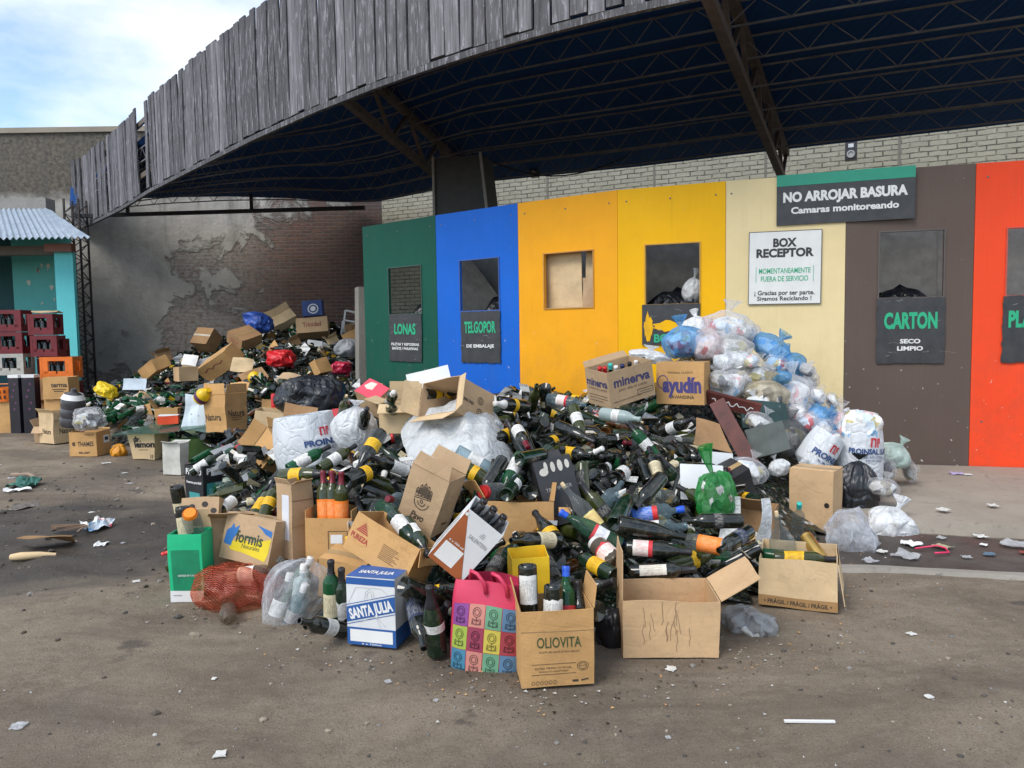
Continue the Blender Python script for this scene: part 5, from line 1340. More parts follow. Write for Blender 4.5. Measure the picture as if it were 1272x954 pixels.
# ================================================================== front row of the heap
KF = 'cartons standing and lying on the heap'
b = Box('green', 'green_carton', 'narrow bright green carton standing at the front left corner of the heap', plain('bright_green_card', (.012, .50, .22), .5, .1), group=KF, flaps=(('B', .10, -8),), fmat=kraft(5, 3), cut=.0)
b.rect('F', -.5, -.5, .5, -.33, WHITE, 'white_band', .0012); b.rect('F', -.40, -.33, .42, .26, plain('deep_green_print', (.008, .24, .11), .5, .25), 'picture')
b.text('F', [('CERVEZA SIN T.A.C.C.', 0.04, -.10, .55, .025, .02)], WHITE, off=.0022)
b.text('F', [('CONTENIDO', -.28, -.40, .28, .02, .0)], INK, off=.0022)
m = MB(); pl = b.place('F', .0019)
rr = random.Random(3)
for k in range(26):
    x = -.36 + k * .03; put_line(m, pl, [(x * b.w, -.32 * b.h), ((x + rr.uniform(-.02, .02)) * b.w, (-.30 + rr.uniform(.05, .17)) * b.h)], .0022)
m.build('picture', plain('mid_green_print', (.012, .36, .16), .5), b.o)
b = Box('formis', 'printed_kraft_box', 'leaning kraft box with a blue and yellow printed logo', kraft(4, 1), group=KF, lid=True, amp=.0015)
b.poly('F', [(-.36, -.12), (-.30, -.28), (.0, -.30), (.42, -.38), (.46, -.2), (.47, .12), (.1, -.05), (-.1, .0)], plain('yellow_ink', (.72, .55, .02), .6), 'yellow_flash', .0012)
b.poly('F', [(-.46, -.16), (-.44, .12), (-.36, .2), (-.33, .30), (-.28, .2), (-.20, .28), (-.22, .08), (-.28, -.02), (-.30, -.2)], plain('blue_ink', (.03, .16, .45), .6), 'blue_flash', .0016)
b.poly('F', [(.15, .36), (.47, .28), (.47, .15), (.34, .2), (.28, .26)], plain('blue_ink', (.03, .16, .45), .6), 'blue_flash', .0016)
b.text('F', [('formis', .04, .05, .55, .26, .02)], plain('dark_green_ink', (.03, .06, .025)), off=.0024); b.text('F', [('Naturales', .10, -.14, .36, .10, .0)], plain('olive_ink', (.10, .12, .03)), off=.0024)
b = Box('pillar', 'tall_kraft_box', 'tall narrow kraft box standing upright with a white slip on its edge', kraft(4, 2), group=KF, flaps=(('F', .03, 60), ('L', .03, 30)), amp=.012)
b.rect('L', -.15, -.25, .30, .34, plain('paper_slip', (.68, .70, .74), .6, .05), 'slip'); b.rect('F', -.5, -.08, .5, -.06, plain('parcel_tape', (.40, .27, .13), .3), 'fold_line'); b.rect('F', -.5, .26, .5, .275, plain('dark_crease', (.26, .165, .09), .8), 'fold_line')
TEAL = plain('teal_print', (.05, .30, .30), .5)
b = Box('philco', 'black_printed_box', 'black box with teal pictures holding bottles, behind the green carton', plain('black_card', (.016, .017, .020), .5, .15), group=KF, flaps=(), amp=.008)
b.rect('F', -.40, -.5, .40, .02, TEAL, 'teal_picture'); b.rect('L', -.30, -.5, .30, -.25, TEAL, 'teal_picture')
b.text('F', [('PHILCO', .02, .34, .84, .16, .045), ('fuente portátil', .14, -.02, .62, .085, .03)], WHITE, off=.0022); b.text('L', [('PHILCO', .0, .33, .84, .16, .045), ('fuente portátil', .0, .04, .80, .07, .03)], WHITE, off=.0022)
b.rect('F', -.34, -.46, .1, -.12, plain('pale_teal_print', (.16, .48, .46), .5), 'teal_picture', .0018); b.rect('F', -.28, .20, .30, .44, plain('paper_slip', (.68, .70, .74), .6, .05), 'slip', .0009)
b = Box('pureza', 'red_emblem_box', 'tilted kraft wine box with a red triangle emblem, lying over the blue and white box', kraft(3, 4), group=KF, flaps=(('R', .08, 165),), amp=.006)
RED = plain('red_print', (.36, .045, .035), .6)
b.text('F', [('PUREZA', -.32, -.06, .28, .14, .03)], RED)
b.poly('F', [(-.32, .36), (-.42, .08), (-.22, .08)], RED, 'emblem'); m = MB(); pl = b.place('F', .0022)
for k in range(5): put_line(m, pl, [((-.41 + k * .01) * b.w, (.12 + .05 * k) * b.h), ((-.23 - k * .01) * b.w, (.12 + .05 * k) * b.h)], .002)
put_line(m, pl, [(-.44 * b.w, -.14 * b.h), (-.36 * b.w, -.22 * b.h), (-.26 * b.w, -.22 * b.h), (-.18 * b.w, -.15 * b.h)], .003); m.build('emblem', kraft(3, 4), b.o)
m = MB(); rr = random.Random(9)
for k in range(9): put_line(m, b.place('F', .0016), [(.02 * b.w, (.14 - .045 * k) * b.h), ((.27 + rr.uniform(-.05, .04)) * b.w, (.14 - .045 * k) * b.h)], .004)
m.build('fine_print', plain('faded_brown_ink', (.22, .12, .05), .7), b.o)
BLU = plain('royal_blue_print', (.02, .10, .33), .5, .08)
b = Box('santa', 'blue_white_box', 'white wine box with blue bands standing at the front of the heap', plain('white_card', (.70, .71, .71), .5, .06), group=KF, lid=True, amp=.001)
b.rect('F', -.5, -.5, .5, -.24, BLU, 'blue_band'); b.rect('F', -.44, -.45, .44, -.27, WHITE, 'white_panel', .0018); b.rect('F', -.5, .40, .5, .5, BLU, 'blue_band'); b.rect('T', -.5, -.5, .5, .5, BLU, 'blue_lid', .0054); b.rect('R', -.5, -.5, .5, -.24, BLU, 'blue_band')
b.poly('F', [(-.5, -.17), (-.5, .06), (.5, .26), (.5, .03)], BLU, 'blue_ribbon', .0018)
b.lines('F', [[(-.5, -.2), (.5, .0)], [(-.5, .09), (.5, .29)]], .003, BLU, 'ribbon_edge')
b.text('F', [('SANTA JULIA', 0.0, .045, .92, .155, .045)], WHITE, rot=.255, off=.0026); b.text('T', [('SANTA JULIA', 0, -.05, .72, .24, .03)], WHITE, off=.0066)
b.text('F', [('6 x 750ml', 0, -.475, .4, .025, .02)], WHITE, off=.0022)
GRL = plain('pale_grey_line', (.48, .49, .50), .6)
b.lines('F', [[(-.30, .36), (-.46, .12)], [(-.30, .36), (.22, .36), (.40, .26)], [(-.2, -.15), (.1, -.05), (.3, -.2)], [(.1, -.05), (.2, -.22)], [(-.12, .18), (-.1, .30), (-.02, .34), (.06, .30), (.08, .2)], arc(-.02, .24, .05, .06, 0, 360, 14)], .0022, GRL, 'line_drawing')
RST = plain('rust_print', (.36, .105, .035), .5)
b = Box('rust', 'rust_white_box', 'white carton with a rust coloured triangle, tipped up and full of dark bottles', plain('white_card', (.70, .71, .71), .5, .06), group=KF, amp=.0008)
b.poly('F', [(-.5, .5), (.5, -.5), (-.5, -.5)], RST, 'rust_triangle', .0012); b.rect('F', -.42, -.42, .10, -.10, WHITE, 'white_panel', .0018)
b.text('F', [('6 x 750 ml', -.18, -.05, .4, .035, .02)], WHITE, off=.0022); b.text('F', [('SALENTEIN', .16, .18, .50, .07, .0)], plain('grey_ink', (.25, .25, .26)), off=.0022)
b.lines('F', [[(.10, .30), (.22, .30)], [(.10, .27), (.22, .27)], [(.12, .33), (.2, .33)]], .003, plain('grey_ink', (.25, .25, .26)), 'emblem'); b.rect('F', -.485, .40, -.41, .45, WHITE, 'emblem', .002)
DBR = plain('dark_brown_ink', (.055, .04, .028), .7)
b = Box('pavo', 'hand_emblem_box', 'kraft wine box with a brown hand shaped emblem, standing tilted in mid heap', kraft(4, 6), group=KF, flaps=(('F', .07, -6), ('B', .07, 20)), amp=.006)
st = [arc(0, .0, .20, .13, 180, 360, 14), [(-.22, .02), (.22, .08)], [(-.22, .05), (.22, .11)], arc(0, -.01, .10, .06, 180, 360, 10), arc(0, .0, .03, .025, 0, 360, 10)]
for k, (x, tp) in enumerate(((-.17, .20), (-.09, .27), (.0, .31), (.09, .29), (.17, .24))): st += [[(x - .03, .08), (x - .03, tp - .04), (x, tp), (x + .03, tp - .04), (x + .03, .08)], [(x, .1), (x, tp - .05)]]
b.lines('F', st, .0042, DBR); b.text('F', [('Pavo', .0, -.25, .36, .12, .02, .25)], DBR); b.text('R', [('750', .1, -.32, .3, .05, .02)], DBR)
b = Box('olio', 'front_kraft_box', 'kraft carton with dark green lettering, nearest the viewer, bottles standing inside', kraft(3, 7), group=KF, flaps=(('R', .09, 8), ('L', .08, 12)), amp=.004)
OLV = plain('olive_green_ink', (.045, .075, .025), .7)
b.text('F', [('OLIOVITA', .02, .09, .60, .145, .008)], OLV); b.text('F', [('ACEITE DE OLIVA EXTRA VIRGEN', .02, -.04, .55, .026, .0), ('EXTRA VIRGIN OLIVE OIL', -.06, -.255, .50, .026, .0), ('PRODUCTO ARGENTINO', -.06, -.30, .40, .022, .0)], DBR)
b.rect('F', -.5, .225, .5, .232, plain('dark_crease', (.26, .165, .09), .8), 'fold_line')
b.lines('F', [arc(.34, -.245, .075, .06, 0, 360, 20), arc(.34, -.245, .05, .04, 0, 360, 16), [(.30, -.245), (.38, -.235)], [(-.36, -.2), (.25, -.2)], [(-.36, -.335), (.25, -.335)]], .0018, DBR, 'seal')
m = MB(); pl = b.place('F', .0018)
for k in range(6): put_line(m, pl, arc((-.34 + .06 * k) * b.w, -.445 * b.h, .006, .007, 0, 360, 8), .0015)
put_line(m, pl, [(.2 * b.w, -.44 * b.h), (.28 * b.w, -.44 * b.h)], .008); put_line(m, pl, [(.32 * b.w, -.44 * b.h), (.42 * b.w, -.42 * b.h)], .005); m.build('handling_marks', DBR, b.o)
b = Box('bigkraft', 'wide_kraft_box', 'wide plain kraft box sagging open at the front right, bottles piled on it', kraft(1, 8), group=KF, flaps=(('R', .19, 58), ('L', .20, -2)), amp=.010)
m = MB(); pl = b.place('F', .0016); rr = random.Random(12)
for k in range(13):
    x = rr.uniform(-.28, .40); y = rr.uniform(-.4, .1); pts = [(x * b.w, y * b.h)]
    for j in range(4): pts.append((pts[-1][0] + rr.uniform(-.008, .008), pts[-1][1] + rr.uniform(.01, .03)))
    put_line(m, pl, pts, .002)
m.build('scuffs', plain('dark_crease', (.26, .165, .09), .8), b.o)
b = Box('fragil', 'fragile_box', 'open kraft box with a band reading FRAGIL, at the right end of the front row', kraft(5, 9), group=KF, flaps=(('R', .20, 172),), amp=.008)
b.rect('F', -.5, -.5, .5, -.29, plain('brown_paper_tape', (.36, .21, .085), .45, .08), 'paper_tape'); b.text('F', [('• FRÁGIL / FRÁGIL / FRÁGIL •', 0, -.40, .86, .085, .03)], DBR, off=.002)
b = Box('kraftup', 'upright_kraft_box', 'tall upright kraft box with a round hand hole, behind the FRAGIL box', kraft(1, 10), group=KF, flaps=(('F', .02, -70),), amp=.006, lid=True)
m = MB(); pl = b.place('F', .0016); put_poly(m, pl, [(x * b.w, y * b.h) for x, y in arc(.36, -.05, .06, .045, 0, 350, 16)]); m.build('hand_hole', plain('hole_dark', (.02, .015, .01)), b.o)
PUR = plain('purple_blue_ink', (.045, .045, .13), .6)
b = Box('minerva', 'blue_lettered_box', 'kraft carton with dark blue lettering, full of coloured bottle necks, high on the heap', kraft(4, 11), group=KF, flaps=(('B', .05, 40), ('R', .04, 120)), amp=.005)
b.text('F', [('minerva', .02, .17, .80, .26, .03)], PUR); b.text('F', [('JUGO 100% DE LIMÓN', .02, -.07, .62, .06, .0), ('INDUSTRIA ARGENTINA', -.12, -.36, .6, .04, .0)], DBR); b.text('L', [('minerva', .0, .17, .9, .22, .03)], PUR); b.text('L', [('JUGO DE LIMÓN', 0, -.02, .8, .05, .0)], DBR)
b.lines('F', [[(.12, -.34), (.46, -.34), (.46, -.20), (.12, -.20), (.12, -.34)], [(.16, -.27), (.42, -.27)]], .004, DBR, 'handling_marks'); b.lines('L', [[(-.4, -.2), (.4, -.2)], [(-.4, -.28), (.4, -.28)], [(-.4, -.36), (.2, -.36)]], .004, DBR, 'fine_print')
b = Box('ayudin', 'purple_lettered_box', 'closed kraft carton with purple lettering beside the carton of coloured bottle necks', kraft(3, 12), group=KF, lid=True, amp=.005)
b.text('F', [('ayudín', .04, -.02, .80, .36, .05)], plain('violet_ink', (.06, .05, .19), .6)); b.text('F', [('LAVANDINA', .04, -.32, .5, .08, .02), ('ORIGINAL CLÁSICA', .0, .27, .55, .05, .0)], DBR); b.lines('F', [arc(-.36, .03, .11, .16, 0, 360, 22)], .006, plain('violet_ink', (.06, .05, .19), .6))
b = Box('circles', 'round_symbol_box', 'kraft box on its side showing two round symbols, its open mouth to the left', kraft(4, 13), group=KF, flaps=(('F', .10, 60), ('B', .12, 25), ('L', .1, 40)), fmat=kraft(5, 13), amp=.008)
b.lines('F', [arc(.12, -.14, .10, .075, 0, 360, 18), arc(-.22, -.14, .10, .075, 0, 360, 18), arc(.12, -.14, .05, .035, 0, 360, 12), arc(-.22, -.14, .05, .035, 0, 360, 12)], .005, DBR, 'symbol'); b.text('F', [('VINO FINO', -.05, .2, .5, .06, .03)], DBR, rot=R(90))
b = Box('openleft', 'open_pale_box', 'open pale kraft box with its flaps spread, bottle necks showing, left of mid heap', kraft(5, 14), group=KF, flaps=(('B', .13, -8), ('F', .10, 120), ('L', .1, 70)), amp=.008)
PNK = plain('pink_print', (.72, .06, .10), .5)
b = Box('pink', 'pink_box', 'small pink topped carton lying behind the full white bag', kraft(1, 15), group=KF, lid=True)
b.rect('T', -.5, -.5, .5, .5, PNK, 'pink_lid', .0054); b.poly('T', [(-.4, .0), (-.3, .35), (-.05, .4), (.0, .0), (-.2, -.1)], plain('cream_print', (.7, .6, .5)), 'picture', .0064)
b = Box('tro', 'black_wine_box', 'black wine carton with white foot shaped prints near its top edge', plain('black_card2', (.028, .028, .030), .5, .2), group=KF, flaps=(('B', .05, 10),), amp=.002, lid=True)
m = MB(); pl = lambda x, y: (x, b.d / 2 - .012 - (y - b.h) * .0, y)
b.text('F', [('TRUMPETER', -.0, .05, .7, .06, .0)], plain('grey_print', (.35, .35, .35)))
m = MB(); pl = b.place('F', .002)
for (cx, cy, rx_, ry_) in ((-.28, .33, .12, .06), (-.20, .40, .05, .08), (-.02, .38, .06, .08), (.17, .38, .07, .09), (.36, .38, .06, .07)): put_poly(m, pl, [(x * b.w, y * b.h) for x, y in arc(cx, cy, rx_, ry_, 0, 345, 14)])
m.build('pale_print', plain('pale_print', (.55, .52, .46)), b.o); b.rect('L', -.1, .0, .1, .12, plain('grey_print', (.35, .35, .35)), 'pale_print')

# pop coloured shopping bag standing at the front
t0 = Vector((-.05, 3.0, 0)); sb = MB(); SH = .345
def bagpt(u, v):
    # rounded-rectangle tube, slightly bulging, mouth slack
    a = 2 * PI * u; c, s_ = math.cos(a), math.sin(a); e = .55
    x = (abs(c) ** e) * (1 if c > 0 else -1) * .148; y = (abs(s_) ** e) * (1 if s_ > 0 else -1) * .075
    b_ = 1 + .06 * math.sin(PI * v); n = noise.noise_vector(Vector((x * 6, y * 6, v * 2 + 3)))
    return Vector((x * b_ + .010 * n.x * (.3 + v), y * b_ * (1 - .25 * v) + .016 * n.y * (.2 + v), SH * v * (1 - .03 * abs(c)) + .012 * n.z * v))
sb.grid(bagpt, 72, 20, 0, True); sb.add([bagpt(k / 72, 0) for k in range(72)], [tuple(range(71, -1, -1))])
PK = plain('pink_woven_plastic', (.60, .04, .10), .45, .08)
BAGROT = (R(-3), R(4), R(-14))
so = sb.build('shopping_bag', PK, None, (-.12, 3.06, 0.003), BAGROT, smooth=60); tag(so, 'pink shopping bag covered in coloured squares with little doll figures', 'bag')
def front(x, y, off=.002):
    # nearest point of the bag's front skin for a given height
    best = None
    for k in range(33, 72 + 3):
        q = bagpt(k / 72 * 1.0 % 1.0, y / SH)
        if q.y < 0.02 and (best is None or abs(q.x - x) < abs(best.x - x)): best = q
    lo = [q for q in (bagpt(k / 144, y / SH) for k in range(72, 144)) if True]
    lo.sort(key=lambda q: q.x)
    for a_, b_ in zip(lo, lo[1:]):
        if a_.x <= x <= b_.x and b_.x > a_.x:
            f = (x - a_.x) / (b_.x - a_.x); best = a_.lerp(b_, f); break
    return Vector((best.x, best.y - off, best.z))
COLS = [[(.30, .06, .34), (.74, .28, .22), (.16, .42, .24)], [(.42, .55, .06), (.38, .03, .09), (.74, .62, .08)], [(.05, .26, .42), (.74, .28, .22), (.16, .42, .24)]]
for r_ in range(3):
    for c_ in range(4):
        col = tuple(.72 * q_ + .02 for q_ in (COLS[r_] + [(.10, .24, .42)] if r_ != 1 else COLS[r_] + [(.45, .04, .06)])[c_])
        x0 = -.138 + c_ * .0695; y0 = .248 - r_ * .096 - .09
        q = MB(); put_rect(q, lambda x, y: front(x, y, .0022), x0, y0, x0 + .0665, y0 + .094, 5); q.build('coloured_square', plain('square_%d%d' % (r_, c_), col, .5, .06), so)
        q = MB(); cx, cy = x0 + .033, y0 + .05; P_ = lambda x, y: front(x, y, .0042)
        dkc = plain('doll_print_%d%d' % (r_, c_), tuple(x * .28 for x in col), .6)
        for pts in (arc(cx, cy + .012, .017, .020, 0, 360, 14), arc(cx, cy + .012, .010, .012, 0, 360, 10), arc(cx, cy - .022, .017, .016, 150, 390, 12), [(cx - .017, cy - .014), (cx - .019, cy - .036), (cx + .019, cy - .036), (cx + .017, cy - .014)], [(cx, cy - .008), (cx, cy - .036)], [(cx - .012, cy - .016), (cx + .012, cy - .024)], [(cx + .012, cy - .016), (cx - .012, cy - .024)]): put_line(q, P_, pts, .0026)
        q.build('doll_figure', dkc, so)
for dx in (-.045, .045):
    q = MB(); q.tube([(dx - .04, .0 - .03 * (1 if dx < 0 else -1), SH - .02), (dx - .03, -.06, SH + .035), (dx + .0, -.075, SH + .03), (dx + .03, -.07, SH - .005), (dx + .04, -.068, SH - .05)], .008, 8); q.build('handle', PK, so, smooth=180)
q = MB(); q.tube([bagpt(.985, v / 10) + Vector((.003, -.004, 0)) for v in range(11)], .0035, 6); q.build('white_piping', WHITE, so, smooth=180)
# yellow carton half hidden behind the shopping bag
POSE['yellowcarton'] = [[.06, 3.24, 0], [0, 0, .12], [.16, .16, .40]]
b = Box('yellowcarton', 'yellow_carton', 'yellow carton wedged between the pink shopping bag and the nearest kraft carton', plain('yellow_card', (.80, .52, .02), .5), group=KF)
POSE['maroonbox'] = [[-.96, 4.06, .06], [0, 0, -.10], [.25, .24, .37]]
b = Box('maroonbox', 'short_kraft_box', 'kraft box whose bottles with maroon necks stand in a cluster', kraft(3, 16), group=KF, cut=.04); b.lines('F', [[(.0, -.1), (.0, .2), (.4, .2), (.4, -.1), (.0, -.1)]], .003, DBR, 'outline'); b.rect('F', .05, .02, .3, .15, WHITE, 'slip'); b.text('F', [('LLS', -.15, -.25, .2, .10, .03)], DBR)
POSE['lowkraft'] = [[-.84, 3.78, .05], [R(8), R(8), -.25], [.24, .18, .2]]
b = Box('lowkraft', 'small_kraft_box', 'small kraft box peeping out under the box with the red emblem', kraft(3, 17), group=KF, lid=True)
POSE['leftopen'] = [[-1.58, 4.12, .02], [R(-8), R(6), R(20)], [.26, .22, .34]]
b = Box('leftopen', 'split_kraft_box', 'split kraft box between the green carton and the blue and yellow printed box', kraft(4, 18), group=KF, flaps=(('F', .12, 75), ('R', .1, 60)), amp=.012)
POSE['sorterback'] = [[-1.70, 4.10, .30], [R(-20), 0, .1], [.19, .12, .17]]
b = Box('sorterback', 'punched_kraft_sheet', 'kraft divider punched with round holes standing up behind the green carton', kraft(4, 19), group=KF, lid=False)
m = MB(); pl = b.place('F', .0016)
for (x, y) in ((-.22, .2), (.12, .26), (.36, .05)): put_poly(m, pl, [(p * b.w, q_ * b.h) for p, q_ in arc(x, y, .085, .09, 0, 345, 14)])
m.build('punched_hole', plain('hole_dark', (.02, .015, .01)), b.o)

# ------------------------------------------------------------------ cartons on the ground and heap at the left
KL_ = 'cartons at the left end of the yard'
b = Box('thames', 'small_orange_kraft_box', 'orange kraft box with a white slip, on the ground under a clear bag', kraft(3, 20), group=KL_, flaps=(('B', .03, 60),))
b.text('F', [('THAMES', .1, .02, .60, .20, .02), ('VAJILLA', .25, .41, .36, .08, .0)], INK); b.lines('F', [arc(-.33, .02, .055, .07, 30, 330, 14), arc(-.33, .02, .025, .035, 0, 360, 10), [(-.15, -.33), (.25, -.33)], [(-.15, -.37), (.2, -.37)]], .008); b.rect('R', .0, -.02, .4, .30, WHITE, 'slip'); b.rect('R', .08, .08, .32, .22, INK, 'barcode', .002)
b = Box('naturaback', 'pale_kraft_box', 'pale kraft box behind the orange kraft box, its front printed in faded letters', kraft(5, 21), group=KL_, flaps=(('L', .06, 40),), amp=.01); b.text('L', [('Natura', .05, -.1, .6, .18, .02)], DBR); b.text('F', [('Natura', .05, -.1, .6, .18, .02)], DBR); b.rect('F', -.5, .22, .5, .24, plain('dark_crease', (.26, .165, .09), .8), 'fold_line')
b = Box('smallopen', 'low_open_box', 'low kraft box with a torn front flap, on the ground left of the pale box', kraft(4, 22), group=KL_, flaps=(('F', .12, 130), ('L', .1, 30), ('B', .14, -5)), amp=.012)
b = Box('leftkraft', 'plain_kraft_box', 'plain kraft box on the ground near the left edge', kraft(3, 23), group=KL_, flaps=(('L', .1, 40),), amp=.01)
b = Box('leftmost', 'edge_kraft_box', 'kraft box cut by the left edge of the picture', kraft(4, 24), group=KL_, lid=True)
b = Box('terma', 'lettered_kraft_box', 'closed kraft box with brown lettering against the turquoise wall', kraft(3, 25), group=KL_, lid=True); b.text('F', [('terma', .15, .17, .62, .22, .03)], DBR); b.lines('F', [[(-.1, -.05), (.4, -.05)], [(-.05, -.14), (.3, -.14)]], .012, DBR, 'fine_print')
for (k, nm, lab, mt, p, r_, dm) in (('termalow', 'under_kraft_box', 'kraft box underneath the lettered one by the turquoise wall', kraft(3, 26), [-6.5, 11.05, 0], [0, 0, 0], [.40, .3, .48]),
        ('brownstackA', 'brown_box', 'brown box on top of another near the left edge, behind the orange basket', kraft(2, 27), [-7.25, 11.75, .42], [0, 0, .1], [.50, .4, .36]), ('brownstackB', 'brown_box', 'brown box at the bottom near the left edge, behind the orange basket', kraft(2, 28), [-7.2, 11.8, 0], [0, 0, .02], [.52, .4, .41])):
    POSE[k] = [p, r_, dm]; Box(k, nm, lab, mt, group=KL_, lid=True)
b = Box('lemon', 'tapering_box', 'pale kraft box with bold black lettering, tapering towards its base, under the sheet of glass', kraft(5, 29), group=KL_); b.text('F', [('dr.', -.16, .28, .30, .20, .05), ('lemon', .1, .08, .80, .24, .05)], INK); b.text('F', [('LIMÓN & VODKA', .05, -.14, .4, .05, .0)], DBR); b.lines('F', [[(.34, -.46), (.34, -.32)], [(.42, -.46), (.42, -.32)]], .012, INK, 'handling_marks')
for v in b.o.data.vertices:
    k = .78 + .22 * min(1, max(0, v.co.z / b.h)); v.co.x *= k; v.co.y *= k
for c in b.o.children:
    for v in c.data.vertices:
        k = .78 + .22 * min(1, max(0, v.co.z / b.h)); v.co.x *= k; v.co.y *= k
b = Box('carton', 'white_carton', 'dirty white carton standing on the ground beside the tapering pale box', plain('dirty_white_card', (.55, .54, .48), .65, .2), group=KL_, flaps=(('B', .05, 75), ('F', .04, 60)), amp=.014)
b = Box('greenbox', 'green_box', 'olive green box full of broken bottles behind the white carton', plain('olive_card', (.12, .22, .06), .6, .2), group=KL_, flaps=(('R', .06, 100),), amp=.012)
b = Box('natura', 'dented_kraft_box', 'big dented kraft box with a yellow jug in its mouth', kraft(3, 31), group=KL_, flaps=(('F', .10, 5), ('L', .12, -4), ('R', .12, 30)), amp=.02); b.text('F', [('Natura', .0, -.02, .72, .18, .02)], DBR); b.text('L', [('Natura', -.1, -.12, .72, .18, .02)], DBR); b.lines('F', [[(-.3, -.14), (.25, -.14)], [(-.25, -.2), (.2, -.2)]], .007, DBR, 'fine_print')
b = Box('panelbox', 'flat_pale_box', 'low plain pale box between the dented kraft box and the white sack', kraft(5, 32), group=KL_, amp=.008); b.lines('F', [[(.1, .1), (.32, .1)], [(.1, .03), (.36, .03)], [(.12, -.04), (.3, -.04)]], .006, DBR, 'fine_print')
b = Box('torn', 'torn_kraft_box', 'torn kraft box standing on one corner left of the white sack', kraft(3, 33), group=KL_, flaps=(('F', .12, 40), ('R', .10, 20)), amp=.016)
KB = 'cartons on the far bottle heap'
b = Box('longbox', 'long_kraft_box', 'long reddish kraft box lying slanted across the far bottle heap', kraft(3, 34), group=KB, lid=True); b.lines('F', [[(-.35, .1), (-.2, .2), (-.1, .05), (.05, .2), (.2, .08), (.3, .18)]], .02, plain('faded_red_ink', (.30, .10, .06), .7), 'faded_print')
Box('boxx', 'blank_kraft_box', 'blank kraft box left of the long slanted box on the far heap', kraft(1, 35), group=KB, lid=True)
b = Box('tray', 'tipped_kraft_tray', 'tipped kraft tray behind the pale printed sheet at the left of the far heap', kraft(3, 36), group=KB, amp=.012); 
b = Box('tapebox', 'taped_kraft_box', 'kraft box with pale tape leaning against the plaster wall', kraft(2, 37), group=KB, lid=True); b.rect('F', -.5, -.02, .5, .10, plain('pale_tape', (.55, .48, .36), .35), 'tape', .0022)
b = Box('bigback', 'large_kraft_box', 'large brown kraft box with a closed top in the middle of the far heap', kraft(2, 38), group=KB, lid=True); b.lines('L', [[(-.3, .1), (.3, .1)], [(-.3, -.08), (.2, -.08)]], .02, plain('faded_red_ink', (.30, .10, .06), .7), 'faded_print')
b = Box('tanopen', 'open_tan_box', 'open tan box lying on its side near the back wall left of the blue box', kraft(5, 39), group=KB, flaps=(('F', .15, 60),), amp=.015)
b = Box('trinidad', 'red_lettered_box', 'kraft box with red lettering right below the blue box on the far heap', kraft(1, 40), group=KB, lid=True); b.text('F', [('Trinidad', 0, .05, .6, .3, .03)], plain('faded_red_ink', (.30, .10, .06), .7))
DB = plain('deep_blue_card', (.012, .05, .22), .45, .15)
b = Box('bluecube', 'blue_box', 'deep blue box with a white round emblem at the top of the far heap', DB, group=KB, lid=True); m = MB(); pl = b.place('F', .002)
for (r1, cc) in ((.28, WHITE), (.22, DB), (.14, WHITE)):
    m = MB(); put_poly(m, b.place('F', .0012 + (.3 - r1) * .02), [(x * b.w, y * b.h) for x, y in arc(.05, -.05, r1, r1 * 1.15, 0, 345, 20)]); m.build('emblem', cc, b.o)

EXTRA = [(205, 441, 14.5, 'small brown carton far left on the far heap, below the plaster wall', 2), (238, 447, 13.6, 'small pale carton between the tipped tray and the long slanted box', 5), (332, 436, 13.2, 'small tan carton on the far heap left of the crumpled red bag', 3), (368, 421, 14.0, 'half buried brown carton above the crumpled red bag', 2), (300, 478, 10.6, 'small grey brown carton behind the dented kraft box', 4), (262, 491, 10.0, 'little tan carton left of the dented kraft box on the bottles', 3), (414, 416, 14.2, 'pale open carton near the broken white chair', 5), (438, 402, 15.6, 'dark brown carton near the stone post at the back of the far heap', 2), (182, 492, 10.6, 'small tan carton on the green bottles at the left of the far heap', 1), (334, 497, 9.4, 'flattish grey brown carton left of the big black bin bag', 4), (402, 452, 11.2, 'small tan carton close to the crimson bag', 3), (222, 500, 9.9, 'pale carton behind the flat printed sack', 5), (430, 470, 9.6, 'brown carton right behind the big black bin bag', 2), (160, 505, 10.2, 'tiny carton beside the yellow packet', 4)]
rr = random.Random(77)
def yard(px, py, Y):
    d = CAM_ROT @ Vector(((px - 636) / 950, -(py - 477) / 950, -1)); return Vector((0, 0, CAM_H)) + d * (Y / d.y)
for k, (px, py, Y, lab, tone) in enumerate(EXTRA[:11]):
    p = yard(px, py, Y); sz = rr.uniform(.18, .29)
    POSE['extra%d' % k] = [[p.x, p.y, p.z - .14], [rr.uniform(-.5, .5), rr.uniform(-.5, .5), rr.uniform(-1, 1)], [sz, sz * rr.uniform(.6, .9), sz * rr.uniform(.5, .9)]]
    Box('extra%d' % k, 'small_carton', lab, kraft(tone, 90 + k), group=KB, lid=k % 3 != 0, flaps=(('F', .1, 50), ('L', .09, 30)) if k % 3 == 0 else (), amp=.014)

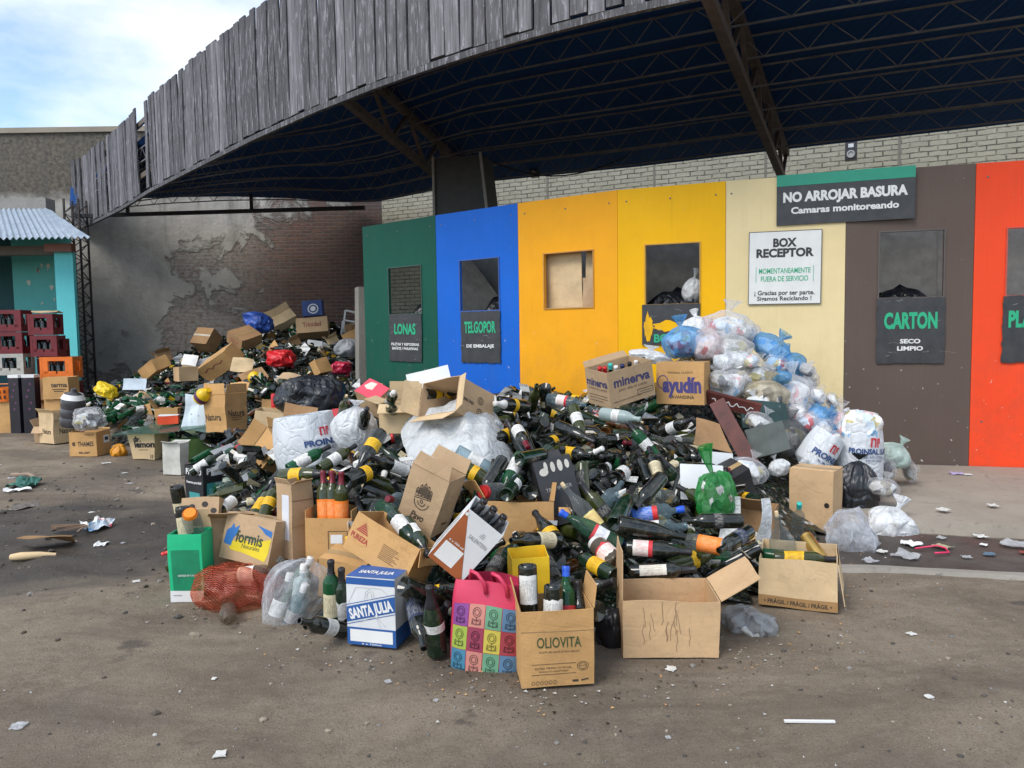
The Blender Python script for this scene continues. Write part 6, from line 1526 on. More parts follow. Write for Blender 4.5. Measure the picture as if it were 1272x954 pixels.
# ------------------------------------------------------------------ bags
TB = 'tied rubbish bags against the cream panel'
F0 = film('frost', (.90, .91, .93), .26); FW = film('white', (.90, .92, .93), .86, .35, 3); FB = film('blue', (.20, .52, .85), .36, .25, 5); FC = film('clear', (.92, .93, .95), .14, .2, 7); FP = film('pinkish', (.90, .80, .80), .34, .3, 9); FD = film('smoky', (.25, .26, .27), .30, .2, 11); FWS = film('woven_white', (.82, .85, .87), 1.0, .45, 13)
for (k, lab, fm, cs, tl) in (
    ('t1', 'grey white rubbish bag with a red wrapper, topmost of the tied bags', F0, contents_mat(1), (0, R(8), 0)),
    ('t25', 'whitish bag at the top of the tied bags, behind the blue and pink ones', FW, None, (R(-10), 0, 1)),
    ('t2', 'blue tinted tied bag highest at the left, under the torn black sign', FB, contents_mat(2), (0, R(-12), .6)),
    ('t3', 'pinkish white tied bag right of the highest blue one', FP, contents_mat(3), (0, R(6), 1.2)),
    ('t4', 'pale grey tied bag below the topmost bag', F0, contents_mat(4, 1), (R(10), 0, .2)),
    ('t26', 'pale bag tucked between the topmost bag and the cream panel', F0, contents_mat(9), (0, R(-20), .8)),
    ('t5', 'bright blue tied bag against the cream panel, below the white notice', FB, contents_mat(5), (0, R(40), 0)),
    ('t6', 'bright blue tied bag furthest right against the cream panel', FB, contents_mat(6, 1), (0, R(20), 2)),
    ('t7', 'plain milky tied bag in the middle of the tied bags', FW, contents_mat(7), (0, R(-15), 0)),
    ('t8', 'small clear bag with magenta wrappers between the two blue bags', FC, contents_mat(18), (0, R(30), 1)),
    ('t9', 'clear tied bag with pale packaging just below the plain milky bag', FC, contents_mat(8, 1), (0, R(10), .5)),
    ('t10', 'clear bag showing red and green packaging, beside the purple lettered carton', FC, contents_mat(10), (0, R(-20), .3)),
    ('t11', 'round beige see-through bag in the middle of the pile of tied bags', film('beige', (.74, .66, .50), .36, .3, 15), contents_mat(11, 1), (0, R(12), 0)),
    ('t12', 'largest clear tied bag, white and pale blue packaging inside', F0, contents_mat(12), (0, R(-8), .9)),
    ('t13', 'clear bag packed with red and white wrappers below the beige bag', FC, contents_mat(13), (R(-8), R(30), 0)),
    ('t14', 'smoky grey bag full of silvery rubbish hanging low in the pile', FD, contents_mat(14, 1), (R(8), 0, .4)),
    ('t15', 'blue bag squashed beneath the largest clear bag', FB, contents_mat(15), (0, R(60), 0)),
    ('t27', 'grey bag tucked behind the largest clear bag', F0, contents_mat(16, 1), (0, 0, 0)),
    ('t16', 'small red and green bag at the right flank of the pile', FC, contents_mat(17), (0, R(-30), 0)),
    ('t17', 'smallest clear bag perched at the right flank against the cream panel', FC, contents_mat(19, 1), (0, R(70), 0)),
    ('t18', 'whitish bag with blue and red packs, above the printed standing sack', F0, contents_mat(20), (0, R(20), 1)),
    ('t20', 'clear bag with cans half behind the printed standing sack', FC, contents_mat(21), (0, R(-20), 1)),
    ('t19', 'bag of bright coloured packaging above the tilted white sack', FC, contents_mat(22), (0, R(25), 2)),
    ('t21', 'pale greenish bag slumped against the brown panel, right of the standing sack', film('mint', (.62, .76, .70), .7, .35, 17), contents_mat(23, 1), (0, R(30), 0)),
    ('t22', 'clear crumpled bag at the foot of the brown panel', FC, contents_mat(24, 1), (0, R(50), 1)),
    ('t23', 'small flat clear bag furthest right on the pavement', FC, contents_mat(25, 1), (0, R(80), 0)),
    ('t24', 'clear bag of dark crumpled tins on the pavement beside the standing sack', FC, contents_mat(26, 1), (0, R(15), 0)),
    ('whiteback', 'white sheet bag lying behind the carton of coloured bottle necks', FW, None, (0, R(10), 0)),
    ('t30', 'clear bag of pale packaging lying over the upper end of the grey green board', FC, contents_mat(51, 1), (0, R(30), 0)),
    ('t31', 'white tied bag between the smoky grey bag and the red and white wrappers', FW, contents_mat(52), (0, R(-20), .4)),
    ('t32', 'pale blue tinted bag low behind the tilted white sack', FB, contents_mat(53, 1), (0, R(35), .8)),
    ('t33', 'clear bag with red wrappers between the smoky bag and the tilted white sack', FC, contents_mat(54), (0, R(-12), 1.4)),
    ('t34', 'frosted bag wedged between the purple lettered carton and the slanting red board', F0, contents_mat(55, 1), (0, R(15), 0)),
    ('t35', 'clear bag of cups and wrappers above the dark printed carton', FC, contents_mat(56), (0, R(28), .5)),
    ('t36', 'milky bag at the foot of the pile behind the black bin bag', FW, None, (0, R(-20), .2)),
    ('u1', 'little white bag right above the purple lettered carton', FW, contents_mat(61), (0, R(20), 0)),
    ('u2', 'little clear bag with pink wrappers under the pale grey bag', FC, contents_mat(62), (0, R(-30), 1)),
    ('u3', 'little pale blue bag between the beige and the largest clear bag', FB, contents_mat(63, 1), (0, R(15), 2)),
    ('u4', 'little clear bag right beside the largest clear bag', FC, contents_mat(64), (0, R(40), .5)),
    ('u5', 'little frosted bag in front of the squashed blue bag', F0, contents_mat(65), (0, R(-15), 0)),
    ('u6', 'little clear bag touching the rim of the standing sack', FC, contents_mat(66), (0, R(25), .7)),
    ('u7', 'little white bag against the brown panel above the standing sack', FW, contents_mat(67), (0, R(-40), .2)),
    ('u8', 'little clear bag of bright packs just left of the smoky grey bag', FC, contents_mat(68), (0, R(10), 1.1)),
    ('u9', 'little frosted bag below the rightmost bright blue bag', F0, contents_mat(69, 1), (0, R(35), .3)),
    ('smallw', 'small white bag under the tilted white sack', FW, None, (0, R(-25), 0))):
    if k[0] == 't': BAG[k][3] *= 1.13; BAG[k][4] *= 1.13
    bag(k, lab, fm, cs, None, True, 'tied_rubbish_bag', tl, TB, amp=.11)
bag('hatch', 'pale tied bag stuck in the hatch of the yellow panel', FW, contents_mat(27, 1), 4, True, 'tied_rubbish_bag', (0, R(10), 0), TB)
def sack_print(o, key, lines, ang, mats=(INK,)):
    x, y, z, w_, h_ = BAG[key]; m = MB()
    r_ = w_ / 2 * 1.06
    for (tx, cy, wd, hg, bold) in lines:
        put_text(m, lambda px, py: (r_ * math.sin(px / r_ + ang), -r_ * .93 * math.cos(px / r_ + ang), h_ * .5 + py), tx, 0, cy * h_, wd * w_, hg * h_, bold)
    return m.build('lettering', mats[0], o)
NAVY = plain('navy_sack_ink', (.03, .07, .20), .6); REDI = plain('red_sack_ink', (.50, .02, .04), .6)
def big_sack(key, label, lines, red, tilt, ang, cont=None, seed=3, amp=.022, knot=False):
    """A filled woven sack: nearly straight sides, slumped, mouth open or tied."""
    x, y, z, w_, h_ = BAG[key]; m = MB(); rr = seed
    def fn(a, b, k=1.0):
        th = 2 * PI * a; r = (1 - .35 * max(0, .12 - b) / .12) * (1 - .10 * b + .10 * math.sin(PI * b)); r *= 1 + .03 * math.sin(3 * th + rr) + .02 * b * math.sin(11 * th + rr)
        n = noise.noise_vector(Vector((math.cos(th) * 1.4 + rr, math.sin(th) * 1.4, b * 3 + rr)))
        return Vector((r * math.cos(th) * w_ / 2 * k + n.x * amp * w_, r * math.sin(th) * w_ / 2 * .9 * k + n.y * amp * w_, max(0, b * h_ + n.z * amp * h_ * b)))
    m.grid(lambda a, b: fn(a, b), 60, 30, 0, True); m.add([fn(k / 60, 0) for k in range(60)], [tuple(range(59, -1, -1))])
    m.grid(lambda a, b: fn(a, 1 - .25 * b, .97), 60, 6, 0, True)
    o = m.build('printed_sack', FWS, None, (x, y, z), tilt, smooth=180); tag(o, label, 'sack', TB)
    def pl(px, py, off=.006):
        th = -PI / 2 + ang + px / (w_ / 2 * .95); q = fn(th / (2 * PI) % 1, .5 + py / h_); d = Vector((math.cos(th), math.sin(th), 0)); return q + d * off
    t = MB()
    for (tx, cy, wd, hg, bold) in lines: put_text(t, pl, tx, 0, cy * h_, wd * w_, hg * h_, bold)
    t.build('lettering', NAVY, o)
    t = MB(); cy, s_ = red
    for (x0, y0, x1, y1) in ((-.5, -.5, -.3, .5), (-.3, .3, .1, .5), (-.05, -.5, .1, .3), (.2, -.5, .35, .5), (.35, .3, .55, .5), (.42, -.1, .55, .3)): put_rect(t, pl, x0 * s_, cy * h_ + y0 * s_, x1 * s_, cy * h_ + y1 * s_, 2)
    t.build('red_emblem', REDI, o)
    if cont is not None:
        bag_mesh(w_ * .95, h_ * .5, seed + 2, False, .14, .9, 40, 24).build('contents', cont, o, (0, 0, h_ * .68), smooth=180)
    return o
for i_, u_, lab in ((0, .75, 'black bin bag standing inside the bay behind the green panel'), (1, .65, 'black bin bag standing inside the bay behind the blue panel'), (3, .48, 'black bin bag standing inside the bay behind the yellow panel'), (5, .55, 'black bin bag standing inside the bay behind the brown panel')):
    q_ = uvplace(i_, -.55)(u_, .02); BAG['bay%d' % i_] = [q_[0], q_[1], .02, .86, 1.80 if i_ < 5 else 1.74]
    bag('bay%d' % i_, lab, black_plastic(5), None, 30 + i_, False, 'black_bin_bag', (0, 0, 0), 'black bags inside the bays', .06)
big_sack('sackB', 'printed white woven sack standing upright by the brown panel, filled above its rim', [('PROINSAL S.A.I.C.', .12, 1.12, .075, .04), ('SAL INDUSTRIAL', .04, .5, .035, .0), ('MENDOZA', -.01, .4, .03, .0)], (.24, .065), (0, R(3), .2), .1, contents_mat(31))
big_sack('sackA', 'printed white woven sack lying tilted below the coloured bags', [('PROINSAL', -.05, .95, .15, .04), ('S.A.I.C.', -.22, .5, .06, .02)], (.20, .06), (R(6), R(32), .1), .25, None, 7)
big_sack('proin', 'printed white woven sack behind the far left bottles, left of the full white bag', [('PROINSAL', .02, .62, .10, .05), ('S.A.I.C.', -.09, .3, .05, .02)], (.20, .06), (R(-4), R(-6), .3), .5, None, 5)
bag('black1', 'black bin bag standing behind the upright kraft box', black_plastic(1), None, 21, True, 'black_bin_bag', (0, R(6), 0), None, .05, hi=True, tuft=.1)
bag('whiteG', 'full white carrier bag lying on the pavement edge at right', FW, None, 8, True, 'white_carrier_bag', (0, R(28), .4), None, .12, hi=True)
bag('filmG', 'crumpled clear film bag lying in the gutter beside the white carrier bag', film('wrinkled', (.86, .88, .92), .28, .15, 21), film('inner', (.86, .88, .90), .30, .2, 22), 12, False, 'clear_film_bag', (0, R(-18), .2), None, .22, hi=True)
o = bag('green', 'bright green knotted carrier bag on the bottles at right', film('green', (.04, .42, .09), .45, .25, 25), contents_mat(33, 1), 5, True, 'green_carrier_bag', (0, R(-14), .3), None, .12, hi=True, tuft=.5, dep=.5)
bag('fullwhite', 'bulging white carrier bag with bottle necks poking out, left of mid heap', FW, None, 6, True, 'white_carrier_bag', (0, R(6), 0), None, .05, hi=True, tuft=.12)
m = MB()
def drape(a, b, k=0.0):
    x = -.68 + .66 * a + .04 * math.sin(b * 5); y = 4.42 + .52 * b + .05 * math.sin(a * 7)
    e = max(0, abs(2 * a - 1) ** 3) * .16 + (.10 * (1 - b) ** 4)
    fo = 1 - abs(noise.noise((x * 5.5 + .7 * y, y * 1.1, 3.3))) * 2; f2 = 1 - abs(noise.noise((x * 4 - y * 9, y * 4 + x * 3, 7.1))) * 2
    return (x, y, .60 + .30 * b - .06 * b * b + .045 * fo + .022 * f2 + .05 * math.sin(PI * a) - e - k)
m.grid(lambda a, b: drape(a, b), 60, 48); m.grid(lambda a, b: drape(1 - a, b, .008), 60, 48)
o = m.build('white_plastic_sack', film('sheet', (.76, .78, .78), .97, .4, 27), smooth=180); tag(o, 'slack white plastic sack draped over the bottles in mid heap', 'bag')
bag('sheet2', 'grey white end of a plastic sack gathered beside the box with round symbols', film('sheet', (.76, .78, .78), .97, .4, 27), None, 14, False, 'white_plastic_sack', (0, R(-20), .5), None, .16)
bag('clearbag', 'big clear plastic bag of bottles standing at the front left', film('clearbag', (.86, .88, .91), .20, .16, 29), None, 2, False, 'clear_plastic_bag', (R(-6), R(16), .15), None, .12, hi=True)
t = NT('red_net'); v = t.obj(); wv = t.n('TexWave', wave_type='BANDS', bands_direction='DIAGONAL', inp={0: v, 'Scale': 42.0, 'Distortion': 2.0}).outputs[1]; w2 = t.n('TexWave', wave_type='BANDS', bands_direction='Z', inp={0: v, 'Scale': 48.0, 'Distortion': 2.0}).outputs[1]
k_ = t.math('MAXIMUM', t.math('GREATER_THAN', wv, .86), t.math('GREATER_THAN', w2, .88)); k2 = t.math('ADD', t.math('MULTIPLY', k_, .6), .07)
NET = t.done(t.n('MixShader', inp={0: k2, 1: t.n('BsdfTransparent', inp={0: (.98, .74, .64, 1)}).outputs[0], 2: t.pbr((.55, .09, .05), .4)}).outputs[0])
bag('rednet', 'red net sack of brownish bottles lying at the front left', NET, None, 16, False, 'red_net_sack', (0, R(4), .1), None, .10, hi=True, dep=.8)
bag('blackback', 'big black bin bag in the middle distance beside the big dented kraft box', black_plastic(2), None, 7, False, 'black_bin_bag', (0, 0, 0), None, .09, hi=True)
bag('blacklow', 'black plastic bag squeezed between the nearest kraft carton and the wide kraft box', black_plastic(3), None, 11, False, 'black_bin_bag', (0, 0, 0), None, .10)
o = bag('greyfilm', 'silvery film bag with a green corner under the flap of the wide kraft box', film('silver', (.50, .51, .52), .55, .2, 45), contents_mat(35, 1), 13, False, 'grey_film_bag', (0, R(14), 0), None, .2, hi=True)
m = MB(); m.grid(lambda a, b: (-.13 + .10 * a, -.10 - .05 * b + .01 * math.sin(a * 6), .012 + .035 * a * (1 - b)), 10, 6); m.grid(lambda a, b: (-.13 + .10 * (1 - a), -.10 - .05 * b + .01 * math.sin((1 - a) * 6), .008 + .035 * (1 - a) * (1 - b)), 10, 6); m.build('green_corner', plain('green_film', (.02, .30, .10), .35), o)
bag('redback', 'crumpled red plastic bag in the middle of the far bottle heap', plain('red_film', (.62, .02, .025), .3, .15), None, 3, False, 'red_bag', (0, 0, 0), None, .2)
bag('redback2', 'crimson bag on the far heap close to the green panel', plain('crimson_film', (.50, .02, .06), .3, .2), None, 5, False, 'red_bag', (0, 0, 0), None, .2)
POSE['bluewhite'] = [[-3.57, 8.62, .28], [R(-14), R(6), .12], [.36, .10, .40]]
b = Box('bluewhite', 'pale_plastic_sack', 'flat pale blue white printed sack leaning beside the orange red carton', plain('pale_blue_sack', (.60, .68, .72), .4, .08), 'sack', lid=True, amp=.035)
b.lines('F', [[(-.2, .3), (.2, .3)], [(-.25, .22), (.25, .22)], [(-.25, -.08), (.05, -.08)], [(-.2, -.2), (.22, -.2)], [(-.2, -.28), (.2, -.28)]], .014, plain('slate_print', (.22, .28, .34), .6), 'fine_print')
bag('greyback', 'dull grey bag on the far heap beside the stone post', plain('grey_film', (.30, .31, .32), .5, .2), None, 4, False, 'grey_bag', (0, 0, 0), None, .14)
bag('blueback', 'blue and white bag at the top of the far heap above the large kraft box', plain('blue_film', (.03, .09, .40), .4, .3), None, 6, False, 'blue_bag', (0, R(25), 0), None, .18)
bag('thamesfilm', 'clouded clear bag lying on top of the orange kraft box', FC, contents_mat(36, 1), 9, False, 'clear_film_bag', (0, 0, 0), None, .2)
bag('yellowbag', 'yellow plastic packet on a jug behind the orange kraft box', plain('yellow_film', (.80, .56, .01), .35, .15), None, 3, False, 'yellow_bag', (0, R(30), 0), None, .22)
bag('orangebag', 'orange yellow bag on the ground between the orange kraft box and the tapering pale box', plain('amber_film', (.72, .30, .02), .35, .15), None, 4, False, 'orange_bag', (0, 0, 0), None, .16)
# pair of white handles of a carrier bag sticking up beside the FRAGIL box
for (px, lab, ang, hh) in ((1.14, 'white carrier bag flap standing up left of the FRAGIL box', -.25, .40), (1.33, 'white carrier bag flap standing behind the clear round bottle', .20, .38)):
    slab_piece('white_bag_flap', lab, FW, (px, 3.98, .26), (R(86), 0, ang), (.15, hh, .002), 'bag', .075, None, int(px * 10), 16, (-.55, .1))

# ------------------------------------------------------------------ boards, sheets and odd pieces
REDW = plain('red_brown_wood', (.095, .022, .016), .6, .45)
b_ = MB(); b_.box((-.20, -.02, -.05), (.20, .02, .05)); o = b_.build('red_board', REDW, None, (1.62, 5.6, .80), (R(20), R(14), -.35)); tag(o, 'red brown wooden board with white script, lying under the tied bags', 'board')
q = MB(); put_line(q, lambda x, y: (x, -.0216, y), [(-.15 + .02 * k, .016 * math.sin(k * 2.3) + .008 * math.cos(k * 5)) for k in range(16)], .007); q.build('script_stroke', WHITE, o)
b_ = MB(); b_.box((-.055, -.02, -.26), (.055, .02, .26)); o = b_.build('red_board', REDW, None, (1.55, 5.32, .62), (R(-24), R(-28), -.2)); tag(o, 'slanting red brown board with chipped paint under the purple lettered carton', 'board')
o = slab_piece('grey_green_board', 'grey green painted board leaning below the smoky bag', plain('grey_green_paint', (.045, .060, .054), .6, .4), (1.80, 5.35, .56), (R(64), R(-18), -.3), (.26, .22, .02), 'board', .01, None, 3)
slab_piece('dark_board', 'dark green plank shadowed behind the grey green board', plain('dark_green_paint', (.02, .05, .05), .6, .3), (1.85, 5.6, .70), (R(58), R(8), .1), (.36, .24, .02), 'board', .01, None, 4)
slab_piece('kraft_flap', 'loose brown cardboard piece between the bottles and the red boards', kraft(2, 50), (1.30, 4.98, .66), (R(48), R(16), .3), (.30, .22, .005), 'cardboard', .03, None, 5, 8, (-.4, 0))
slab_piece('white_card', 'white cardboard panel standing left of the green bag', plain('white_card', (.70, .71, .71), .5, .06), (1.07, 4.30, .48), (R(68), R(2), -.1), (.24, .2, .005), 'cardboard', .015, None, 6)
slab_piece('printed_pack', 'white pack with a small red emblem behind the green bag', plain('white_card', (.70, .71, .71), .5, .06), (1.26, 4.70, .50), (R(70), R(8), .3), (.20, .16, .04), 'pack', .01, None, 7)
POSE['blackpack'] = [[1.33, 4.62, .30], [R(12), R(-24), .2], [.26, .2, .20]]
b = Box('blackpack', 'dark_printed_box', 'dark printed carton with white panels under the clear cups, right of the green bag', plain('black_card2', (.028, .028, .030), .5, .2), group=KF, lid=True)
for k in range(3): b.lines('R', [[(-.4 + .3 * k, -.4), (-.15 + .3 * k, -.4), (-.15 + .3 * k, .4), (-.4 + .3 * k, .4), (-.4 + .3 * k, -.4)]], .004, plain('grey_print', (.35, .35, .35)), 'outline')
POSE['rightkraft'] = [[1.38, 4.32, .0], [0, 0, -.5], [.24, .2, .34]]
Box('rightkraft', 'worn_kraft_box', 'worn kraft box under the dark printed carton, right of the green bag', kraft(2, 51), group=KF, flaps=(('F', .12, 50), ('L', .1, 20)), amp=.014)
POSE['midkraft'] = [[-.02, 3.86, .22], [R(-10), R(6), .35], [.36, .26, .26]]
Box('midkraft', 'gaping_kraft_box', 'gaping brown kraft box behind the rust and white carton, bottles lying in it', kraft(3, 52), group=KF, flaps=(('R', .1, 10), ('L', .12, 30)), amp=.014)
for k, (x, y, z, rx_, ry_, rz_, sx, sy, mt, nm, lab) in enumerate((
    (-5.58, 11.3, .66, 78, 0, .0, .34, .17, plain('pale_blue_card', (.50, .58, .64), .55), 'printed_sheet', 'pale blue printed card sheet at the left of the far heap'),
    (-5.05, 12.0, .98, 60, 12, .2, .22, .2, WHITE, 'paper_sheet', 'white paper sheet above the blank kraft box'),
    (-4.85, 12.1, .92, 50, -20, .5, .3, .2, plain('grey_film', (.30, .31, .32), .5, .2), 'grey_sheet', 'grey plastic sheet beside the white paper sheet on the far heap'),
    (-3.95, 11.2, .92, 46, 8, .2, .3, .26, kraft(5, 53), 'cardboard_sheet', 'pale cardboard sheet in front of the long slanted box'),
    (-3.45, 10.2, .82, 40, -14, .7, .34, .22, kraft(2, 54), 'cardboard_sheet', 'dark folded cardboard left of the yellow tin on the far heap'),
    (-2.85, 9.8, .78, 35, 10, -.2, .32, .24, kraft(4, 55), 'cardboard_sheet', 'holed grey cardboard beside the far black bin bag'),
    (-3.0, 14.6, 1.30, 55, -25, .4, .4, .3, kraft(3, 56), 'cardboard_tray', 'curved tan cardboard tray right of the red lettered box'),
    (-3.7, 14.4, 1.15, 60, 5, .1, .28, .2, WHITE, 'paper_sheet', 'white card below the red lettered box on the far heap'),
    (-1.95, 7.0, .62, 50, 15, .4, .3, .22, kraft(2, 57), 'cardboard_sheet', 'dark brown cardboard right of the far black bin bag'),
    (-2.52, 8.1, .52, 74, 6, .5, .28, .3, kraft(3, 58), 'cardboard_sheet', 'brown cardboard leaning on the right of the dented kraft box'),
    (-1.35, 6.3, .66, 66, -8, .2, .26, .18, plain('red_card', (.62, .05, .06), .5), 'red_card', 'red and white card behind the printed white sack'),
    (-.58, 5.35, 1.02, 72, -12, .1, .3, .16, plain('white_card', (.70, .71, .71), .5, .06), 'white_board', 'white board sticking up behind the open pale box'))):
    slab_piece(nm, lab, mt, (x, y, z), (R(rx_), R(ry_), rz_), (sx, sy, .006), 'sheet', .03, 'sheets and boards among the bottles', k + 3)
# tilted pane of greenish glass over the lemon box
GL = NT('glass_pane'); GL = GL.done(GL.n('MixShader', inp={0: .45, 1: GL.n('BsdfTransparent', inp={0: (.62, .80, .72, 1)}).outputs[0], 2: GL.pbr((.12, .20, .17), .08)}).outputs[0])
m = MB(); P_ = [(-4.42, 8.35), (-4.15, 9.1), (-3.1, 9.0), (-3.0, 8.75), (-3.75, 8.25)]
m.add([(x + 3.7, y - 8.6, .0) for x, y in P_] + [(x + 3.7, y - 8.6, .008) for x, y in P_], [tuple(range(4, -1, -1)), tuple(range(5, 10))] + [(k, (k + 1) % 5, (k + 1) % 5 + 5, k + 5) for k in range(5)])
o = m.build('glass_sheet', GL, None, (-3.7, 8.6, .335), (R(4), R(-3), 0)); tag(o, 'broken sheet of greenish glass lying over the tapering pale box', 'glass sheet')
POSE['redtray'] = [[-3.95, 8.75, .36], [0, 0, .3], [.22, .16, .09]]
b = Box('redtray', 'orange_red_carton', 'small orange red carton resting on the sheet of glass', plain('orange_red_card', (.80, .08, .02), .45), group=KL_, lid=True); b.rect('T', -.5, -.5, .5, .5, WHITE, 'white_lid', .0056)
POSE['innerkraft'] = [[-4.25, 9.4, .28], [0, 0, .2], [.26, .2, .2]]
Box('innerkraft', 'tiny_kraft_box', 'small kraft box with crumpled film behind the sheet of glass', kraft(3, 59), group=KL_, flaps=(('L', .12, 30),))
# twenty litre water jug, dark and dusty
m = MB(); m.lathe([(0, 0), (.125, 0), (.135, .02), (.135, .1), (.128, .115), (.135, .13), (.135, .21), (.128, .225), (.135, .24), (.135, .33), (.10, .40), (.035, .43), (.03, .47), (0, .47)], 24)
o = m.build('water_jug', plain('dusty_dark_plastic', (.06, .06, .065), .3, .4), None, (-5.42, 9.35, .28), (R(6), R(10), 0), smooth=40); tag(o, 'dusty ribbed water jug standing behind the orange kraft box', 'jug')
m = MB(); m.lathe([(.137, .345), (.104, .405), (.1035, .40)], 24); m.build('pale_band', WHITE, o)
m = MB(); m.lathe([(.0, 0), (.07, 0), (.08, .02), (.08, .1), (.06, .14), (.03, .16), (.03, .19), (0, .19)], 18)
o = m.build('yellow_jug', plain('yellow_plastic', (.78, .50, .01), .35), None, (-3.42, 8.32, .66), (R(20), R(50), 0), smooth=40); tag(o, 'yellow plastic jug poking out of the dented kraft box', 'jug'); q = MB(); q.lathe([(.081, .03), (.081, .08)], 18); q.build('label', plain('purple_label', (.10, .03, .09), .5), o)
o2 = link('yellow_tin', o.data, None, (-3.35, 9.9, .80), (R(80), 0, .5)); tag(o2, 'yellow tin lying on the far heap above the black bin bag', 'tin')
q = MB(); q.lathe([(0, 0), (.033, 0), (.033, .12), (.026, .14), (0, .14)], 14); o = q.build('red_can', plain('red_can_paint', (.60, .02, .03), .3), None, (-2.42, 7.75, .62), smooth=40); tag(o, 'small red can standing on the pale flat box', 'can')
# white plastic chair frame on the far heap
m = MB()
for a_, b__ in (((0, 0, 0), (0, 0, .42)), ((.32, 0, 0), (.36, .0, .40)), ((0, 0, .42), (.36, 0, .40)), ((.0, .3, .0), (.0, .3, .3)), ((0, 0, .2), (.34, 0, .2))): m.bar(a_, b__, .035)
o = m.build('chair_frame', WHITE, None, (-3.42, 15.6, 1.45), (R(-20), R(10), .3)); tag(o, 'broken white plastic chair tipped on the far heap near the stone post', 'chair')
m = MB(); m.grid(lambda a, b: (.36 * a, .28 * b, .2 + .02 * math.sin(PI * a)), 6, 6); m.grid(lambda a, b: (.36 * (1 - a), .28 * b, .185 + .02 * math.sin(PI * a)), 6, 6); m.build('seat', WHITE, o)

# ------------------------------------------------------------------ crates and tubs by the kiosk
def crate(label, mat, loc, rz, sz=(.36, .30, .29), holes=True):
    w_, d_, h_ = sz; t = .018
    o = empty('crate', loc, (0, 0, rz)); tag(o, label, 'crate', 'bottle crates stacked by the kiosk')
    for sx in (-1, 1):
        for sy in (-1, 1):
            m = MB(); m.box((-w_ / 2 if sx < 0 else w_ / 2 - t * 1.6, -d_ / 2 if sy < 0 else d_ / 2 - t * 1.6, 0), (-w_ / 2 + t * 1.6 if sx < 0 else w_ / 2, -d_ / 2 + t * 1.6 if sy < 0 else d_ / 2, h_)); m.build('corner_post', mat, o)
    for (nm, a) in (('side', 0), ('side', 1), ('side', 2), ('side', 3)):
        q = MB(); ww = w_ if a % 2 == 0 else d_; dd = d_ if a % 2 == 0 else w_; hw = ww / 2 - t * 1.6
        for (x0, x1, z0, z1) in ((-hw, hw, 0, .07), (-hw, hw, h_ - .06, h_ - .001), (-hw, -ww * .26, .07, h_ - .06), (ww * .26, hw, .07, h_ - .06), (-hw * .9, -.01, .07, .11), (.012, hw * .9, .07, .105)): q.box((x0, -dd / 2 + .003, z0), (x1, -dd / 2 + t, z1))
        q.build(nm, mat, o, (0, 0, 0), (0, 0, a * PI / 2))
    q = MB(); q.box((-w_ / 2 + .03, -d_ / 2 + .03, .01), (w_ / 2 - .03, d_ / 2 - .03, .02)); q.build('floor', mat, o)
    n_ = 0
    for i in range(3):
        for j in range(2):
            bb = link('beer_bottle', bottle_mesh('litre', 'black', 10), None, (loc[0] - .1 + i * .1, loc[1] - .07 + j * .13, loc[2] + .025)); tag(bb, 'dark bottle standing inside a crate in the stacks by the kiosk', 'bottle', 'bottles inside the stacked crates')
            bb.scale = (1, 1, .9)
    return o
DR = plain('dark_red_crate', (.15, .012, .018), .45, .25); OR = plain('orange_crate', (.78, .17, .015), .45, .15); CRM = plain('cream_crate', (.42, .42, .38), .5, .15)
cx = -6.95; cy = 11.5
for k, (mt, lab, z, dx, s_) in enumerate(((DR, 'dark red crate at the bottom of the stack beside the turquoise wall', .42, .20, (.42, .32, .29)), (OR, 'bright orange crate in the middle of the stack beside the turquoise wall', .76, .18, (.46, .34, .32)), (DR, 'dark red crate second from the top of the stack beside the turquoise wall', 1.09, .0, (.37, .3, .31)), (DR, 'dark red crate topmost in the stack beside the turquoise wall', 1.41, -.02, (.36, .3, .31)))):
    crate(lab, mt, (cx + dx, cy, z), .12 if k < 3 else .05, s_)
crate('dark red crate on the floor under the crate stack beside the turquoise wall', DR, (-6.75, 11.55, .08), .1, (.42, .32, .32))
slab_piece('card_lid', 'pale card lying on top of the crate stack beside the turquoise wall', kraft(5, 60), (-6.93, 11.5, 1.745), (0, 0, .2), (.34, .26, .02), 'cardboard', .02, None, 8)
for k, (mt, lab, z) in enumerate(((CRM, 'cream crate at the left edge, under the dark red ones', .80), (DR, 'dark red crate at the left edge, above the cream crate', 1.13), (DR, 'dark red crate topmost at the left edge', 1.47))):
    crate(lab, mt, (-7.72, 11.9, z), .05, (.42, .32, .33))
crate('dark crate half hidden between the two crate stacks', DR, (-7.3, 12.2, 1.05), 0, (.36, .3, .3)); crate('dark crate low between the two crate stacks', DR, (-7.3, 12.2, .74), 0, (.36, .3, .3))
POSE['tubs'] = [[-7.3, 12.2, 0], [0, 0, 0], [.5, .4, .73]]; Box('tubs', 'shadowed_box', 'tall dark box under the crates between the two stacks', kraft(2, 61), group=KL_, lid=True)
m = MB(); m.grid(lambda a, b: ((.15 + .03 * b) * math.cos(2 * PI * a), (.12 + .02 * b) * math.sin(2 * PI * a), .2 * b), 24, 6, 0, True); m.grid(lambda a, b: ((.15 + .03 * (1 - b)) * .96 * math.cos(2 * PI * a), (.12 + .02 * (1 - b)) * .96 * math.sin(2 * PI * a), .2 * (1 - b)), 24, 6, 0, True)
o = m.build('orange_basket', OR, None, (-7.32, 11.05, .46), smooth=60); tag(o, 'orange plastic basket with slots near the left edge', 'basket')
q = MB()
for k in range(7):
    for r_ in range(2): a = R(200 + k * 22); q.box((-.012, -.002, 0), (.012, .002, .05), Matrix.Translation(((.166 + .015 * r_) * math.cos(a), (.133 + .012 * r_) * math.sin(a), .04 + .08 * r_)) @ Matrix.Rotation(a + PI / 2, 4, 'Z'))
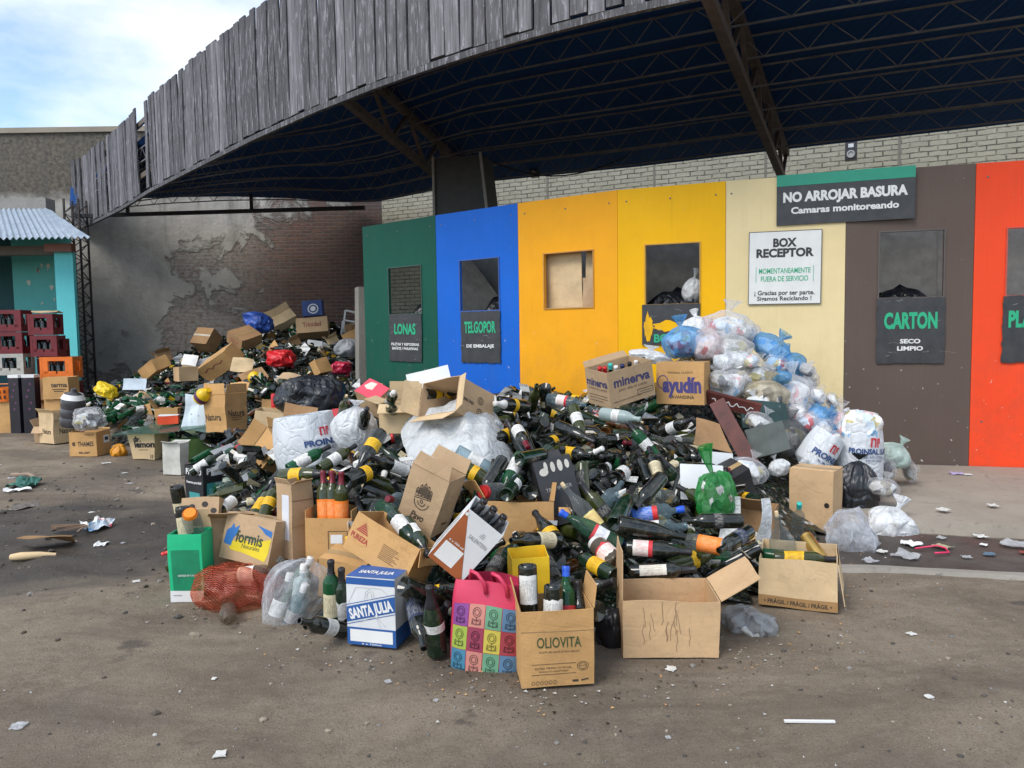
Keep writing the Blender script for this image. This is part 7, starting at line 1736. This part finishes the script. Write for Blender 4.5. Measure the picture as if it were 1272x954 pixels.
q.build('slots', plain('slot_dark', (.05, .012, .006)), o); q = MB(); q.tube([(-.17, 0, .2), (-.12, -.05, .25), (.12, -.05, .25), (.17, 0, .2)], .008, 6); q.build('handle', OR, o)
POSE['undertub'] = [[-7.35, 11.12, 0], [0, 0, 0], [.45, .3, .45]]; Box('undertub', 'low_brown_box', 'brown box under the orange basket', kraft(3, 62), group=KL_, lid=True)
for k, (x, lab) in enumerate(((-6.93, 'purple black printed pack right beside the lettered box by the turquoise wall'), (-7.12, 'left one of the two tall purple black packs near the orange basket'))):
    m = MB(); m.box((-.085, -.08, 0), (.085, .08, .84)); o = m.build('printed_pack', plain('purple_black_card', (.014, .012, .020), .35, .3), None, (x, 11.0, 0), (0, 0, .1 - .3 * k)); tag(o, lab, 'pack', 'purple black packs')
    q = MB(); pl = lambda a_, b_: (a_, -.0815, b_)
    for j in range(6): put_poly(q, pl, arc(.03 * math.sin(j * 2.1), .35 + .09 * j, .016, .02, 0, 340, 9))
    q.build('print', plain('magenta_print', (.12, .04, .10), .5), o); q = MB(); q.box((-.086, -.0825, .80), (.086, .081, .841)); q.build('white_rim', WHITE, o)
# ================================================================== the heap itself
FOOT = [(-1.73, 3.77), (-1.37, 3.76), (-.94, 3.35), (-.75, 3.28), (-.48, 3.18), (-.32, 3.12), (-.14, 3.03), (.02, 2.8), (.32, 2.83), (.43, 3.07), (.83, 3.05), (1.09, 3.28), (1.46, 3.47), (1.87, 4.29), (2.01, 4.44), (2.37, 4.81), (2.8, 5.39), (3.45, 6.51), (3.7, 7.06), (2.05, 7.6), (.1, 8.9), (-1.8, 10.6), (-2.3, 12.0), (-2.9, 18.2), (-9.4, 18.2), (-8.6, 14.5), (-6.6, 12.2), (-5.9, 10.6), (-5.5, 9.6), (-4.67, 9.0), (-4.11, 8.7), (-3.42, 8.2), (-3.0, 7.3), (-2.6, 6.6), (-2.2, 5.48), (-2.0, 4.49)]
def inside(x, y):
    c = False; n = len(FOOT)
    for i in range(n):
        (x0, y0), (x1, y1) = FOOT[i], FOOT[i - 1]
        if (y0 > y) != (y1 > y) and x < (x1 - x0) * (y - y0) / (y1 - y0) + x0: c = not c
    return c
def edge_dist(x, y):
    best = 9e9; n = len(FOOT)
    for i in range(n):
        (x0, y0), (x1, y1) = FOOT[i - 1], FOOT[i]; dx, dy = x1 - x0, y1 - y0
        t = max(0, min(1, ((x - x0) * dx + (y - y0) * dy) / (dx * dx + dy * dy))); d = math.hypot(x - x0 - t * dx, y - y0 - t * dy)
        if d < best: best = d; bi = i
    return best, bi
def heap_z(x, y):
    """Height of the top of the rubbish above the yard."""
    s = sw = 0.0
    for (px, py, pz) in HEAP:
        q = 1 / ((px - x) ** 2 + (py - y) ** 2 + .02) ** 2; s += q * pz; sw += q
    return s / sw
def core_z(x, y):
    if not inside(x, y): return None
    d, bi = edge_dist(x, y)
    backside = 19 <= bi <= 25
    k = 1.0 if backside else max(0, min(1, (d - .26) / .42)); k = k * k * (3 - 2 * k)
    return max(0.0, (heap_z(x, y) - .17) * k)
m = MB(); ids = {}; st = .11
xs_ = [-9.5 + st * i for i in range(int(13.4 / st))]; ys_ = [2.9 + st * i for i in range(int(15.4 / st))]
zz = {}
for i, x in enumerate(xs_):
    for j, y in enumerate(ys_):
        z = core_z(x, y)
        if z is not None and z > .0: zz[i, j] = z + .03 * noise.noise((x * 5, y * 5, 2))
for (i, j), z in zz.items(): ids[i, j] = len(m.v); m.v.append((xs_[i], ys_[j], z))
for (i, j) in zz:
    q = [(i, j), (i + 1, j), (i + 1, j + 1), (i, j + 1)]
    if all(k in ids for k in q): m.f.append(tuple(ids[k] for k in q)); m.m.append(0)
t = NT('dark_broken_glass'); v = t.obj(); vo = t.n('TexVoronoi', inp={'Vector': v, 'Scale': 26.0}).outputs; k_ = t.n('SeparateXYZ', inp={0: vo[1]}).outputs[0]
rr_ = t.n('ValToRGB', inp={0: k_}); rr_.color_ramp.interpolation = 'CONSTANT'; e = rr_.color_ramp.elements
for _ in range(4): e.new(.5)
for q, (p_, c_) in zip(e, ((0, (.012, .014, .012)), (.45, (.02, .03, .016)), (.66, (.010, .03, .018)), (.80, (.05, .05, .045)), (.92, (.16, .13, .09)), (.97, (.42, .42, .40)))): q.position = p_; q.color = (*c_, 1)
BROKEN = t.done(t.pbr(rr_.outputs[0], .25, t.bump(vo[0], 1.0, .04)))
tag(m.build('rubbish_core', BROKEN, smooth=180), kind='stuff')

# bottles placed one by one, where they catch the eye
for (kind, gl, lab, fo, x, y, z, dx, dy, dz, spin, note) in HERO:
    bottle(kind, gl, lab, fo, (x, y, z), aim((x, y, z), (dx, dy, dz), spin), note)
# bottles inside the rust and white carton, the clear bag and the net
L_, R_, D_ = POSE['rust']; MR = Matrix.Translation(L_) @ Euler(R_).to_matrix().to_4x4()
def put_in(M, x, y, z, kind, gl, lab, fo, grp, up=True, dv=None, note=''):
    p = M @ Vector((x, y, z)); d = (M.to_3x3() @ Vector(dv or (0, 0, 1 if up else -1)))
    return bottle(kind, gl, lab, fo, p, aim(p, d), note, grp)
for i in range(3):
    for j in range(2): put_in(MR, -.052 + .052 * i, -.022 + .05 * j, .012, 'bordeaux', 'black', '', 'black', 'bottles in the rust and white carton')
bx, by, bz, bw_, bh_ = BAG['clearbag']
for (dx, dy, dz, vx, vy, vz, gl, lb) in ((-.09, .02, .05, .35, .1, 1, 'clear', 'white'), (.0, -.05, .04, .42, -.1, 1, 'blueclear', 'grey'), (.06, .03, .05, .3, .2, -1, 'clear', 'white'), (-.04, .08, .12, .5, .2, 1, 'green', ''), (.05, -.02, .10, .15, 0, 1, 'frosted', '')):
    p = Vector((bx + dx, by + dy, bz + dz)); bottle('spirit', gl, lb, 'white', p, aim(p, (vx, vy, vz)), '', 'bottles inside the clear bag')
bx, by, bz, bw_, bh_ = BAG['rednet']
for (dx, dy, dz, vx, vy, vz) in ((-.14, -.06, .05, 1, .1, .05), (.16, -.04, .06, -1, .2, .1), (-.08, .06, .12, .9, .3, .1), (.10, .08, .13, -.9, -.1, .05), (.0, -.09, .05, .3, -.9, .1), (-.05, .0, .17, 1, 0, .1)):
    p = Vector((bx + dx, by + dy, bz + dz)); bottle('spirit', 'pet', 'white' if dz > .12 else '', '', p, aim(p, (vx, vy, vz)), '', 'bottles inside the red net')
for (x, y, z, d, gl, lb, fo) in ((1.40, 3.72, .11, (.92, -.37, .02), 'darkgreen', 'whitesmall', 'teal'), (1.46, 3.82, .12, (.92, -.37, .02), 'black', 'white', 'black'), (1.38, 3.80, .19, (.85, -.5, .04), 'green', '', ''), (1.45, 3.74, .20, (.95, -.3, .05), 'olive', 'yellow', 'black')):
    c_ = Vector((x, y, z)) - Vector(d).normalized() * .15; bottle('bordeaux', gl, lb, fo, c_, aim(c_, d), '', 'bottles inside the FRAGIL box')
# bottles dropped on the heap, as they came to rest
IDX = ['bordeaux', 'burgundy', 'champagne', 'litre', 'spirit', 'jar']; IDG = ['black', 'olive', 'darkgreen', 'green', 'lightgreen', 'clear', 'blueclear', 'brown', 'frosted']
IDL = ['', 'white', 'cream', 'yellow', 'blackprint', 'redwhite', 'creamstrip', 'grey', 'navy', 'bluered', 'yellowred']; IDF = ['', 'black', 'white', 'maroon', 'red', 'cork', 'gold', 'navy', 'green']
for row in FILL:
    a = [c for c in row[0]]; kind, gl, lab, fo = IDX[int(a[0], 36)], IDG[int(a[1], 36)], IDL[int(a[2], 36)], IDF[int(a[3], 36)]
    q = Quaternion((row[4] / 500, row[5] / 500, row[6] / 500, row[7] / 500)); q.normalize()
    bottle(kind, gl, lab, fo, (row[1] / 1000, row[2] / 1000, row[3] / 1000), q)

# ------------------------------------------------------------------ the countless rest: far heap, gaps, and broken pieces
def low_bottle(mb, M, k, kl, s=1.0, n=8):
    mb.lathe([(0, 0), (.037 * s, .002), (.0375 * s, .19 * s), (.028 * s, .216 * s), (.0148 * s, .24 * s), (.0155 * s, .297 * s), (0, .3 * s)], n, M, k)
    if kl is not None: mb.lathe([(.039 * s, .05 * s), (.039 * s, .14 * s)], 6, M, kl, -2.2, .4)
RM = [glass('black'), glass('darkgreen'), glass('olive'), glass('green'), glass('clear'), glass('brown'), label_mat('white', *LABELS['white']), label_mat('cream', *LABELS['cream']), label_mat('yellow', *LABELS['yellow']), plain('foil_maroon', FOILS['maroon'], .35, .1, .25, .1)]
m = MB(); rr = random.Random(21); n_ = 0
def rand_rot(rr, up=.35):
    d = Vector((rr.gauss(0, 1), rr.gauss(0, 1), rr.gauss(0, up))).normalized(); return d.to_track_quat('Z', 'Y') @ Quaternion((0, 0, 1), rr.uniform(0, 6.28))
tries = 0
while n_ < 2300 and tries < 16000:
    tries += 1; x = rr.uniform(-9.2, .4); y = rr.uniform(5.4, 18)
    if x > -1.9 and y < 7.4 or not inside(x, y) or edge_dist(x, y)[0] < .12: continue
    if y > 12 and rr.random() < .35: continue
    z = heap_z(x, y) * min(1, edge_dist(x, y)[0] / .35 + .2) - rr.uniform(.0, .12)
    g_ = rr.choices((0, 1, 2, 3, 4, 5), (64, 12, 8, 3 if x > -4.2 else 22, 10, 3))[0]
    if g_ == 0 and x < -4.3 and y < 11: g_ = 3
    q = rand_rot(rr); M = Matrix.Translation((x, y, max(.04, z))) @ q.to_matrix().to_4x4() @ Matrix.Translation((0, 0, -.15))
    low_bottle(m, M, g_, rr.choices((None, 6, 7, 8), (52, 32, 10, 8))[0], rr.uniform(.92, 1.08)); n_ += 1
    if rr.random() < .10: m.lathe([(.0165, .23), (.0172, .298), (0, .3)], 6, M, 9)
# paper, card and film scraps between them
for _ in range(760):
    x = rr.uniform(-9.0, .2); y = rr.uniform(6.2, 17.8)
    if not inside(x, y) or edge_dist(x, y)[0] < .1: continue
    z = heap_z(x, y) - .02; q = rand_rot(rr, 1.0); s = rr.uniform(.03, .11); a = [q @ Vector((sx * s * rr.uniform(.5, 1.3), sy * s, rr.uniform(-.02, .02))) + Vector((x, y, z)) for sx, sy in ((-1, -1), (1, -1), (1, 1), (-1, 1))]
    m.add(a, [(0, 1, 2, 3)], rr.choices((6, 7, 8, 10, 11), (46, 14, 4, 20, 16))[0])
for _ in range(240):
    x = rr.uniform(-1.9, 1.6); y = rr.uniform(3.5, 7.0)
    if not inside(x, y) or edge_dist(x, y)[0] < .3: continue
    z = heap_z(x, y) - rr.uniform(-.03, .06); q = rand_rot(rr, 1.2); s = rr.uniform(.012, .045); a = [q @ Vector((sx * s * rr.uniform(.5, 1.5), sy * s, rr.uniform(-.01, .01))) + Vector((x, y, z)) for sx, sy in ((-1, -1), (1, -1), (1, 1), (-1, 1))]
    m.add(a, [(0, 1, 2, 3)], rr.choices((6, 7, 8, 10, 11, 9), (40, 14, 5, 20, 16, 5))[0])
tag(m.build('bottle_mass', RM + [kraft(3, 70), plain('grey_film', (.30, .31, .32), .5, .2)], smooth=40), kind='stuff')
m = MB()
for _ in range(620):
    x = rr.uniform(-2.2, 1.6); y = rr.uniform(3.4, 7.6)
    if not inside(x, y) or edge_dist(x, y)[0] < .42 or (x > 1.25 and y > 4.6): continue
    M = Matrix.Translation((x, y, heap_z(x, y) - rr.uniform(.085, .16))) @ rand_rot(rr, .3).to_matrix().to_4x4() @ Matrix.Translation((0, 0, -.15))
    low_bottle(m, M, rr.choices((0, 1, 2, 3, 4, 5), (56, 16, 14, 4, 8, 3))[0], rr.choices((None, 6, 7, 8), (56, 28, 10, 6))[0], rr.uniform(.94, 1.06), 14)
for row in REST:
    q = Quaternion((row[4] / 500, row[5] / 500, row[6] / 500, row[7] / 500)); q.normalize()
    M = Matrix.Translation((row[1] / 1000, row[2] / 1000, row[3] / 1000)) @ q.to_matrix().to_4x4(); a = row[0]
    gk = {'0': 0, '1': 2, '2': 1, '3': 3, '4': 3, '5': 4, '6': 4, '7': 5, '8': 4}[a[1]]; lk = {'0': None, '1': 6, '2': 7, '3': 8}.get(a[2], 7 if rr.random() < .4 else None)
    low_bottle(m, M, gk, lk, 1.0, 12)
if m.v: tag(m.build('buried_bottles', RM, smooth=40), kind='stuff')

# ------------------------------------------------------------------ litter and stones on the yard
m = MB(); rr = random.Random(33)
ico = [(0, 0, 1), (.894, 0, .447), (.276, .851, .447), (-.724, .526, .447), (-.724, -.526, .447), (.276, -.851, .447), (.724, .526, -.447), (-.276, .851, -.447), (-.894, 0, -.447), (-.276, -.851, -.447), (.724, -.526, -.447), (0, 0, -1)]
icf = [(0, 1, 2), (0, 2, 3), (0, 3, 4), (0, 4, 5), (0, 5, 1), (1, 6, 2), (2, 7, 3), (3, 8, 4), (4, 9, 5), (5, 10, 1), (2, 6, 7), (3, 7, 8), (4, 8, 9), (5, 9, 10), (1, 10, 6), (7, 6, 11), (8, 7, 11), (9, 8, 11), (10, 9, 11), (6, 10, 11)]
cl = [(rr.uniform(-8, 4), rr.uniform(1.6, 10)) for _ in range(26)] + [(-3.6, 6.6), (-3.2, 6.4), (-2.8, 6.7), (1.6, 3.0), (1.9, 2.9), (1.3, 2.6)]
n_ = 0
while n_ < 3400:
    if rr.random() < .5: c_ = rr.choice(cl); x, y = rr.gauss(c_[0], .35), rr.gauss(c_[1], .28)
    else: x, y = rr.uniform(-8.5, 5), 1.5 + 9 * rr.random() ** 1.6
    if inside(x, y): continue
    s = .0026 * math.exp(rr.gauss(.35, .6)); s = min(s, .019); sx, sy, sz = s * rr.uniform(.7, 1.4), s * rr.uniform(.7, 1.4), s * rr.uniform(.4, .9)
    z = gz(x, y) + sz * .35; k = rr.choices((0, 1, 2, 3), (52, 30, 6, 12))[0]
    m.add([(x + vx * sx * rr.uniform(.8, 1.2), y + vy * sy * rr.uniform(.8, 1.2), z + vz * sz) for vx, vy, vz in ico], icf, k); n_ += 1
for _ in range(5200):
    y = 1.55 + 3.2 * rr.random() ** 1.3; x = rr.uniform(-.75, .75) * (y + .3)
    if inside(x, y): continue
    s = .0011 * math.exp(rr.gauss(.4, .45)); z = gz(x, y) + s * .4; a_ = rr.uniform(0, 6.28)
    v4 = [Vector((math.cos(a_ + q_) * rr.uniform(.7, 1.5), math.sin(a_ + q_) * rr.uniform(.7, 1.5), 0)) * s for q_ in (0, 2.1, 4.2)]
    m.add([(x + q_.x, y + q_.y, z - s) for q_ in v4] + [(x + rr.uniform(-.4, .4) * s, y, z + s * rr.uniform(.5, 1.1))], [(0, 1, 3), (1, 2, 3), (2, 0, 3)], rr.choices((0, 1, 2, 3, 6), (30, 26, 14, 20, 10))[0])
for _ in range(900):
    x, y = rr.gauss(-3.6, 1.7), rr.gauss(5.4, 1.3)
    if inside(x, y) or y < 2.5: continue
    s = min(.035, .006 * math.exp(rr.gauss(.2, .6))); z = gz(x, y) + s * .2
    m.add([(x + vx * s * rr.uniform(.6, 1.4), y + vy * s * rr.uniform(.6, 1.4), z + vz * s * rr.uniform(.4, .8)) for vx, vy, vz in ico], icf, rr.choices((6, 1, 0, 3), (60, 20, 10, 10))[0])
for _ in range(700):
    i_ = rr.randrange(len(FOOT) - 17); a_ = Vector(FOOT[i_]); b_ = Vector(FOOT[i_ + 1]); p_ = a_.lerp(b_, rr.random()); x, y = p_.x + rr.gauss(0, .16), p_.y - abs(rr.gauss(0, .16))
    s = rr.uniform(.003, .012); z = gz(x, y) + .004; a_ = rr.uniform(0, 6.28)
    m.add([(x + s * math.cos(a_ + q_) * rr.uniform(.4, 1.2), y + s * math.sin(a_ + q_) * rr.uniform(.4, 1.2), z + rr.uniform(0, .004)) for q_ in (0, 2.1, 4.2)], [(0, 1, 2)], rr.choices((2, 4, 5, 1), (30, 40, 15, 15))[0])
tag(m.build('gravel', [plain('stone_grey', (.20, .185, .165), .85, .25), plain('stone_dark', (.07, .062, .054), .85, .25), plain('stone_white', (.50, .49, .46), .7, .15), plain('stone_tan', (.28, .23, .17), .85, .2), glass('black'), kraft(3, 80), plain('mud_clod', (.085, .068, .052), .9, .3)], smooth=None), kind='stuff')
def scrap(name, label, cat, mat, x, y, s, seed, z=None, lift=.3, group='litter scraps on the yard', asp=1.0, n=7):
    """A crumpled bit of paper, film or card with its own thickness, lying on the ground."""
    m = MB(); zz_ = (gz(x, y) if z is None else z) + .004
    def f(u, v, k):
        p, q = (u - .5) * 2, (v - .5) * 2; e = Vector((p * 1.3 + seed * 3.1, q * 1.3, seed)); nn = noise.noise_vector(e); n2 = noise.noise_vector(e * 2.7)
        return (s * (p + .35 * nn.x), s * asp * (q + .35 * nn.y), s * lift * max(0, .6 * nn.z + .35 * n2.z + .25) + .003 * k)
    m.grid(lambda u, v: f(u, v, 1), n, n); m.grid(lambda u, v: f(1 - u, v, 0), n, n)
    for a in (0, 1): m.grid(lambda u, v: f(a, u, v if a else 1 - v), n, 1); m.grid(lambda u, v: f(u, a, 1 - v if a else v), n, 1)
    o = m.build(name, mat, None, (x, y, zz_), (0, 0, seed * 1.7)); tag(o, label, cat, group); return o
PAP = plain('grubby_paper', (.62, .61, .57), .7, .15); CLR = film('litter', (.74, .75, .76), .45, .25, 41)
spots = [(-1.74, 2.58, .035), (-.96, 2.38, .03), (-2.1, 4.16, .03), (-.5, 2.9, .018), (-4.4, 8.2, .06), (-3.9, 7.6, .04), (-3.55, 7.0, .04), (-5.6, 8.2, .07), (-6.2, 8.9, .08), (-2.6, 5.0, .02), (-1.2, 2.95, .014), (-.2, 2.2, .012), (.5, 2.45, .012), (1.5, 2.7, .02), (1.75, 3.3, .025), (2.1, 3.0, .016), (1.3, 2.2, .012), (2.4, 3.3, .02), (-4.9, 7.4, .05), (-3.3, 5.9, .03), (.62, 2.98, .03), (-.3, 2.75, .012), (-2.3, 3.0, .016), (-1.3, 2.3, .014)]
for i, (x, y, s) in enumerate(spots): scrap('paper_scrap', 'small scrap of pale paper lying on the bare dirt of the yard', 'litter', PAP if i % 3 else CLR, x, y, s * .65, i + 1, None, .25)
gut = [(2.44, 4.62, .06, WHITE, 'paper'), (2.60, 4.56, .05, plain('khaki_paper', (.40, .36, .22), .7), 'paper'), (2.30, 4.40, .08, CLR, 'film'), (2.78, 4.40, .035, plain('bluish_scrap', (.10, .16, .22), .6), 'paper'), (3.05, 4.55, .10, CLR, 'film'), (3.2, 4.42, .09, PAP, 'paper'), (3.35, 4.5, .10, CLR, 'film'), (3.1, 4.3, .04, WHITE, 'paper'), (2.95, 4.75, .04, PAP, 'paper'), (3.5, 4.62, .09, WHITE, 'paper'), (2.5, 4.85, .03, PAP, 'paper'), (3.45, 4.25, .06, PAP, 'paper'), (2.05, 4.32, .045, CLR, 'film'), (2.2, 4.5, .03, PAP, 'paper'), (2.68, 4.72, .03, CLR, 'film'), (2.86, 4.58, .025, WHITE, 'paper'), (3.28, 4.68, .03, PAP, 'paper'), (3.0, 4.42, .03, plain('rust_scrap', (.25, .06, .04), .6), 'paper'), (3.42, 4.38, .035, plain('rust_scrap', (.25, .06, .04), .6), 'paper'), (2.62, 4.35, .03, CLR, 'film'), (1.75, 4.45, .04, CLR, 'film'), (3.6, 4.4, .07, plain('mint_scrap', (.35, .5, .44), .5), 'paper')]
for i, (x, y, s, mt, nm) in enumerate(gut): scrap(nm + '_scrap', 'crumpled scrap of wet rubbish lying in the gutter by the pavement', 'litter', mt, x, y, s * .8, i + 40, gz(x, y) + .012, .5, 'rubbish in the gutter')
for i, (x, y, s) in enumerate(((3.72, 6.35, .05), (3.78, 6.3, .03), (3.3, 5.2, .03), (3.9, 5.5, .025), (4.25, 5.55, .03), (3.6, 4.95, .025), (2.9, 5.1, .035), (4.4, 6.3, .05), (4.1, 5.9, .03))): scrap('paper_scrap', 'small scrap of paper lying on the pale pavement', 'litter', PAP if i else plain('lilac_paper', (.42, .36, .55), .6), x, y, s, i + 70, .102, .3, 'scraps on the pavement')
q = MB(); q.tube([(0, 0, .02), (.14, .02, .03), (.17, -.02, .025), (.15, -.09, .02), (.06, -.10, .02)], .0055, 6); o = q.build('pink_ribbon', plain('pink_ribbon', (.70, .03, .12), .4), None, (2.40, 4.50, .0), smooth=180); tag(o, 'curled pink plastic strip lying in the gutter', 'litter')
q = MB(); q.box((-.085, -.006, 0), (.085, .006, .006)); o = q.build('white_strip', WHITE, None, (1.0, 2.53, gz(1, 2.53) + .002), (0, 0, -.05)); tag(o, 'thin straight white plastic strip on the bare dirt at lower right', 'litter')
for k, (x, y, a) in enumerate(((3.3, 4.85, .7), (3.62, 4.55, 2.3))):
    q = MB(); q.tube([(0, 0, .03), (.2, .02, .028)], .008, 6); o = q.build('wood_stick', plain('stick_wood', (.36, .28, .18), .8), None, (x, y, .02 if k else .085), (0, 0, a)); tag(o, ('pale stick lying across the pavement edge', 'pale stick lying in the gutter near the right edge')[k], 'stick')
# heap of wrappers and splinters on the dirt at left
o = scrap('crumpled_packet', 'crumpled red white and blue packet with splinters on the dirt at left', 'litter', contents_mat(44), -2.93, 5.30, .085, 21, None, 1.2, None, 1.0, 12)
q = MB(); rr = random.Random(8)
for k in range(9): a = rr.uniform(-.6, .9); q.bar((.03 + rr.uniform(-.05, .05), rr.uniform(-.08, .04), .02), (.03 + .2 * math.cos(a), .2 * math.sin(a) - .1, .012 + rr.uniform(0, .03)), .012, .006)
q.build('splinter', plain('splintered_wood', (.22, .14, .09), .8), o)
slab_piece('flattened_cardboard', 'wet brown cardboard folded on the dirt at far left', kraft(2, 71), (-3.05, 4.92, .05), (R(-14), R(8), .35), (.30, .22, .006), 'cardboard', .022, None, 9)
q = MB(); q.tube([(-.12, 0, .02), (-.06, -.008, .026), (.04, .012, .024), (.13, .035, .014)], [.020, .026, .022, .013], 10); o = q.build('torn_card_roll', kraft(5, 72), None, (-3.02, 4.70, gz(-3.02, 4.7)), (0, 0, .1), smooth=60); tag(o, 'pale mouldy card roll lying in the mud at far left', 'cardboard')
scrap('plastic_scrap', 'white plastic scrap beside the folded wet cardboard', 'litter', WHITE, -2.72, 4.95, .04, 13, None, .6, None)
scrap('green_rag', 'dark green and white rag in the mud near the left edge', 'litter', plain('green_rag', (.04, .14, .11), .8, .3), -4.5, 6.95, .16, 14, None, .8, None, .7, 10)
scrap('white_rag', 'strip of white film below the green rag near the left edge', 'litter', WHITE, -4.4, 6.7, .10, 15, None, .6, None, .4)
scrap('broken_slab', 'flat broken grey slab on the dirt near the left edge', 'rubble', concrete_mat('rubble_slab', (.12, .105, .09), (.2, .18, .16)), -4.0, 6.2, .14, 16, None, .25, None, .6)
q = MB(); q.tube([(-.2, 0, .02), (0, .02, .03), (.16, -.05, .02)], [.02, .018, .012], 7); o = q.build('branch', plain('pale_branch', (.30, .22, .16), .8), None, (-4.75, 7.4, 0), (0, 0, -.3)); tag(o, 'short pale branch on the dirt at the left edge', 'branch')
# ================================================================== every bottle gets a label of its own
LAND = [('green', 'the bright green carton'), ('formis', 'the blue and yellow printed box'), ('pillar', 'the tall kraft box'), ('philco', 'the black and teal box'), ('pureza', 'the tilted box with red emblem'), ('santa', 'the blue and white box'), ('rust', 'the rust and white carton'), ('pavo', 'the box with hand emblem'), ('olio', 'the nearest kraft carton'), ('bigkraft', 'the wide plain kraft box'), ('fragil', 'the FRAGIL box'), ('kraftup', 'the upright kraft box'), ('minerva', 'the highest lettered carton'), ('circles', 'the box with round symbols'), ('openleft', 'the open pale box'), ('tro', 'the black wine carton'), ('natura', 'the dented kraft box'), ('torn', 'the torn kraft box'), ('maroonbox', 'the short kraft box')]
LANDB = [('green', 'the green bag'), ('fullwhite', 'the bulging white bag'), ('sheet', 'the slack white sack'), ('t14', 'the smoky grey bag'), ('clearbag', 'the big clear bag'), ('rednet', 'the red net sack'), ('proin', 'the far printed sack'), ('blackback', 'the far black bin bag')]
def screen(p):
    q = CAM_ROT.transposed() @ (Vector(p) - EYE); return (636 + 950 * q.x / -q.z, 477 - 950 * q.y / -q.z)
marks = [(t_, screen(Vector(POSE[k][0]) + Euler(POSE[k][1]).to_matrix() @ Vector((0, 0, POSE[k][2][2] / 2)))) for k, t_ in LAND] + [(t_, screen(Vector(BAG[k][:3]) + Vector((0, 0, BAG[k][4] / 2)))) for k, t_ in LANDB]
ORD = ['lowest', 'second lowest', 'third lowest', 'fourth lowest', 'fifth lowest', 'sixth lowest', 'seventh lowest', 'eighth lowest', 'ninth lowest', 'tenth lowest']
IN = {'bottles inside the FRAGIL box': 'lying inside the FRAGIL box', 'bottles in the rust and white carton': 'standing inside the rust and white carton', 'bottles inside the clear bag': 'inside the big clear bag', 'bottles inside the red net': 'inside the red net sack'}
rows = []
FN = {'black': 'black cap', 'maroon': 'maroon neck', 'red': 'red cap', 'white': 'white cap', 'gold': 'gold cap', 'blue': 'blue cap', 'teal': 'teal cap', 'orange': 'orange lid', 'navy': 'navy neck', 'green': 'green cap', 'cork': 'cork'}
for (o, kind, gl, lab, fo, note) in BOT:
    M = o.rotation_quaternion.to_matrix(); d = M @ Vector((0, 0, 1)); c = Vector(o.location) + d * .14; sx, sy = screen(c); b0 = screen(o.location); b1 = screen(Vector(o.location) + d * .28)
    vd = (EYE - c).normalized(); f = d.dot(vd); ang = math.degrees(math.atan2(-(b1[1] - b0[1]), b1[0] - b0[0]))
    pose = 'base showing' if f < -.8 else 'mouth showing' if f > .8 else 'upright' if 60 < ang < 120 else 'upside down' if -120 < ang < -60 else 'neck right' if -60 <= ang <= 60 else 'neck left'
    what = f"{GNAME[gl]} {KNAME[kind][1]}"; ext = [LNAME[lab].replace('a ', '', 1).replace('an ', '', 1) if lab else '', FN.get(fo, '')]; ext = [e for e in ext if e]
    what += (' with ' + ' and '.join(ext)) if ext else ' without label or cap'
    if o['group'] in IN: rel = IN[o['group']]
    else:
        t_, (mx_, my_) = min(marks, key=lambda q: math.hypot(q[1][0] - sx, q[1][1] - sy)); dx, dy = sx - mx_, sy - my_
        rel = ('right of ' if dx > 0 else 'left of ') + t_ if abs(dx) > abs(dy) else ('below ' if dy > 0 else 'above ') + t_
        if math.hypot(dx, dy) < 18: rel = 'at ' + t_
    rows.append([o, what, pose, rel, sy])
groups = {}
for r_ in rows: groups.setdefault((r_[1], r_[3]), []).append(r_)
for (what, rel), rs in groups.items():
    if len(rs) == 1: rs[0][0]['label'] = f"{what}, {rel}"; continue
    sub = {}
    for r_ in rs: sub.setdefault(r_[2], []).append(r_)
    for pose, ss in sub.items():
        ss.sort(key=lambda r_: -r_[4])
        for k, r_ in enumerate(ss):
            r_[0]['label'] = f"{what}, {pose}, {rel}" if len(ss) == 1 else f"{ORD[min(k, 9)]} {what}, {pose}, {rel}"
for r_ in rows:
    w_ = r_[0]['label'].split()
    if len(w_) > 16:
        s_ = r_[0]['label'].replace('without label or cap', 'unlabelled').replace(' printed', '').replace('sparkling wine bottle', 'sparkling bottle').replace('second lowest', 'second').replace(' and ', ' '); r_[0]['label'] = ' '.join(s_.split()[:16])
